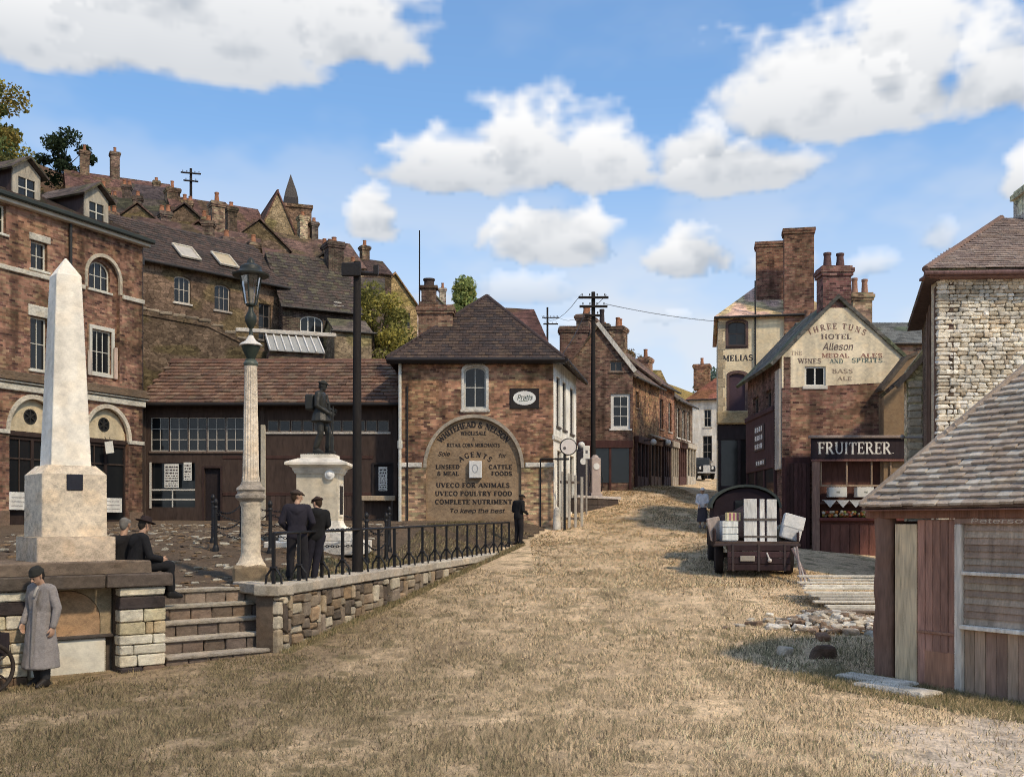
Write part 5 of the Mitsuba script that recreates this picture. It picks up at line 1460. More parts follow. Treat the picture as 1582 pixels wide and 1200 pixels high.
sub(hs, 'shop_glass', prism(rect(.3, 3.4, 4.4, 6.2), .02, -.03), bsdf='window_glass', M=H4.M)
sub(hs, 'shop_post', cat(*[cbox(q, q + .12, -.09, -.02, 3.4, 6.4, .01) for q in (.25, 1.25, 2.3, 3.35)], cbox(.15, 3.55, -.14, -.02, 6.2, 6.6, .02)), (.06, .025, .022), WOOD, M=H4.M)
F5 = Fr((6.5, 56.0), (12.5, 70.15))
row = []
for (u0, u1, ze, zr, lb, wc, rc, wn_, ch) in [
        (0, 5.6, 10.3, 12.6, 'ochre brown brick house, nearest of the street row, with an almost blank upper wall', (.27, .145, .085), (.085, .06, .05), [(.7, 1.3, 8.6, 9.5, 2, 2, dict(col=(.2, .15, .12)))], [(1.2, 3.0, 1.6, .7, 12, 13.9, dict(col=(.14, .085, .065), pots=2)), (4.9, 3.2, 1.0, .8, 12, 13.7, dict(col=(.22, .14, .09), pots=1))]),
        (5.65, 9.7, 10.6, 13.0, 'dull red brick house in the middle of the street row', (.22, .10, .07), (.10, .065, .052), [(.5, 1.3, 7.9, 9.7, 2, 3, dict(col=(.12, .09, .08))), (2.5, 3.3, 7.9, 9.7, 2, 3, dict(col=(.3, .28, .25)))], [(2.0, 3.0, 1.0, .8, 12, 14.4, dict(col=(.20, .12, .08), pots=2))]),
        (9.75, 14.6, 10.1, 12.2, 'dark house with tall pale sashes at the far end of the street row', (.12, .075, .06), (.075, .055, .05), [(.5, 1.25, 7.7, 9.6, 2, 3, dict(col=(.58, .56, .52))), (1.9, 2.65, 7.7, 9.6, 2, 3, dict(col=(.58, .56, .52))), (3.3, 4.05, 7.7, 9.6, 2, 3, dict(col=(.58, .56, .52)))], [(4.0, 3.0, 1.0, .7, 11.5, 13.4, dict(col=(.25, .13, .09), pots=1))])]:
    row.append(house('house', lb, Fr(F5.xy(u0, .1 * (u0 > 5)), F5.xy(u1, .1 * (u0 > 5))), 6, 2.5, ze, zr, wc, roof=rc, over=.3, wins=wn_, chim=ch))
for i, (a, b) in enumerate([(.4, 2.6), (3.2, 5.4), (6.1, 7.6), (8.1, 9.5), (10.0, 11.6), (12.0, 14.3)]):
    shp = part(row[0 if a < 5.6 else 1 if a < 9.7 else 2], 'shopfront')
    g0 = gzf(*F5.xy((a + b) / 2, -.3))
    tone = [(.075, .038, .032), (.13, .075, .05), (.05, .03, .03), (.30, .26, .21), (.09, .045, .04), (.40, .36, .30)][i]
    sub(shp, 'fascia', cbox(a - .1, b + .1, -.28, -.02, g0 + 2.35, g0 + 2.72, .02), tone, WOOD, M=F5.M)
    for q in np.linspace(a, b, 4):
        sub(shp, 'post', cbox(q - .05, q + .05, -.2, -.02, g0 - .3, g0 + 2.35, .01), tone, WOOD, M=F5.M)
    sub(shp, 'stall_riser', cbox(a, b, -.17, -.02, g0 - .3, g0 + .55, .01), tone, WOOD, M=F5.M)
    sub(shp, 'pane', bx(a, b, -.10, -.085, g0 + .5, g0 + 2.35), bsdf='window_glass', M=F5.M)
    if i in (1, 2, 4):
        sub(shp, 'awning', slab([F5.p(a - .1, -.15, g0 + 2.92), F5.p(b + .1, -.15, g0 + 2.92), F5.p(b + .1, -.72, g0 + 2.70), F5.p(a - .1, -.72, g0 + 2.70)], .05), [0, (.42, .38, .32), (.16, .10, .085), 0, (.22, .17, .14)][i], WOOD)
for i, (u, z, lb) in enumerate([(1.4, 6.75, 'white globe lamp over the nearest shopfront of the street row'), (4.6, 6.95, 'white globe lamp over the second shopfront of the street row')]):
    k = thing('globe_lamp', lb, 'lamp')
    put(k, ball(F5.p(u, -.8, z), .17, 16), (.66, .66, .63), SMOOTH, smooth=True)
    sub(k, 'bracket', tube(F5.p(u, .0, z + .1), F5.p(u, -.75, z + .1), .03), BLK, IRON)
wi = thing('telegraph_wires', 'thin dark wires slung from the tall pole over the street', 'wires')
for a, b, sg in [((3.3, 49.9, 13.28), (2.8, 97.9, 21.8), .8), ((4.55, 49.9, 13.28), (4.2, 97.9, 21.8), .8), ((4.5, 49.9, 12.85), (10.2, 50.0, 12.0), .10), ((3.5, 49.9, 12.4), (1.9, 40.3, 8.8), .15)]:
    a, b = np.array(a), np.array(b)
    q = [a + (b - a) * t - np.array([0, 0, 4 * sg * t * (1 - t)]) for t in np.linspace(0, 1, 9)]
    sub(wi, 'wire', cat(*[tube(q[i], q[i + 1], .014, n=5) for i in range(8)]), BLK, IRON)
wh = house('house', 'white rendered house with red roof closing the view at the top of the street', Fr((14.2, 83.0), (19.5, 81.4)), 7, 4, 12.2, 14.6, (.62, .60, .55), 'matte', (.22, .085, .055), over=.3, hip=2.4,
           wins=[(1.15, 1.75, 9.9, 11.3, 2, 2, dict(col=(.5, .48, .44))), (1.05, 1.8, 7.2, 9.2, 2, 3, dict(col=(.3, .28, .26))), (3.1, 3.8, 9.9, 11.3, 2, 2, {}), (1.0, 1.9, 5.0, 6.6, 2, 1, dict(col=(.3, .24, .2)))], chim=[(.7, 2.8, 1.3, .8, 13.2, 15.3, dict(col=(.26, .13, .08), pots=1))], wk=PLASTER)
house('house', 'ochre gabled house on the slope above the top of the street', Fr((7.0, 86.0), (14.0, 88.0)), 7, 5, 12.0, 15.6, (.42, .32, .14), 'matte', (.24, .17, .07), over=.2, chim=[(2.0, 3.5, 1.2, .8, 14, 16.8, dict(col=(.26, .16, .1)))])

pole(3.92, 50.0, gzf(3.92, 50) - .2, 13.45, .13, 'tall telegraph pole with three crossarms before the dark gabled house', [(13.15, 1.45, 0), (12.72, 1.35, 0), (12.28, .8, 0)])
pole(3.35, 98.0, 14, 22.6, .12, 'far telegraph pole showing over the roofs beyond the painted building', [(21.6, 1.6, .3), (21.0, 1.4, .3)])

# ------------------------------------------------------------------ petrol pumps on their kerb
kb = thing('pump_island', 'dark stone raised platform under the petrol pumps', 'platform')
KF = Fr((2.75, 44.6), (5.0, 48.2))
kz = gzf(3.6, 46)
for i in range(3):
    for k in range(4):
        sub(kb, 'stone', rough_block(4.2 / 4 - .02, 1.8, .30, .02, 600 + i * 5 + k, .03), np.array((.075, .06, .055)) * R.uniform(.7, 1.4), STONE, M=KF.at(.5 + 1.05 * k, .9, kz - .25 + .3 * i))
sub(kb, 'kerb', cbox(-.05, 4.3, -.06, .14, kz + .5, kz + .62, .015), (.45, .42, .40), STONE, M=KF.M)


def pump(label, o, body, h, w, globe, col, gcol=(.70, .70, .68)):
    t = thing('petrol_pump', label, 'petrol pump', None)
    M = rotz(.25, o)
    sub(t, 'body', cat(cbox(-w / 2, w / 2, -w / 2.4, w / 2.4, 0, h, .03), cbox(-w / 2 - .06, w / 2 + .06, -w / 2.4 - .05, w / 2.4 + .05, 0, .14, .02), lathe([(0, h), (w * .42, h), (w * .3, h + .1), (.06, h + .14), (0, h + .14)], 16)), col, SMOOTH, M=M)
    sub(t, 'dial', moved(lathe([(0, -.03), (.15, -.03), (.15, .01), (0, .01)], 20), mat([1, 0, 0], [0, 0, 1], [0, -1, 0], (0, -w / 2.4 - .02, h * .78))), gcol, SMOOTH, M=M)
    sub(t, 'hose', cat(*[tube((w / 2 + .02 + .1 * math.sin(a), -.05, h * .75 - .18 * i), (w / 2 + .02 + .1 * math.sin(a + .45), -.05, h * .75 - .18 * (i + 1)), .022, n=6) for i, a in enumerate(np.arange(6) * .45)]), BLK, IRON, M=M)
    if globe:
        sub(t, 'globe', ball((0, 0, h + .14 + globe), globe, 18), gcol, SMOOTH, smooth=True, M=M)
    return t


pump('dark petrol pump with white globe on top, on the stone platform', (*KF.xy(2.0, .8), kz + .62), 0, 2.0, .60, .16, (.022, .02, .028))
pump('tall white and pink petrol pump at the right of the platform', (*KF.xy(2.75, .5), kz + .62), 0, 1.75, .44, 0, (.44, .36, .33))
pump('slim white headed petrol pump at the left of the platform', (*KF.xy(1.0, .9), kz + .62), 0, 1.6, .34, .13, (.42, .40, .36))
k = thing('round_sign', 'large white round sign in a black ring on an iron stand at the corner', 'sign')
x, y = 2.12, 39.4
z = gzf(x, y)
put(k, tube((x - .12, y, z), (x - .12, y, 5.0), .05), BLK, IRON)
disc = lathe([(0, -.04), (.29, -.04), (.29, .04), (0, .04)], 32)
DM = mat([1, 0, 0], [0, 0, 1], [0, -1, 0], (x + .02, y - .05, 5.22))
sub(k, 'disc', disc, (.66, .60, .55), SMOOTH, M=DM)
sub(k, 'ring', trimesh.creation.torus(.295, .035, 32, 8), BLK, IRON, M=DM)
sub(k, 'boss', moved(lathe([(0, 0), (.06, 0), (.05, .03), (0, .03)], 12), mat([1, 0, 0], [0, 1, 0], [0, 0, 1], (-.14, -.05, .035))), (.1, .09, .09), IRON, M=DM)
sub(k, 'bracket', cbox(x - .5, x + .05, y - .04, y + .04, 4.72, 4.80, .01), BLK, IRON)
gt = thing('gate', 'white paled gate standing by the street wall of the painted building', 'gate')
for i in range(4):
    sub(gt, 'pale', cbox(-.055, .055, -.02, .02, .1, 2.35 - .06 * i, .008), (.36, .335, .295), WOOD, M=rotz(.25, (1.95 + .26 * i, 39.75 + .25 * i, z - .1)))
sub(gt, 'rail', cat(cbox(-.1, .98, .025, .06, .5, .6, .008), cbox(-.1, .98, .025, .06, 1.9, 2.0, .008)), (.10, .08, .07), WOOD, M=rotz(.76, (1.95, 39.76, z - .1)))
k = thing('enamel_sign', 'narrow white upright sign on a dark post left of the pumps', 'sign')
x, y = 3.18, 44.2
z = gzf(x, y)
put(k, cbox(x - .14, x + .14, y - .02, y + .02, 5.05, 5.62, .01), (.68, .67, .64), SMOOTH)
sub(k, 'emblem', cbox(x - .05, x + .05, y - .026, y - .021, 5.28, 5.42, .002), (.12, .12, .13), SMOOTH)
sub(k, 'post', tube((x, y + .05, z), (x, y + .05, 5.6), .04), (.3, .28, .25), IRON)

# ------------------------------------------------------------------ small motor car at the top of the street
car = thing('car', 'small black motor car with upright cabin parked at the top of the street', 'car')
CM_ = rotz(.10, (13.75, 76.0, gzf(13.75, 76.0)))
prof = Polygon([(-1.75, .38), (1.75, .38), (1.75, .80), (1.55, .95), (.62, 1.02), (.45, 1.52), (.25, 1.62), (-1.25, 1.62), (-1.5, 1.5), (-1.7, .95)])
bd = trimesh.creation.extrude_polygon(prof, 1.36, engine='earcut')
v = bd.vertices
sub(car, 'body', trimesh.Trimesh(np.stack([v[:, 2] - .68, -v[:, 0], v[:, 1]], 1), bd.faces, process=False), (.012, .012, .014), SMOOTH, M=CM_)
sub(car, 'windscreen', cbox(-.55, .55, -.64, -.60, 1.06, 1.48, .01), bsdf='window_glass', M=CM_)
sub(car, 'bonnet', skinned([hull(*[((sx * .30, -1.0 - .7 * sy, .55 + .35 * sz), .12) for sx in (-1, 1) for sy in (0, 1) for sz in (0, 1)])], .15, 2), (.014, .014, .016), SMOOTH, smooth=True, M=CM_)
sub(car, 'radiator', cbox(-.26, .26, -1.86, -1.82, .50, .98, .02), (.45, .45, .44), IRON, M=CM_)
for s in (-1, 1):
    sub(car, 'headlight', moved(lathe([(0, 0), (.12, 0), (.10, .10), (.03, .16), (0, .16)], 16), mat([1, 0, 0], [0, 0, -1], [0, 1, 0], (s * .42, -1.78, .80))), (.6, .6, .58), SMOOTH, smooth=40, M=CM_)
    sub(car, 'mudguard', skinned([hull(((s * .62, -1.55, .58), .09), ((s * .62, -1.25, .74), .09), ((s * .62, -.9, .66), .09)), hull(((s * .62, -.9, .66), .09), ((s * .62, .1, .36), .06))], .12, 2), (.012, .012, .013), SMOOTH, smooth=True, M=CM_)
    for yy in (-1.22, 1.15):
        sub(car, 'wheel', moved(lathe([(0, -.07), (.34, -.07), (.36, 0), (.34, .07), (0, .07)], 20), mat([0, 0, 1], [0, 1, 0], [-1, 0, 0], (s * .62, yy, .35))), (.02, .02, .02), CLOTH, smooth=40, M=CM_)
sub(car, 'bumper', cbox(-.7, .7, -1.98, -1.93, .42, .50, .015), (.5, .5, .5), IRON, M=CM_)

# ------------------------------------------------------------------ houses stacked on the hillside
STN = (.165, .115, .08)
DRK = (.085, .055, .045)
HA_ = Fr((-16.9, 46.6), (-11.6, 52.3))
ha = house('hillside_house', 'long stone house behind the shed with two lit skylights in its dark roof', HA_, 5.6, 7.0, 14.35, 16.7, STN, 'rubble', (.075, .05, .042), over=.35,
           wins=[(1.85, 2.7, 12.55, 13.8, 3, 2, dict(col=(.50, .46, .40), rise=.2)), (3.95, 4.8, 12.5, 13.75, 3, 2, dict(col=(.34, .30, .26), rise=.2)), (6.4, 7.1, 11.4, 13.2, 2, 3, dict(col=(.12, .1, .09)))],
           tile=(.28, .24, [(.070, .050, .043), (.058, .043, .038), (.082, .058, .048), (.05, .042, .037)], 0))
SL = (16.7 - 14.35) / 2.8
for u0, z0, lb in ((2.3, 14.48, 'left'), (4.35, 14.48, 'right')):
    sk = part(ha, 'skylight')
    n = unit(np.array([0, -SL, 1.0]))
    s = np.array([0, 1, SL]) / math.hypot(1, SL)
    M = HA_.M @ mat([1, 0, 0], s, np.cross([1, 0, 0], s), (u0, (z0 - 14.35) / SL, z0 + .26))
    sub(sk, 'frame', prism(rect(0, 1.05, 0, 1.2).difference(rect(.07, .98, .07, 1.13)), .08), (.5, .46, .38), WOOD, M=M @ mat([1, 0, 0], [0, 0, 1], [0, 1, 0], (0, 0, 0)))
    sub(sk, 'blind', cbox(.05, 1.0, .05, 1.15, -.02, .03, .005), (.44, .37, .25) if lb == 'right' else (.42, .39, .34), SMOOTH, M=M)
k = thing('retaining_wall', 'rough stone retaining wall below the long house behind the shed', 'wall')
RWF = Fr((-16.6, 45.3), (-9.2, 48.2))
put(k, cat(prism(Polygon([(0, 4), (8, 4), (8, 9.9), (5.2, 10.2), (3.2, 11.1), (0, 11.5)]), .6), prism(Polygon([(0, 11.5), (3.2, 11.1), (5.2, 10.2), (5.2, 10.4), (3.2, 11.3), (0, 11.7)]), .75, -.06)), (.135, .098, .07), bsdf='rubble', M=RWF.M)
for i in range(9):
    k2 = part(k, 'coping_stone')
    u = .3 + .55 * i
    put(k2, rough_block(.52, .8, .14, .03, 700 + i, .15), np.array((.24, .20, .15)) * R.uniform(.6, 1.3), STONE, M=RWF.at(u, .3, float(np.interp(u, [0, 3.2, 5.2], [11.72, 11.32, 10.42])) + .03))
hd = house('hillside_house', 'dark slate roofed house with one white arched window above the shed', Fr((-11.4, 51.5), (-8.0, 53.4)), 5, 7.5, 13.3, 16.2, (.070, .046, .042), 'brick', (.075, .06, .05), over=.3,
           wins=[(.9, 2.1, 11.9, 12.75, 3, 1, dict(col=(.62, .60, .56), rise=.3, fw=.07, bar=.05)), (2.7, 3.1, 13.4, 13.6, 1, 1, {})],
           chim=[(3.45, 2.2, .85, .7, 13, 17.2, dict(col=(.075, .05, .045), pots=1, pot_h=.3))], tile=(.28, .24, [(.08, .06, .05), (.065, .055, .045), (.09, .08, .055), (.055, .045, .042)], 0))
house('hillside_house', 'low stone outhouse with pale quoins right of the dark slated house', Fr((-8.6, 50.2), (-6.9, 50.9)), 3, 7, 11.6, 12.4, (.26, .20, .13), 'rubble', (.10, .08, .065), over=.1)
gh = thing('glass_lean_to', 'lean-to with white framed glazed roof above the shed ridge', 'greenhouse')
GF = Fr((-10.9, 46.4), (-8.6, 47.2))
put(part(gh, 'wall'), cat(bx(0, 2.5, .0, 1.8, 6, 10.0), bx(0, 2.5, 1.7, 1.9, 6, 11.2)), (.14, .09, .065), bsdf='brick', M=GF.M)
gs = slab([GF.p(0, -.2, 10.02), GF.p(2.5, -.2, 10.02), GF.p(2.5, 1.75, 11.05), GF.p(0, 1.75, 11.05)], .03)
put(part(gh, 'glazing'), gs, (.30, .30, .28), SMOOTH)
for i in range(8):
    u = .05 + 2.4 * i / 7
    sub(gh, 'bar', tube(GF.p(u, -.22, 10.05), GF.p(u, 1.75, 11.09), .035, n=6), (.60, .58, .54), WOOD)
sub(gh, 'coping', cbox(-1.3, 3.3, 1.62, 1.95, 11.1, 11.28, .02), (.46, .43, .38), STONE, M=GF.M)
hb = house('hillside_house', 'large house on the skyline with long red roof and pale stone gable', Fr((-24.6, 77.0), (-18.7, 80.6)), 8, 16, 24.0, 27.6, (.25, .18, .11), 'rubble', (.10, .055, .045), over=.3,
           wins=[(4.6, 5.3, 21.8, 23.3, 2, 2, {}), (2.2, 2.9, 21.8, 23.3, 2, 2, dict(col=(.2, .15, .12)))], chim=[(.3, 4, 1.0, .9, 25, 28.2, dict(col=(.2, .13, .09), pots=1))])
hb2 = house('hillside_house', 'stone gabled wing with tall windows at the end of the large skyline house', Fr((-18.9, 78.0), (-16.6, 79.0)), 8, 14, 24.5, 27.4, (.30, .23, .14), 'rubble', (.12, .06, .048), front_gable=True, over=.12, wins=[(.8, 1.6, 21.0, 23.2, 2, 3, dict(col=(.55, .5, .4)))])
tw_ = thing('bell_turret', 'dark pointed turret on a square stone tower beside the skyline house', 'turret')
TM = rotz(.3, (-17.2, 80.5, 0))
sub(tw_, 'tower', cat(bx(-1.0, 1.5, -1, 1, 14, 26.6), bx(-1.1, 1.6, -1.1, 1.1, 26.5, 26.75)), (.20, .13, .09), bsdf='rubble', M=TM)
sub(tw_, 'spire', sq_lathe([(.55, 26.7), (.52, 27.4), (.40, 28.0), (.10, 29.0), (.02, 29.3)]), (.02, .016, .018), IRON, M=TM)
sub(tw_, 'opening', cat(bx(-.25, .1, -1.05, -.95, 18, 25)), (.03, .025, .022), WOOD, M=TM)
hh = [('hillside_house', 'brown roofed house right of the turret with two pale chimneys', (-15.8, 74.0), (-11.0, 77.0), 6, 12, 21.2, 23.6, (.28, .21, .14), (.115, .07, .055), [(2.0, 3, .6, .6, 22, 25.2, dict(col=(.4, .3, .2), pots=1, pot_h=.4)), (2.9, 3, .5, .5, 22, 24.9, dict(col=(.12, .09, .08), pots=1, pot_h=.3))]),
      ('hillside_house', 'small house with pale wall and purple slates above the slate roof', (-13.2, 63.5), (-9.3, 66.0), 5, 10, 16.8, 19.0, (.36, .28, .19), (.11, .075, .07), []),
      ('hillside_house', 'reddish roofed house on the skyline left of the wooden pole with two chimneys', (-39.0, 91.0), (-31.0, 95.0), 7, 24, 31.0, 34.2, (.20, .12, .085), (.115, .062, .05), [(1.6, 3.5, .8, .8, 33, 36.2, dict(col=(.16, .10, .07), pots=1)), (4.2, 3.5, .8, .8, 33, 36.5, dict(col=(.14, .09, .07), pots=1))]),
      ('hillside_house', 'small dark gabled outbuilding on the skyline near the red roofed pair of chimneys', (-31.5, 86.0), (-29.0, 87.0), 4, 22, 29.2, 30.9, (.11, .075, .06), (.06, .045, .045), [(2.0, 2.5, .5, .5, 29, 31.6, dict(col=(.3, .22, .15), pots=1, pot_h=.3))]),
      ('hillside_house', 'dark roofed cottage below the wooden pole on the hill', (-28.6, 70.0), (-21.5, 73.0), 6, 14, 21.2, 24.2, (.15, .10, .075), (.095, .055, .048), [(1.0, 3, .8, .7, 23, 25.8, dict(col=(.2, .13, .09), pots=1))]),
      ('hillside_house', 'weathered cottage with low brown roof above the long house', (-20.6, 58.6), (-14.6, 62.6), 6, 11, 17.8, 20.3, (.17, .11, .08), (.10, .062, .05), [(4.9, 3, .8, .7, 19, 22.0, dict(col=(.24, .16, .11), pots=1))]),
      ('hillside_house', 'ochre gabled house on the skyline above the tarred pole', (-11.9, 88.0), (-8.2, 89.4), 6, 14, 21.0, 23.6, (.36, .26, .13), (.25, .15, .08), []),
      ('hillside_house', 'pale house with slate gable far off behind the thin mast', (-10.0, 98.0), (-4.6, 99.0), 6, 14, 21.2, 23.8, (.42, .33, .27), (.25, .22, .22), [(3.8, 3, .6, .6, 22, 25.2, dict(col=(.4, .33, .28), pots=1))]),
      ('hillside_house', 'plum coloured roof of a cottage between the turret and the dark slated house', (-17.6, 64.0), (-13.8, 66.5), 5, 12, 18.0, 20.2, (.26, .18, .12), (.12, .07, .062), [])]
for n_, lb, A, B, D, zb, ze, zr, wc, rc, ch in hh:
    f_ = Fr(A, B)
    q = f_.L
    house(n_, lb, f_, D, zb, ze, zr, wc, 'rubble', rc, over=.25, gutter=False, chim=ch, wins=[(q * .22, q * .22 + .8, ze - 1.9, ze - .7, 2, 2, dict(col=(.4, .36, .3))), (q * .64, q * .64 + .8, ze - 1.9, ze - .7, 2, 2, dict(col=(.16, .13, .11)))], front_gable='gable' in lb and 'outbuilding' not in lb)
MORE = [(-20.9, 60.5, 20.0, 0, 'small dark cottage with a chimney just over the left end of the long stone house'), (-19.4, 64, 20.9, 1, 'dark little gable between the weathered cottage and the wooden pole'), (-17.0, 60.0, 19.2, 0, 'low brown roof over the middle of the long stone house'),
        (-16.6, 68.0, 22.2, 1, 'narrow stone gable under the skyline house'), (-28.2, 78.5, 27.2, 0, 'brown roofed house left of the wooden pole with one stack'), (-26.4, 73.0, 24.8, 1, 'dark gabled cottage under the small skyline outbuilding'), (-13.6, 58.0, 17.2, 0, 'dark roofed cottage right of the second skylight'),
        (-12.6, 69.0, 20.2, 1, 'pale gabled cottage below the house with two pale chimneys'), (-11.6, 78.0, 22.6, 0, 'brown roof right of the house with two pale chimneys'), (-14.9, 55.6, 16.9, 1, 'small gable close above the right skylight'), (-10.2, 66.0, 18.2, 0, 'low dark roof left of the tarred pole top'),
        (-33.6, 86.0, 29.2, 0, 'long dark roof below the two reddish skyline chimneys'), (-28.4, 68.0, 22.0, 1, 'dark gable just over the eaves of the brick building'), (-23.6, 63.5, 20.6, 0, 'dark brown cottage roof above the right dormer of the brick building'), (-22.3, 70.5, 24.0, 1, 'steep dark gable right below the wooden pole')]
for i, (x, y, zt, gb_, lb) in enumerate(MORE):
    w_, a_ = R.uniform(3.2, 4.6) * (1.25 if y > 70 else 1), R.uniform(.1, .75)
    f_ = Fr((x - w_ / 2 * math.cos(a_), y - w_ / 2 * math.sin(a_)), (x + w_ / 2 * math.cos(a_), y + w_ / 2 * math.sin(a_)))
    ze_ = zt - (R.uniform(1.3, 1.8) if not gb_ else w_ * .42)
    tone = R.uniform(.7, 1.35)
    house('hillside_house', lb, f_, R.uniform(3.2, 4.4), ze_ - 9, ze_, zt, tuple(tone * np.array(R.choice([(.13, .09, .066), (.17, .12, .08), (.11, .075, .06), (.22, .16, .105)]))), R.choice(['rubble', 'brick']), tuple(np.array(R.choice([(.075, .052, .045), (.095, .06, .05), (.06, .048, .042), (.11, .065, .052)])) * tone), over=.18, gutter=False, front_gable=bool(gb_),
          wins=[(w_ * .2, w_ * .2 + .65, ze_ - 1.5, ze_ - .45, 2, 2, dict(col=(.42, .38, .32), sill=False)), (w_ * .6, w_ * .6 + .65, ze_ - 1.5, ze_ - .45, 2, 2, dict(col=(.2, .17, .14), sill=False))],
          chim=[(w_ * R.uniform(.15, .85), 1.9, .62, .55, ze_, zt + R.uniform(.7, 1.2), dict(col=R.choice([(.12, .08, .06), (.2, .13, .09), (.10, .07, .06)]), pots=R.choice([1, 2]), pot_h=.4))])
pole(-24.8, 80.0, 22, 29.6, .13, 'wooden pole with two crossarms on the hill skyline beside the long red roof', [(29.2, 1.5, 0), (28.6, 1.1, 0)], yaw=.3)
k = thing('garden_wall', 'long pale topped garden wall across the hillside below the skyline house', 'wall')
put(k, cat(prism(Polygon([(0, 15), (12, 12), (12, 18.6), (0, 21.2)]), .5)), (.19, .13, .09), bsdf='rubble', M=Fr((-27, 66.5), (-15.5, 69.5)).M)

# ------------------------------------------------------------------ trees and bushes
def tree(name, label, o, h, w, cols, n, seed, trunk=.2, low=.25, conical=False, category='tree', leaf=.30, group=None, clumps=16):
    r = np.random.default_rng(seed)
    t = thing(name, label, category, group)
    o = np.array(o, float)
    ends = []
    for i in range(clumps):
        zf = low + (1 - low) * ((i + .5) / clumps) ** .9
        env = (1 - zf) * 1.15 + .06 if conical else math.sqrt(max(1 - ((zf - .6) / .48) ** 2, .05))
        a = i * 2.4 + r.random()
        ends.append(o + np.array([math.cos(a) * w * .36 * env * (.55 + .6 * r.random()), math.sin(a) * w * .36 * env * (.55 + .6 * r.random()), h * zf]))
    ms = [tube(o - [0, 0, .4], o + [0, 0, h * (.9 if conical else .6)], trunk, trunk * .3, 9)]
    for e_ in ends:
        b = o + np.array([0, 0, max(h * low * .6, (e_[2] - o[2]) * .62)])
        ms.append(tube(b, e_, trunk * .3, trunk * .08, 5))
    sub(t, 'trunk', cat(*ms), (.05, .038, .028), WOOD)
    ce = np.array(ends)
    k = r.integers(clumps, size=n)
    rad = w * .19 * (.6 + .8 * r.random(clumps))
    d = r.normal(size=(n, 3))
    d /= np.linalg.norm(d, axis=1, keepdims=True)
    c = ce[k] + d * (rad[k] * r.random(n) ** .45)[:, None] * np.array([1, 1, .75])
    a1 = r.normal(size=(n, 3)); a1 /= np.linalg.norm(a1, axis=1, keepdims=True)
    a2 = np.cross(a1, r.normal(size=(n, 3))); a2 /= np.linalg.norm(a2, axis=1, keepdims=True) + 1e-9
    s = leaf * (.5 + .8 * r.random(n))[:, None]
    v = np.stack([c - a1 * s * .5, c + a2 * s * .28, c + a1 * s * .5, c - a2 * s * .28], 1).reshape(-1, 3)
    i = np.arange(n) * 4
    f = np.vstack([np.stack([i, i + 1, i + 2], 1), np.stack([i, i + 2, i + 3], 1)])
    pal = np.array(cols)
    tone = pal[(k * 7 + (r.random(n) < .3)) % len(pal)] * (.65 + .7 * r.random((n, 1)))
    scene[part(t, 'crown')] = mikit.ply(trimesh.Trimesh(v, f, process=False), 'leafage', color=np.repeat(tone, 4, 0))
    return t


OLV, GRN, YEL, DKG = (.24, .23, .075), (.15, .19, .075), (.38, .33, .09), (.05, .075, .045)
tree('tree', 'tall olive tree at the upper left corner above the brick building', (-48.6, 96.0, gzf(-48.6, 96) - .3), 9.2, 8.2, [OLV, YEL, GRN, (.28, .22, .07)], 9000, 1, .3, .2, leaf=.42)
tree('tree', 'dark pine tree on the skyline beside the olive tree at upper left', (-41.9, 97.0, gzf(-41.9, 97) + .6), 6.2, 5.6, [DKG, (.035, .05, .025)], 3600, 2, .22, .35, leaf=.36, clumps=11)
tree('tree', 'yellowish leafy tree between the tarred pole and the painted building chimney', (-7.6, 57.5, gzf(-7.6, 57.5) - .3), 9.2, 4.6, [OLV, YEL, (.34, .32, .11), OLV], 14000, 3, .2, .25, leaf=.22, clumps=26)
tree('tree', 'pale green pointed tree behind the painted building roof', (-3.9, 86.0, gzf(-3.9, 86) - .3), 7.6, 4.8, [(.33, .38, .14), (.26, .33, .12), (.40, .40, .15)], 7000, 4, .2, .15, True, leaf=.34)
tree('tree', 'small bluish tree at the far end of the street by the cream building', (23.4, 122.0, gzf(23.4, 122) - .5), 5.5, 4.5, [(.18, .25, .23), (.16, .22, .17)], 2500, 5, .2, .2, leaf=.4)
BR = [(.20, .135, .065), (.14, .10, .055), (.23, .16, .08), (.12, .11, .055)]
BUSH = [(-46.5, 93, 4.5, 6, 'large brown scrub bush below the olive tree at upper left'), (-43.4, 91, 4, 5, 'scrub bush below the dark pine on the skyline'), (-40, 94, 3.4, 5, 'scrub bush left of the reddish skyline chimneys'), (-34.5, 80, 3, 5, 'scrub bush under the long dark roof near the upper left dormer'),
        (-30.6, 76, 2.6, 4, 'dark scrub bush below the small skyline outbuilding'), (-24.6, 76, 2.6, 4, 'scrub bush at the foot of the wooden skyline pole'), (-21.0, 66.5, 2.6, 4, 'scrub bush under the pale topped garden wall'), (-24.6, 61.0, 2.6, 4.4, 'scrub bush above the right dormer of the brick building'),
        (-18.3, 57.5, 2.4, 3.6, 'scrub bush on the ridge line of the long stone house'), (-14.4, 60.0, 2.4, 3.6, 'scrub bush behind the right skylight'), (-14.2, 73, 2.6, 3.6, 'scrub bush below the bell turret'), (-9.6, 60.5, 2.5, 3.4, 'scrub bush left of the tarred pole top'), (-6.2, 68, 3, 4, 'scrub bush right of the yellowish tree'),
        (-9.6, 49.6, 1.7, 2.2, 'low bush beside the glazed lean-to'), (-6.0, 50.5, 2.4, 2.6, 'bush between outhouse and painted building'), (-8.5, 82, 3, 4, 'scrub bush under the pale far house'), (12, 110, 3, 5, 'ochre scrub bush on the slope left of the white end house')]
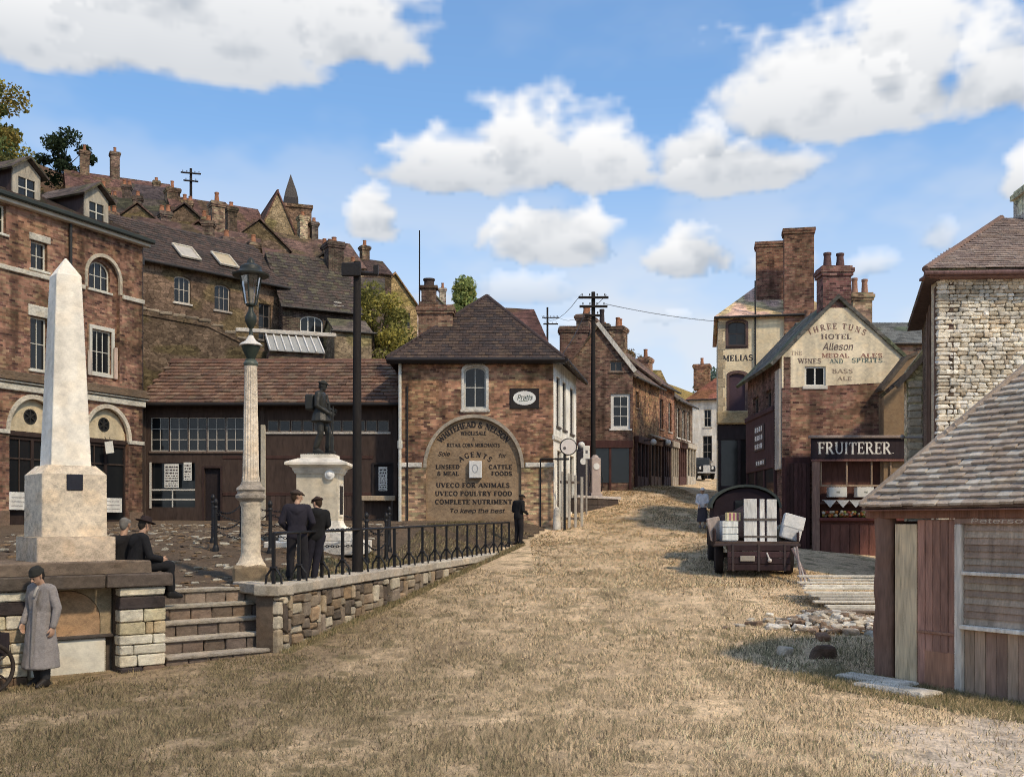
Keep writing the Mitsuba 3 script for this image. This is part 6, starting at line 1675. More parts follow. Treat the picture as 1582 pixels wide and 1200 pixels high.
for i, (x, y, h, w_, lb) in enumerate(BUSH):
    tree('bush', lb, (x, y, gzf(x, y) - .3), h, w_, BR if i % 3 else [OLV, (.2, .2, .07), (.14, .14, .06)], 1500, 20 + i, .09, .1, category='bush', leaf=.30, group='scrub bushes on the slopes', clumps=9)

# ------------------------------------------------------------------ cream building across the street
R1 = Fr((9.97, 50.0), (15.1, 49.05))
cb = house('house', 'tall cream rendered house with two brick chimney stacks and black lettering behind the inn', R1, 8, 2.0, 12.25, 14.6, (.74, .62, .42), 'matte', (.50, .33, .25), over=.22, hip=2.2, wk=PLASTER,
           wins=[(.45, 1.28, 10.85, 12.0, 2, 2, dict(col=(.06, .045, .045), rise=.15)), (.50, 1.26, 7.72, 9.5, 1, 1, dict(col=(.10, .06, .07), rise=.15))])
sub(cb, 'window_surround', prism(arch(.33, 1.40, 10.70, 12.12, .2).difference(arch(.45, 1.28, 10.85, 12.0, .15)), .08, -.02), (.13, .085, .075), STONE, M=R1.M)
sub(cb, 'window_surround', prism(arch(.38, 1.38, 7.72, 9.64, .2).difference(arch(.50, 1.26, 7.5, 9.5, .15)), .08, -.02), (.13, .085, .075), STONE, M=R1.M)
sub(cb, 'blind', bx(.52, 1.24, .085, .1, 7.75, 9.45), (.07, .045, .06), CLOTH, M=R1.M)
lettering(cb, R1, 'MELIAS', .20, 10.10, .28, (.05, .045, .045), -.004, 1.42, fat=1.35)
sub(cb, 'quoin', cat(*[cbox(-.04, .22 + .1 * (i % 2), -.025, .1, 3 + .45 * i, 3.43 + .45 * i, .012) for i in range(20)]), (.40, .33, .22), STONE, M=R1.M)
sub(cb, 'ledge', cat(cbox(-.1, 1.75, -.35, .05, 7.05, 7.68, .06)), (.42, .33, .19), STONE, M=R1.M)
sub(cb, 'shopfront', cat(cbox(-.06, 5.2, -.14, .02, 6.3, 7.03, .02), *[cbox(q, q + .14, -.14, .02, 2.0, 6.3, .01) for q in (-.02, .9, 1.75, 3.0)], cbox(0, 5, -.1, .02, 2.0, 4.1, .02)), (.030, .022, .024), WOOD, M=R1.M)
sub(cb, 'shop_glass', bx(0, 5.2, -.06, -.045, 4.0, 6.3), bsdf='window_glass', M=R1.M)
for (uc, yc, w_, d_, z1) in [(2.52, 2.1, 1.30, .9, 16.2), (3.75, .25, 1.36, .8, 16.3)]:
    ck = part(cb, 'chimney_stack')
    put(ck, cat(bx(uc - w_ / 2, uc + w_ / 2, yc - d_ / 2, yc + d_ / 2, 6 if yc < 1 else 12.6, z1 - .02), bx(uc - w_ / 2 - .05, uc + w_ / 2 + .05, yc - d_ / 2 - .05, yc + d_ / 2 + .05, z1 - .25, z1 - .14), bx(uc - w_ / 2 - .08, uc + w_ / 2 + .08, yc - d_ / 2 - .08, yc + d_ / 2 + .08, z1 - .14, z1),
                bx(uc - w_ / 2 - .05, uc + w_ / 2 + .05, yc - d_ / 2 - .05, yc + d_ / 2 + .05, 12.2, 12.36)), (.20, .095, .07), bsdf='brick', M=R1.M)
sub(cb, 'stack_base', Manifold.hull_points(np.array([(1.8, 1.6, 12.5), (2.9, 1.6, 12.5), (1.8, 2.7, 12.5), (2.9, 2.7, 12.5), (2.0, 1.75, 14.6), (2.8, 1.75, 14.6), (2.0, 2.5, 14.6), (2.8, 2.5, 14.6)])), (.50, .38, .26), PLASTER, M=R1.M)
sub(cb, 'drainpipe', tube(R1.p(1.72, -.08, 6.5), R1.p(1.72, -.08, 13.9), .04), (.03, .028, .028), IRON)

# ------------------------------------------------------------------ inn with painted gable
R2, R2s = Fr((9.38, 36.0), (13.9, 36.0)), Fr((9.49, 41.7), (9.38, 36.0))
inn = thing('inn', 'inn with cream painted gable and worn lettering over a red brick wall', 'inn')
CRM = (.72, .62, .45)
gz_ = rect(.79, 1.53, 7.08, 7.78)
top = Polygon([(0, 7.02), (3.42, 7.2), (4.52, 7.2), (4.52, 7.95), (2.45, 9.80), (1.55, 9.80), (0, 8.18)])
sub(inn, 'gable', prism(top.difference(gz_), .3), CRM, PLASTER, M=R2.M)
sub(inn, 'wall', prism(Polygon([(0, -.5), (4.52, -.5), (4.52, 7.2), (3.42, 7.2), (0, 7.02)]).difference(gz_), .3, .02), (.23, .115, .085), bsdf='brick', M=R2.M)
window(inn, R2, .79, 1.53, 7.08, 7.78, 2, 1, (.66, .65, .60), .06, fw=.07, bar=.05, sill=False)
sub(inn, 'window_apron', cbox(.72, 1.58, -.03, .03, 6.98, 7.10, .01), (.62, .60, .54), SMOOTH, M=R2.M)
PNT, RPT, GPT = (.16, .12, .10), (.30, .15, .11), (.13, .17, .15)
arc_lettering(inn, R2, 'THREE TUNS', 1.90, 6.93, 2.14, -27.5, 27.5, .20, (.22, .13, .10), wear=.4, fat=1.25)
lettering(inn, R2, 'HOTEL', 1.36, 8.72, .17, PNT, width=1.06, wear=.4, fat=1.25)
lettering(inn, R2, 'Alleson', 1.40, 8.34, .24, PNT, width=1.05, slant=.2)
lettering(inn, R2, 'THE', .30, 8.16, .14, (.40, .30, .21), width=.4, wear=.4, fat=1.25)
lettering(inn, R2, 'MEDAL', 1.38, 8.07, .15, RPT, width=.95, wear=.4, fat=1.25)
lettering(inn, R2, 'ALES.', 2.72, 8.07, .15, RPT, width=.85, wear=.4, fat=1.25)
lettering(inn, R2, 'WINES', .56, 7.87, .17, PNT, width=.80, wear=.4, fat=1.25)
lettering(inn, R2, 'AND', 1.66, 7.87, .16, GPT, width=.46, wear=.4, fat=1.25)
lettering(inn, R2, 'SPIRITS.', 2.42, 7.90, .16, GPT, width=1.15, wear=.4, fat=1.25)
lettering(inn, R2, 'BASS', 1.74, 7.53, .15, (.30, .23, .17), width=.72, wear=.4, fat=1.25)
lettering(inn, R2, 'ALE', 1.92, 7.28, .13, (.30, .23, .17), width=.5, wear=.4, fat=1.25)
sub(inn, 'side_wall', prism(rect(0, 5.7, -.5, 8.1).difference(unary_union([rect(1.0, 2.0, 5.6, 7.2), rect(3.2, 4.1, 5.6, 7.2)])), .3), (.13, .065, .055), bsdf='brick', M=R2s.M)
for q in ((1.0, 2.0, 5.6, 7.2), (3.2, 4.1, 5.6, 7.2)):
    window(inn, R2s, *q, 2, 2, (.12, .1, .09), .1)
sub(inn, 'pilaster', cbox(5.05, 5.66, -.10, .02, 4.2, 7.7, .02), (.42, .38, .33), PLASTER, M=R2s.M, label='pale rendered strip at the street corner')
sub(inn, 'side_shop', cat(cbox(.2, 5.0, -.12, .0, 4.3, 6.35, .02), cbox(.2, 5.0, -.18, .0, 6.3, 6.5, .03), *[cbox(q, q + .12, -.1, .0, 1.2, 4.3, .01) for q in (.2, 1.7, 3.2, 4.85)]), (.060, .028, .030), WOOD, M=R2s.M)
sub(inn, 'side_glass', bx(.2, 4.9, -.05, -.035, 1.6, 4.3), bsdf='window_glass', M=R2s.M)
for (u0, z0, z1, ln, lb) in [(1.9, 5.05, 6.0, 3, 'tall white lettered bill on the dark street side of the inn'), (2.1, 4.45, 4.7, 1, 'small white lettered plate below the tall bill on the inn side')]:
    k = thing('wall_sign', lb, 'sign')
    put(k, cbox(u0, u0 + 1.7, -.16, -.125, z0, z1, .006), (.07, .05, .05), SMOOTH, M=R2s.M)
    ms, rr3 = [], random.Random(int(z0 * 10))
    h = (z1 - z0) / ln
    for i in range(ln):
        a = u0 + .2
        while a < u0 + 1.35:
            l = rr3.uniform(.12, .34)
            ms.append(bx(a, a + l, -.166, -.161, z1 - h * i - h * .78, z1 - h * i - h * .2))
            a += l + .12
    stuff(sub(k, 'lettering', cat(*ms), (.64, .63, .60), SMOOTH, M=R2s.M))
P = R2.p
rl_ = [[P(1.95, -.08, 10.28), P(-.42, -.08, 7.88), P(-.28, 6.2, 7.88), P(2.02, 6.2, 10.28)], [P(1.95, -.08, 10.28), P(2.02, 6.2, 10.28), P(4.95, 6.2, 7.68), P(4.85, -.08, 7.68)]]
put(part(inn, 'roof'), cat(*[slab(f, .12) for f in rl_]), (.10, .095, .085), bsdf='roofing')
chimney(inn, P(1.93, .42, 0)[:2], 0, .98, .75, 9.2, 11.28, (.15, .07, .065), pots=2, pot_h=.55, pot_col=(.12, .07, .065))
BKB = thing('chimney_breast', 'grey brown rendered projection with a sloping top at the right of the inn gable', 'chimney breast')
put(BKB, prism(Polygon([(3.36, -.5), (4.5, -.5), (4.5, 8.1), (4.2, 7.95), (3.36, 6.9)]), .5, -.5), (.24, .17, .105), PLASTER, M=R2.M)
sub(BKB, 'coping', prism(Polygon([(3.28, 6.86), (3.36, 6.9), (4.2, 7.95), (4.5, 8.1), (4.5, 8.22), (4.15, 8.08), (3.26, 6.97)]), .62, -.56), (.10, .085, .07), STONE, M=R2.M)
# fruiterer's shop against the inn
FS = Fr((9.23, 35.45), (13.75, 35.45))
fs = thing('fruit_shop', 'small red fruit shop with black fascia against the inn wall', 'shop')
RDW = (.13, .040, .034)
sub(fs, 'fascia', cat(cbox(1.0, 4.32, -.10, .04, 4.52, 5.22, .015)), (.024, .017, .022), WOOD, M=FS.M)
sub(fs, 'cornice', cbox(.92, 4.40, -.20, .10, 5.22, 5.32, .02), (.26, .21, .19), WOOD, M=FS.M)
sub(fs, 'fascia_edge', cbox(1.0, 4.32, -.13, .0, 4.44, 4.51, .01), (.20, .10, .09), WOOD, M=FS.M)
ltt = caps_mesh('FRUITERER.', .40, .012)
v = np.array(ltt.vertices)
v[:, 0] *= 2.60 / v[:, 0].max()
ser = []
sub(fs, 'lettering', trimesh.Trimesh(np.stack([1.20 + v[:, 0], -.105 - v[:, 2], 4.69 + v[:, 1]], 1), ltt.faces, process=False), (.68, .66, .62), SMOOTH, M=FS.M, label='white raised capitals on the black fascia')
sub(fs, 'post', cbox(1.06, 1.28, -.10, .12, .2, 4.45, .015), (.26, .16, .125), WOOD, M=FS.M, label='pale pinkish left door post')
sub(fs, 'door', cat(prism(rect(.1, 1.05, .2, 4.6), .08, .25), cbox(.12, .2, .1, .3, .2, 4.6, .01)), (.055, .022, .022), WOOD, M=FS.M)
for i in range(6):
    sub(fs, 'door_plank', cbox(.2 + .14 * i, .33 + .14 * i, .20, .26, .3, 4.4, .01), np.array((.065, .03, .027)) * R.uniform(.6, 1.4), WOOD, M=FS.M)
sub(fs, 'stall_riser', cat(cbox(1.29, 4.3, -.04, .2, .0, 2.42, .02)), (.12, .05, .04), PLASTER, M=FS.M)
for i in range(9):
    sub(fs, 'panel_plank', cbox(1.32 + .33 * i, 1.63 + .33 * i, -.07, -.035, .1, 2.30, .012), np.array((.13, .055, .042)) * R.uniform(.65, 1.35), WOOD, M=FS.M)
sub(fs, 'sill', cbox(1.26, 4.3, -.20, .2, 2.40, 2.52, .02), RDW, WOOD, M=FS.M)
sub(fs, 'backing', bx(1.28, 4.3, .42, .46, 2.5, 4.5), (.10, .045, .035), WOOD, M=FS.M)
sub(fs, 'glazing_bar', cat(*[cbox(q, q + .05, -.02, .03, 3.6, 4.45, .008) for q in (1.32, 2.2, 3.05, 3.7)], cbox(1.28, 4.3, -.02, .03, 3.58, 3.64, .008)), (.33, .24, .17), WOOD, M=FS.M)
sub(fs, 'shelf', cbox(1.3, 4.2, .0, .4, 2.98, 3.04, .008), (.10, .06, .05), WOOD, M=FS.M)
for (a, b, lb) in [(1.62, 2.22, 'left white box on the fruit shop shelf'), (2.56, 3.14, 'right white box on the fruit shop shelf')]:
    k = thing('box', lb, 'box')
    put(k, cbox(a, b, -.06, .28, 3.22, 3.56, .012), (.66, .65, .60), SMOOTH, M=FS.M)
    sub(k, 'mark', cbox(a + .24, a + .36, -.066, -.061, 3.36, 3.42, .002), (.25, .26, .22), SMOOTH, M=FS.M)
k = thing('bunting', 'row of white triangular paper pennants under the fruit shop boxes', 'bunting')
for i in range(4):
    a = 1.42 + .44 * i
    sub(k, 'pennant', prism(Polygon([(a, 3.10), (a + .42, 3.10), (a + .21, 2.86)]), .02, -.09 - .01 * (i % 2)), (.62, .61, .57), CLOTH, M=FS.M)
sub(k, 'cord', cbox(1.35, 3.2, -.10, -.08, 3.10, 3.13, .004), (.4, .38, .34), CLOTH, M=FS.M)
FRT = [(.42, .16, .04), (.38, .30, .07), (.20, .24, .06), (.45, .38, .26), (.33, .07, .04), (.5, .46, .38)]
for i in range(3):
    k = thing('fruit_heap', ['left heap of mixed fruit on the shop sill', 'middle heap of mixed fruit on the shop sill', 'right heap of mixed fruit on the shop sill'][i], 'fruit', kind='stuff')
    mb = MB()
    for q in range(40):
        mb.add(trimesh.creation.icosphere(1, R.uniform(.04, .06)), R.choice(FRT), SMOOTH, FS.at(1.4 + .62 * i + R.uniform(0, .5), R.uniform(-.12, .25), 2.56 + R.uniform(0, .16)))
    mb.put(k)

# ------------------------------------------------------------------ limewashed cottage and chimneys between inn and stone house
LC = Fr((11.90, 32.4), (13.75, 32.0))
lcot = thing('limewashed_cottage', 'narrow limewashed stone cottage end between the inn and the white stone house', 'cottage')
sub(lcot, 'wall', prism(Polygon([(.42, 0), (1.9, 0), (1.9, 8.2), (.9, 7.75), (.42, 7.1)]), .5), (.48, .40, .28), bsdf='rubble', M=LC.M)
sub(lcot, 'barge', slab([LC.p(.05, -.1, 6.65), LC.p(1.3, -.1, 8.05), LC.p(1.3, .12, 8.05), LC.p(.05, .12, 6.65)], .16), (.26, .20, .15), WOOD)
for i in range(26):
    z = .9 + .24 * i
    if z > 6.8:
        break
    for a, b in ((.45, .9), (.92, 1.45), (1.47, 1.88)):
        sub(lcot, 'stone', rough_block(b - a - .03, .12, .21, .03, 800 + i * 3 + int(a * 10), .12), np.array((.50, .44, .33)) * R.uniform(.7, 1.2), STONE, M=LC.at((a + b) / 2, .02, z))
sub(lcot, 'roof', slab([LC.p(-.1, .1, 6.6), LC.p(1.9, .1, 8.4), LC.p(1.9, 2.6, 8.4), LC.p(-.1, 2.6, 6.6)], .12), (.10, .09, .08), bsdf='roofing')
sub(lcot, 'lamp_arm', cat(tube(LC.p(.3, -.1, 5.0), LC.p(1.2, -.35, 4.98), .03), ball(LC.p(.28, -.12, 5.02), .07)), (.3, .28, .27), IRON)
ro = house('house', 'slate roofed range behind the inn with tall brick chimneys', Fr((12.9, 44.0), (19.8, 44.0)), 6, 1, 9.9, 11.3, (.2, .12, .09), roof=(.11, .115, .105), over=.1,
           chim=[(2.6, 2.2, .85, .8, 9.5, 12.5, dict(col=(.30, .20, .14), pots=2, pot_h=.75, pot_col=(.30, .17, .12))), (.5, 3, .45, .45, 9.8, 11.2, dict(col=(.22, .17, .12), pots=1, pot_h=.7, pot_col=(.25, .15, .11)))])

# ------------------------------------------------------------------ white rubble stone house on the right
R3 = Fr((10.66, 26.0), (18.0, 25.6))
R3s = Fr((12.9, 32.6), (10.66, 26.0))
sh = thing('stone_house', 'house of white rubble stone with brown hipped roof behind the market hut', 'house')
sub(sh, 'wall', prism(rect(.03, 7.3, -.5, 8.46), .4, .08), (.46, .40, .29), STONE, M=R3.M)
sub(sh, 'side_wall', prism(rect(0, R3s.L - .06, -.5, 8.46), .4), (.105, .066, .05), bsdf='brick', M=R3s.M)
for i in range(4):
    sub(sh, 'side_post', cbox(R3s.L - .12 - 1.1 * i - .25, R3s.L - .12 - 1.1 * i, -.05, .02, -.5, 8.3, .02), (.15 + .04 * (i == 1), .095, .07), WOOD, M=R3s.M)
rr = np.random.default_rng(33)
WCOL = [(.72, .68, .58), (.66, .61, .50), (.75, .72, .64), (.60, .53, .41), (.70, .67, .60), (.54, .46, .35), (.73, .68, .57)]
stones = []
z = 1.6
while z < 8.44:
    h = .08 + .055 * rr.random()
    u = -.02 + .05 * rr.random()
    while u < 7.2:
        l = .12 + .17 * rr.random()
        if u < .02:
            l = .3
        stones.append((u + l / 2, min(z + h / 2, 8.46 - h / 2), l, h * (.85 + .25 * rr.random())))
        u += l
    z += h
vis = [q for q in stones if q[0] < 2.9 and q[1] > 4.0 + .95 * q[0]]
oth = [q for q in stones if not (q[0] < 2.9 and q[1] > 4.0 + .95 * q[0])]
vis.sort(key=lambda q: q[0] * .4 - q[1] * .3)
mb = MB()
for i, (u, zc, l, h) in enumerate(vis + oth):
    col = np.array(WCOL[rr.integers(len(WCOL))]) * (.75 + .4 * rr.random())
    m = rough_block(l - .010, .16, h - .006, min(l, h) * .20, int(rr.integers(1e6)), .2)
    M = R3.at(u, .055 - .05 * rr.random(), zc)
    if i < 300:
        sub(sh, 'stone', m, col, STONE, M=M)
    else:
        mb.add(m, col, STONE, M)
k = part(sh, 'stones_beyond'); labels[k] = {'kind': 'stuff'}
mb.put(k)
SR = [R3.p(-.42, -.42, 8.62), R3.p(7.6, -.42, 8.62), R3.p(7.6, 3.6, 11.0), R3.p(3.05, 3.6, 11.0)]
bl = np.array(R3s.p(-.3, -.42, 8.62))
put(part(sh, 'roof'), cat(slab(SR, .1), slab([bl, SR[0], SR[3]], .1)), (.19, .15, .13), bsdf='roofing')
n = unit(np.cross(SR[1] - SR[0], SR[3] - SR[0])); U = unit(np.cross([0, 0, 1], n)); S = np.cross(n, U)
BT = [(.225, .175, .15), (.20, .15, .13), (.25, .195, .165), (.18, .135, .12), (.235, .19, .16)]
tiles(sh, 'roof_tile', SR[0] + n * .004, U, S, Polygon([((q - SR[0]) @ U, (q - SR[0]) @ S) for q in SR]), .24, .17, .022, BT, 300, seed=9)
sub(sh, 'hip_tiles', tube(SR[0], SR[3], .09, n=8), (.18, .12, .095), TILE)
sub(sh, 'eaves', cat(slab([R3.p(-.40, -.40, 8.50), R3.p(7.6, -.40, 8.50), R3.p(7.6, .1, 8.50), R3.p(-.4, .1, 8.50)], .06), tube(R3.p(-.45, -.45, 8.52), R3.p(7.6, -.45, 8.52), .055, n=8)), (.15, .09, .085), WOOD)
sub(sh, 'side_eaves', cat(slab([SR[0] - [0, 0, .13], bl - [0, 0, .13], R3s.p(0, .1, 8.46), R3s.p(R3s.L, .1, 8.46)], .05)), (.08, .055, .055), WOOD)
ck = part(sh, 'chimney')
put(ck, cat(bx(3.55, 4.9, 3.2, 4.0, 10.0, 11.85), bx(3.48, 4.97, 3.13, 4.07, 11.6, 11.75)), (.55, .50, .42), bsdf='rubble', M=R3.M)

# ------------------------------------------------------------------ market hut at the right edge
hut = thing('market_hut', 'timber market hut with pyramidal tiled roof at the right edge of the picture', 'hut')
HZ = .12
lp = [((.02 * math.sin(i * 2), .015 * math.cos(i * 3), .30 * i - .1), .178 - .003 * i + .008 * math.sin(i * 5)) for i in range(10)]
sub(hut, 'corner_post', skinned([hull(p_, q_) for p_, q_ in zip(lp[:-1], lp[1:])], .06, 3), (.19, .115, .085), WOOD, smooth=True, M=HF.at(.20, .14, 0), label='rough round log post at the corner')
sub(hut, 'pale_board', cbox(.42, .80, .06, .12, .0, 2.36, .01), (.60, .49, .32), WOOD, M=HF.M, label='pale weathered board next to the log post')
for i in range(5):
    a = .82 + .125 * i
    sub(hut, 'red_board', cbox(a, a + .118, .05 + .012 * R.random(), .10, .55 if i else .0, 2.42, .006), np.array((.31, .17, .125)) * R.uniform(.75, 1.25), WOOD, M=HF.M)
sub(hut, 'red_panel', cbox(.82, 1.44, .06, .10, -.15, .56, .008), (.34, .18, .115), WOOD, M=HF.M)
sub(hut, 'panel_rail', cbox(.82, 1.44, .03, .07, .80, .84, .006), (.28, .15, .10), WOOD, M=HF.M)
sub(hut, 'white_post', cbox(1.45, 1.56, .0, .10, -.3, 2.36, .012), (.58, .53, .46), WOOD, M=HF.M, label='chipped white frame post')
sub(hut, 'white_head', cbox(1.45, 3.5, .0, .10, 2.36, 2.44, .010), (.30, .20, .155), WOOD, M=HF.M)
for i, (z0, z1) in enumerate([(1.66, 1.71), (.92, .975)]):
    sub(hut, 'white_rail', cbox(1.57, 3.5, -.015 - .05 * i, .08, z0, z1, .008), (.60, .56, .49), WOOD, M=HF.M)
for z0, z1 in ((.98, 1.655), (1.715, 2.358)):
    for i in range(7):
        z, zt = z0 + (z1 - z0) * i / 7, z0 + (z1 - z0) * (i + 1) / 7 + .008
        sub(hut, 'weatherboard', Manifold.hull_points(np.array([(1.57, .08, z), (3.5, .08, z), (1.57, .045, z), (3.5, .045, z), (1.57, .085, zt), (3.5, .085, zt), (1.57, .07, zt), (3.5, .07, zt)])), np.array(R.choice([(.31, .235, .18), (.28, .205, .155), (.37, .30, .23), (.30, .24, .175)])) * R.uniform(.8, 1.2), WOOD, M=HF.M)
for i in range(12):
    a = 1.57 + .16 * i
    sub(hut, 'lower_board', cbox(a, a + .152, .05 + .02 * R.random(), .10, -.45, .92, .006), np.array(R.choice([(.26, .175, .13), (.29, .20, .145), (.245, .16, .12), (.32, .235, .17)])) * R.uniform(.8, 1.2), WOOD, M=HF.M)
lettering(hut, HF, 'Petersons', 1.70, 2.372, .066, (.55, .47, .38), -.003, 1.0, slant=.2, bold=False)
# other sides, seen only from a step aside
sub(hut, 'far_wall', cat(bx(.3, .36, .2, 3.5, -.4, 2.4), bx(.3, 3.5, 3.44, 3.5, -.4, 2.4), bx(3.44, 3.5, .1, 3.5, -.4, 2.4)), (.17, .09, .065), WOOD, M=HF.M)
sub(hut, 'wall_plate', cbox(-.05, 3.6, -.02, .22, 2.44, 2.60, .015), (.20, .10, .07), WOOD, M=HF.M)
ap = HF.p(1.75, 1.85, 4.9)
ec = [HF.p(.0, -.16, 2.60), HF.p(3.85, -.16, 2.60), HF.p(3.85, 3.9, 2.60), HF.p(.0, 3.9, 2.60)]
put(part(hut, 'roof'), cat(*[slab([ec[i], ec[(i + 1) % 4], ap], .06) for i in range(4)]), (.20, .14, .11), bsdf='roofing')
sub(hut, 'soffit', cat(*[slab([ec[i] - [0, 0, .03], ec[(i + 1) % 4] - [0, 0, .03], HF.p(*[(0.05, .05), (3.45, .05), (3.45, 3.45), (.05, 3.45)][(i + 1) % 4], 2.57), HF.p(*[(0.05, .05), (3.45, .05), (3.45, 3.45), (.05, 3.45)][i], 2.57)], .02) for i in range(4)]), (.20, .10, .075), WOOD)
HTL = [(.40, .34, .275), (.37, .30, .24), (.44, .385, .315), (.34, .275, .22), (.39, .32, .25), (.49, .44, .37)]
for i, lim in ((0, 300), (3, 0)):
    a, b = ec[i], ec[(i + 1) % 4]
    n = unit(np.cross(b - a, ap - a)); U = unit(b - a); S = np.cross(n, U)
    tiles(hut, 'roof_tile' if i == 0 else 'side_tile', a + n * .004 - S * .03, U, S, Polygon([((q - a) @ U, (q - a) @ S + .03) for q in (a, b, ap)]), .19, .125, .036, HTL, lim, seed=12 + i, jit=1.3)
sub(hut, 'hip_tiles', cat(tube(ec[0] + [0, 0, .03], ap + [0, 0, .05], .07, n=8), tube(ec[1], ap + [0, 0, .05], .07, n=8), tube(ec[3], ap + [0, 0, .05], .07, n=8)), (.34, .27, .21), TILE)
for i, (u, y, l, lb) in enumerate([(.35, -.30, 1.15, 'pale flat threshold slab nearest the log post of the hut'), (.95, -.62, 1.2, 'second pale flat slab lying before the red boards of the hut')]):
    k = thing('slab', lb, 'paving slab')
    q = HF.p(u, y, 0)
    put(k, rough_block(l, .42, .10, .03, 900 + i, .10), (.50, .46, .39), STONE, M=HF.at(u, y, gzf(q[0], q[1]) + .03))

# ------------------------------------------------------------------ planks and rubble lying left of the hut
pl = thing('plank_pile', 'pile of pale sawn planks lying on the grass left of the hut', 'planks')
for i in range(11):
    x0, y0 = 7.0 + .05 * R.random(), 21.5 + .19 * i
    L_ = R.uniform(2.0, 2.7)
    zz_ = gzf(x0, y0)
    M = rotz(R.uniform(-.05, .05) - .04, (x0 + .62, y0, zz_ + .06 + .042 * i + .03 * R.random()))
    sub(pl, 'plank', cbox(-L_ / 2, L_ / 2, -.10, .10, -.022, .022, .006), np.array((.52, .48, .40)) * R.uniform(.75, 1.2), WOOD, M=M)
for i in range(3):
    y0 = 20.7 + .28 * i
    sub(pl, 'plank', cbox(-1.2, 1.3, -.11, .11, -.025, .025, .006), np.array([(.16, .12, .09), (.45, .41, .34), (.34, .28, .2)][i]), WOOD, M=rotz(-.10 + .1 * i, (7.1, y0, gzf(7.1, y0) + .16 - .04 * i)))
k = thing('rubble_heap', 'low heap of pale broken stone and mortar in front of the planks', 'rubble', kind='stuff')
mb = MB()
for i in range(420):
    a = R.gauss(0, 1)
    x, y = 6.25 + .62 * R.gauss(0, 1) + .05 * a, 20.0 + .42 * R.gauss(0, 1)
    s = R.uniform(.04, .16)
    hgt = .22 * math.exp(-((x - 6.25) / .8) ** 2 - ((y - 20.0) / .6) ** 2)
    mb.add(rough_block(s * 1.6, s * 1.2, s * .7, s * .15, 1000 + i, .4), np.array(R.choice([(.52, .49, .42), (.44, .40, .33), (.56, .53, .47), (.30, .24, .18), (.2, .14, .1)])) * R.uniform(.8, 1.1), STONE, rotz(R.uniform(0, 6), (x, y, gzf(x, y) + hgt + s * .1)))
mb.put(k)
for i, (x, y, s, lb) in enumerate([(5.15, 17.1, .26, 'dark brown lump of broken stone half way between rubble heap and hut'), (4.55, 17.3, .16, 'small pale stone left of the dark brown lump before the hut'), (5.6, 18.6, .2, 'rusty brown stone in the grass below the rubble heap')]):
    k = thing('stone', lb, 'stone')
    put(k, rough_block(s * 1.7, s * 1.2, s * 1.0, s * .2, 1500 + i, .4), [(.11, .075, .055), (.42, .37, .3), (.20, .12, .08)][i], STONE, M=rotz(.7 * i, (x, y, gzf(x, y) + s * .25)))

# ------------------------------------------------------------------ lorry loaded with crates, seen from behind
LX, LY = 6.28, 26.6
LG = gzf(LX, LY + 1)
ly = thing('lorry', 'dark old flatbed lorry seen from behind with its tailboard hanging down', 'lorry')
LM = rotz(-.13, (LX, LY, LG))
MRN = (.030, .016, .018)
sub(ly, 'bed', cat(cbox(-1.05, 1.05, 0, 3.0, .78, .86, .01)), (.07, .045, .035), WOOD, M=LM)
for i in range(4):
    sub(ly, 'tailboard_plank', cbox(-.74, .84, -.06, -.02, .12 + .165 * i, .275 + .165 * i, .012), np.array(MRN) * R.uniform(.8, 1.6), WOOD, M=LM)
sub(ly, 'tailboard_iron', cat(*[cbox(q - .03, q + .03, -.075, -.055, .1, .80, .006) for q in (-.6, .05, .7)], cbox(-1.08, 1.1, -.05, .02, .74, .80, .01)), (.05, .035, .035), IRON, M=LM)
sub(ly, 'side_board', cat(cbox(-1.07, -1.02, 0, 3.0, .86, 1.16, .01)), (.035, .02, .02), WOOD, M=LM)
sub(ly, 'side_board', cat(cbox(1.02, 1.07, 0, 3.0, .86, 1.10, .01)), (.035, .02, .02), WOOD, M=LM)
sub(ly, 'chassis', cat(cbox(-.45, -.35, .1, 4.6, .55, .72, .01), cbox(.35, .45, .1, 4.6, .55, .72, .01), cbox(-.9, .9, 1.0, 1.12, .42, .54, .02)), (.02, .015, .015), IRON, M=LM)
sub(ly, 'bumper', cat(cbox(-.7, .7, -.0, .08, .26, .38, .02)), (.045, .03, .032), IRON, M=LM)
wheel_ = lathe([(0, -.11), (.10, -.13), (.12, -.10), (.30, -.10), (.40, -.10), (.43, -.05), (.43, .05), (.40, .10), (0, .10)], 28)
for sx in (-.90, .90):
    for yy in (.85, 3.9):
        sub(ly, 'wheel', moved(wheel_, mat([0, 0, 1], [0, 1, 0], [-1, 0, 0], (sx, yy, .42))), (.018, .014, .014), CLOTH, smooth=40, M=LM)
sub(ly, 'rear_lamp', cat(ball((.32, -.10, .38), .055, 12), tube((.32, -.1, .38), (.25, -.05, .58), .02)), (.5, .46, .42), SMOOTH, M=LM)
sub(ly, 'number_board', cbox(-.42, -.05, -.10, -.076, .36, .50, .006), (.32, .29, .24), SMOOTH, M=LM)
cabp = Polygon([(-.95, .8)] + [(-.95 + .02, 1.7)] + [(.95 * math.cos(a), 1.75 + .62 * math.sin(a)) for a in np.linspace(math.pi, 0, 17)] + [(.95, .8)])
sub(ly, 'cab', folds(skinned([hull(*[((x_, y_, z_), .06) for y_ in (3.05, 4.25) for x_, z_ in [(-.9, .86), (.9, .86)] + [(.88 * math.cos(a), 1.72 + .58 * math.sin(a)) for a in np.linspace(math.pi, 0, 9)]])], .10, 2), .045, (2.2, 2.2, 2.2)), (.022, .014, .018), CLOTH, smooth=True, M=LM)
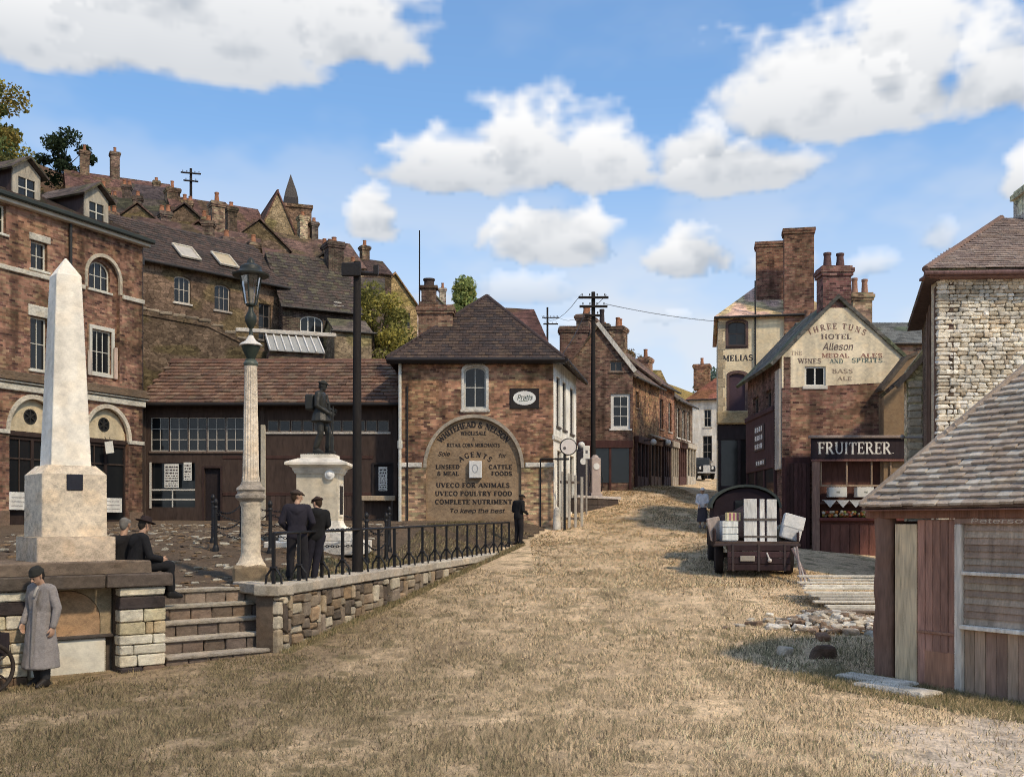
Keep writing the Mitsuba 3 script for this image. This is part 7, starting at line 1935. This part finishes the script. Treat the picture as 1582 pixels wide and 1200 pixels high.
sub(ly, 'cab_roof', prism(Polygon([(1.0 * math.cos(a), 1.77 + .66 * math.sin(a)) for a in np.linspace(math.pi, 0, 17)] + [(.94 * math.cos(a), 1.75 + .61 * math.sin(a)) for a in np.linspace(0, math.pi, 17)]), 1.5, 2.9), (.060, .070, .062), CLOTH, M=LM, label='greenish grey tilt over the cab')
sub(ly, 'rear_window', cbox(-.3, .3, 2.93, 2.98, 1.62, 1.98, .01), bsdf='window_glass', M=LM)
for i in range(5):
    for sx in (-1.06, 1.06):
        sub(ly, 'stake', cbox(sx - .03, sx + .03, .15 + .68 * i, .21 + .68 * i, .72, 1.20, .008), (.06, .04, .034), WOOD, M=LM)
k = thing('tarpaulin', 'dark crumpled tarpaulin heap on the lorry between the load and the cab', 'tarpaulin')
put(k, folds(skinned([hull(((-.7, 1.6, 1.0), .2), ((.7, 1.5, 1.0), .2), ((-.3, 1.9, 1.5), .2), ((.4, 2.2, 1.45), .2), ((.7, 2.5, 1.1), .2), ((-.75, 2.6, 1.25), .2), ((.1, 2.6, 1.75), .15)), hull(((-.8, 1.0, .95), .12), ((-.55, 1.5, 1.15), .18))], .06, 2), .11, (3.2, 3.2, 3.2), 4), (.030, .022, .026), CLOTH, smooth=True, M=LM)
sub(ly, 'bonnet', cbox(-.5, .5, 4.3, 5.4, .7, 1.35, .08), (.022, .016, .018), SMOOTH, M=LM)
CR = (.66, .65, .61)
ck = thing('board_bundle', 'three tall white boards standing upright in the middle of the lorry load', 'boards')
for a, b in ((-.30, .03), (.10, .22), (.28, .53)):
    sub(ck, 'board', cbox(a, b, .10, .15, .86, 1.95 + .03 * R.random(), .008), np.array(CR) * R.uniform(.92, 1.05), WOOD, M=LM @ mat([1, 0, 0], [0, .998, -.06], [0, .06, .998], (0, 0, 0)))
sub(ck, 'batten', cat(cbox(-.30, .53, .155, .19, 1.40, 1.46, .005), cbox(-.30, .53, .155, .19, .95, 1.01, .005)), (.12, .10, .09), WOOD, M=LM)
k = thing('crate', 'square white crate at the left of the lorry load', 'crate')
CBM = LM @ rotz(.15, (-.68, .38, .865))
sub(k, 'box', cbox(-.19, .19, -.19, .19, 0, .52, .01), (.55, .58, .57), WOOD, M=CBM)
for i in range(3):
    sub(k, 'slat', cbox(-.205, .205, -.215, -.193, .02 + .175 * i, .17 + .175 * i, .006), (.62, .64, .61), WOOD, M=CBM)
k = thing('crate', 'leaning pale crate at the far left of the lorry load', 'crate')
put(k, cbox(-.16, .16, -.2, .2, 0, .62, .012), (.44, .36, .31), WOOD, M=LM @ mat([.97, 0, .2], [0, 1, 0], [-.2, 0, .97], (-.93, .95, .88)))
k = thing('carton', 'small box with coloured bands on top of the white crate', 'carton')
put(k, cbox(-.18, .18, -.14, .14, 0, .22, .008), (.55, .46, .24), SMOOTH, M=LM @ rotz(.1, (-.56, .5, 1.39)))
sub(k, 'bands', cat(*[cbox(-.12 + .1 * i, -.07 + .1 * i, -.146, -.141, .01, .21, .002) for i in range(3)]), (.32, .12, .16), SMOOTH, M=LM @ rotz(.1, (-.56, .5, 1.39)))
k = thing('sack', 'white canvas covered box tilting at the right of the lorry load', 'sack')
put(k, skinned([hull(*[((sx * .20, sy * .22, .05 + sz * .56), .05) for sx in (-1, 1) for sy in (-1, 1) for sz in (0, 1)])], .05, 3), (.58, .57, .55), CLOTH, smooth=True, M=LM @ mat([.96, 0, -.28], [0, 1, 0], [.22, 0, .96], (.86, .42, .9)))
sub(k, 'flap', cbox(-.26, .26, -.285, -.27, .33, .66, .006), (.68, .67, .64), CLOTH, M=LM @ mat([.96, 0, -.28], [0, 1, 0], [.22, 0, .96], (.86, .42, .9)))
k = thing('basket', 'small grey wicker basket heaped between the boards and the white covered box', 'basket')
put(k, lathe([(0, 0), (.13, 0), (.17, .30), (.15, .30), (.12, .05), (0, .05)], 18), (.20, .17, .13), CLOTH, smooth=40, M=LM @ rotz(0, (.66, .75, .87)))
mb = MB()
for i in range(22):
    mb.add(trimesh.creation.icosphere(1, .05), R.choice([(.30, .30, .24), (.22, .2, .15), (.4, .38, .32)]), SMOOTH, LM @ rotz(0, (.66 + R.uniform(-.1, .1), .75 + R.uniform(-.1, .1), 1.14 + R.uniform(0, .12))))
kk = part(k, 'contents'); labels[kk] = {'kind': 'stuff'}
mb.put(kk)
for i, lb in enumerate(['leftmost of the poles leaning on the lorry corner', 'middle pole leaning on the right corner of the lorry', 'rightmost of the poles leaning on the lorry corner']):
    a = LM @ np.array([1.0 - .06 * i, -.03, .72 - .02 * i, 1])
    b = (7.05 + .14 * i, 25.2 + .05 * i, 0)
    k = thing('pole', lb, 'pole')
    put(k, tube(a[:3], (b[0], b[1], gzf(b[0], b[1])), .032, .028, 8), [(.20, .16, .15), (.35, .30, .27), (.16, .11, .10)][i], WOOD)
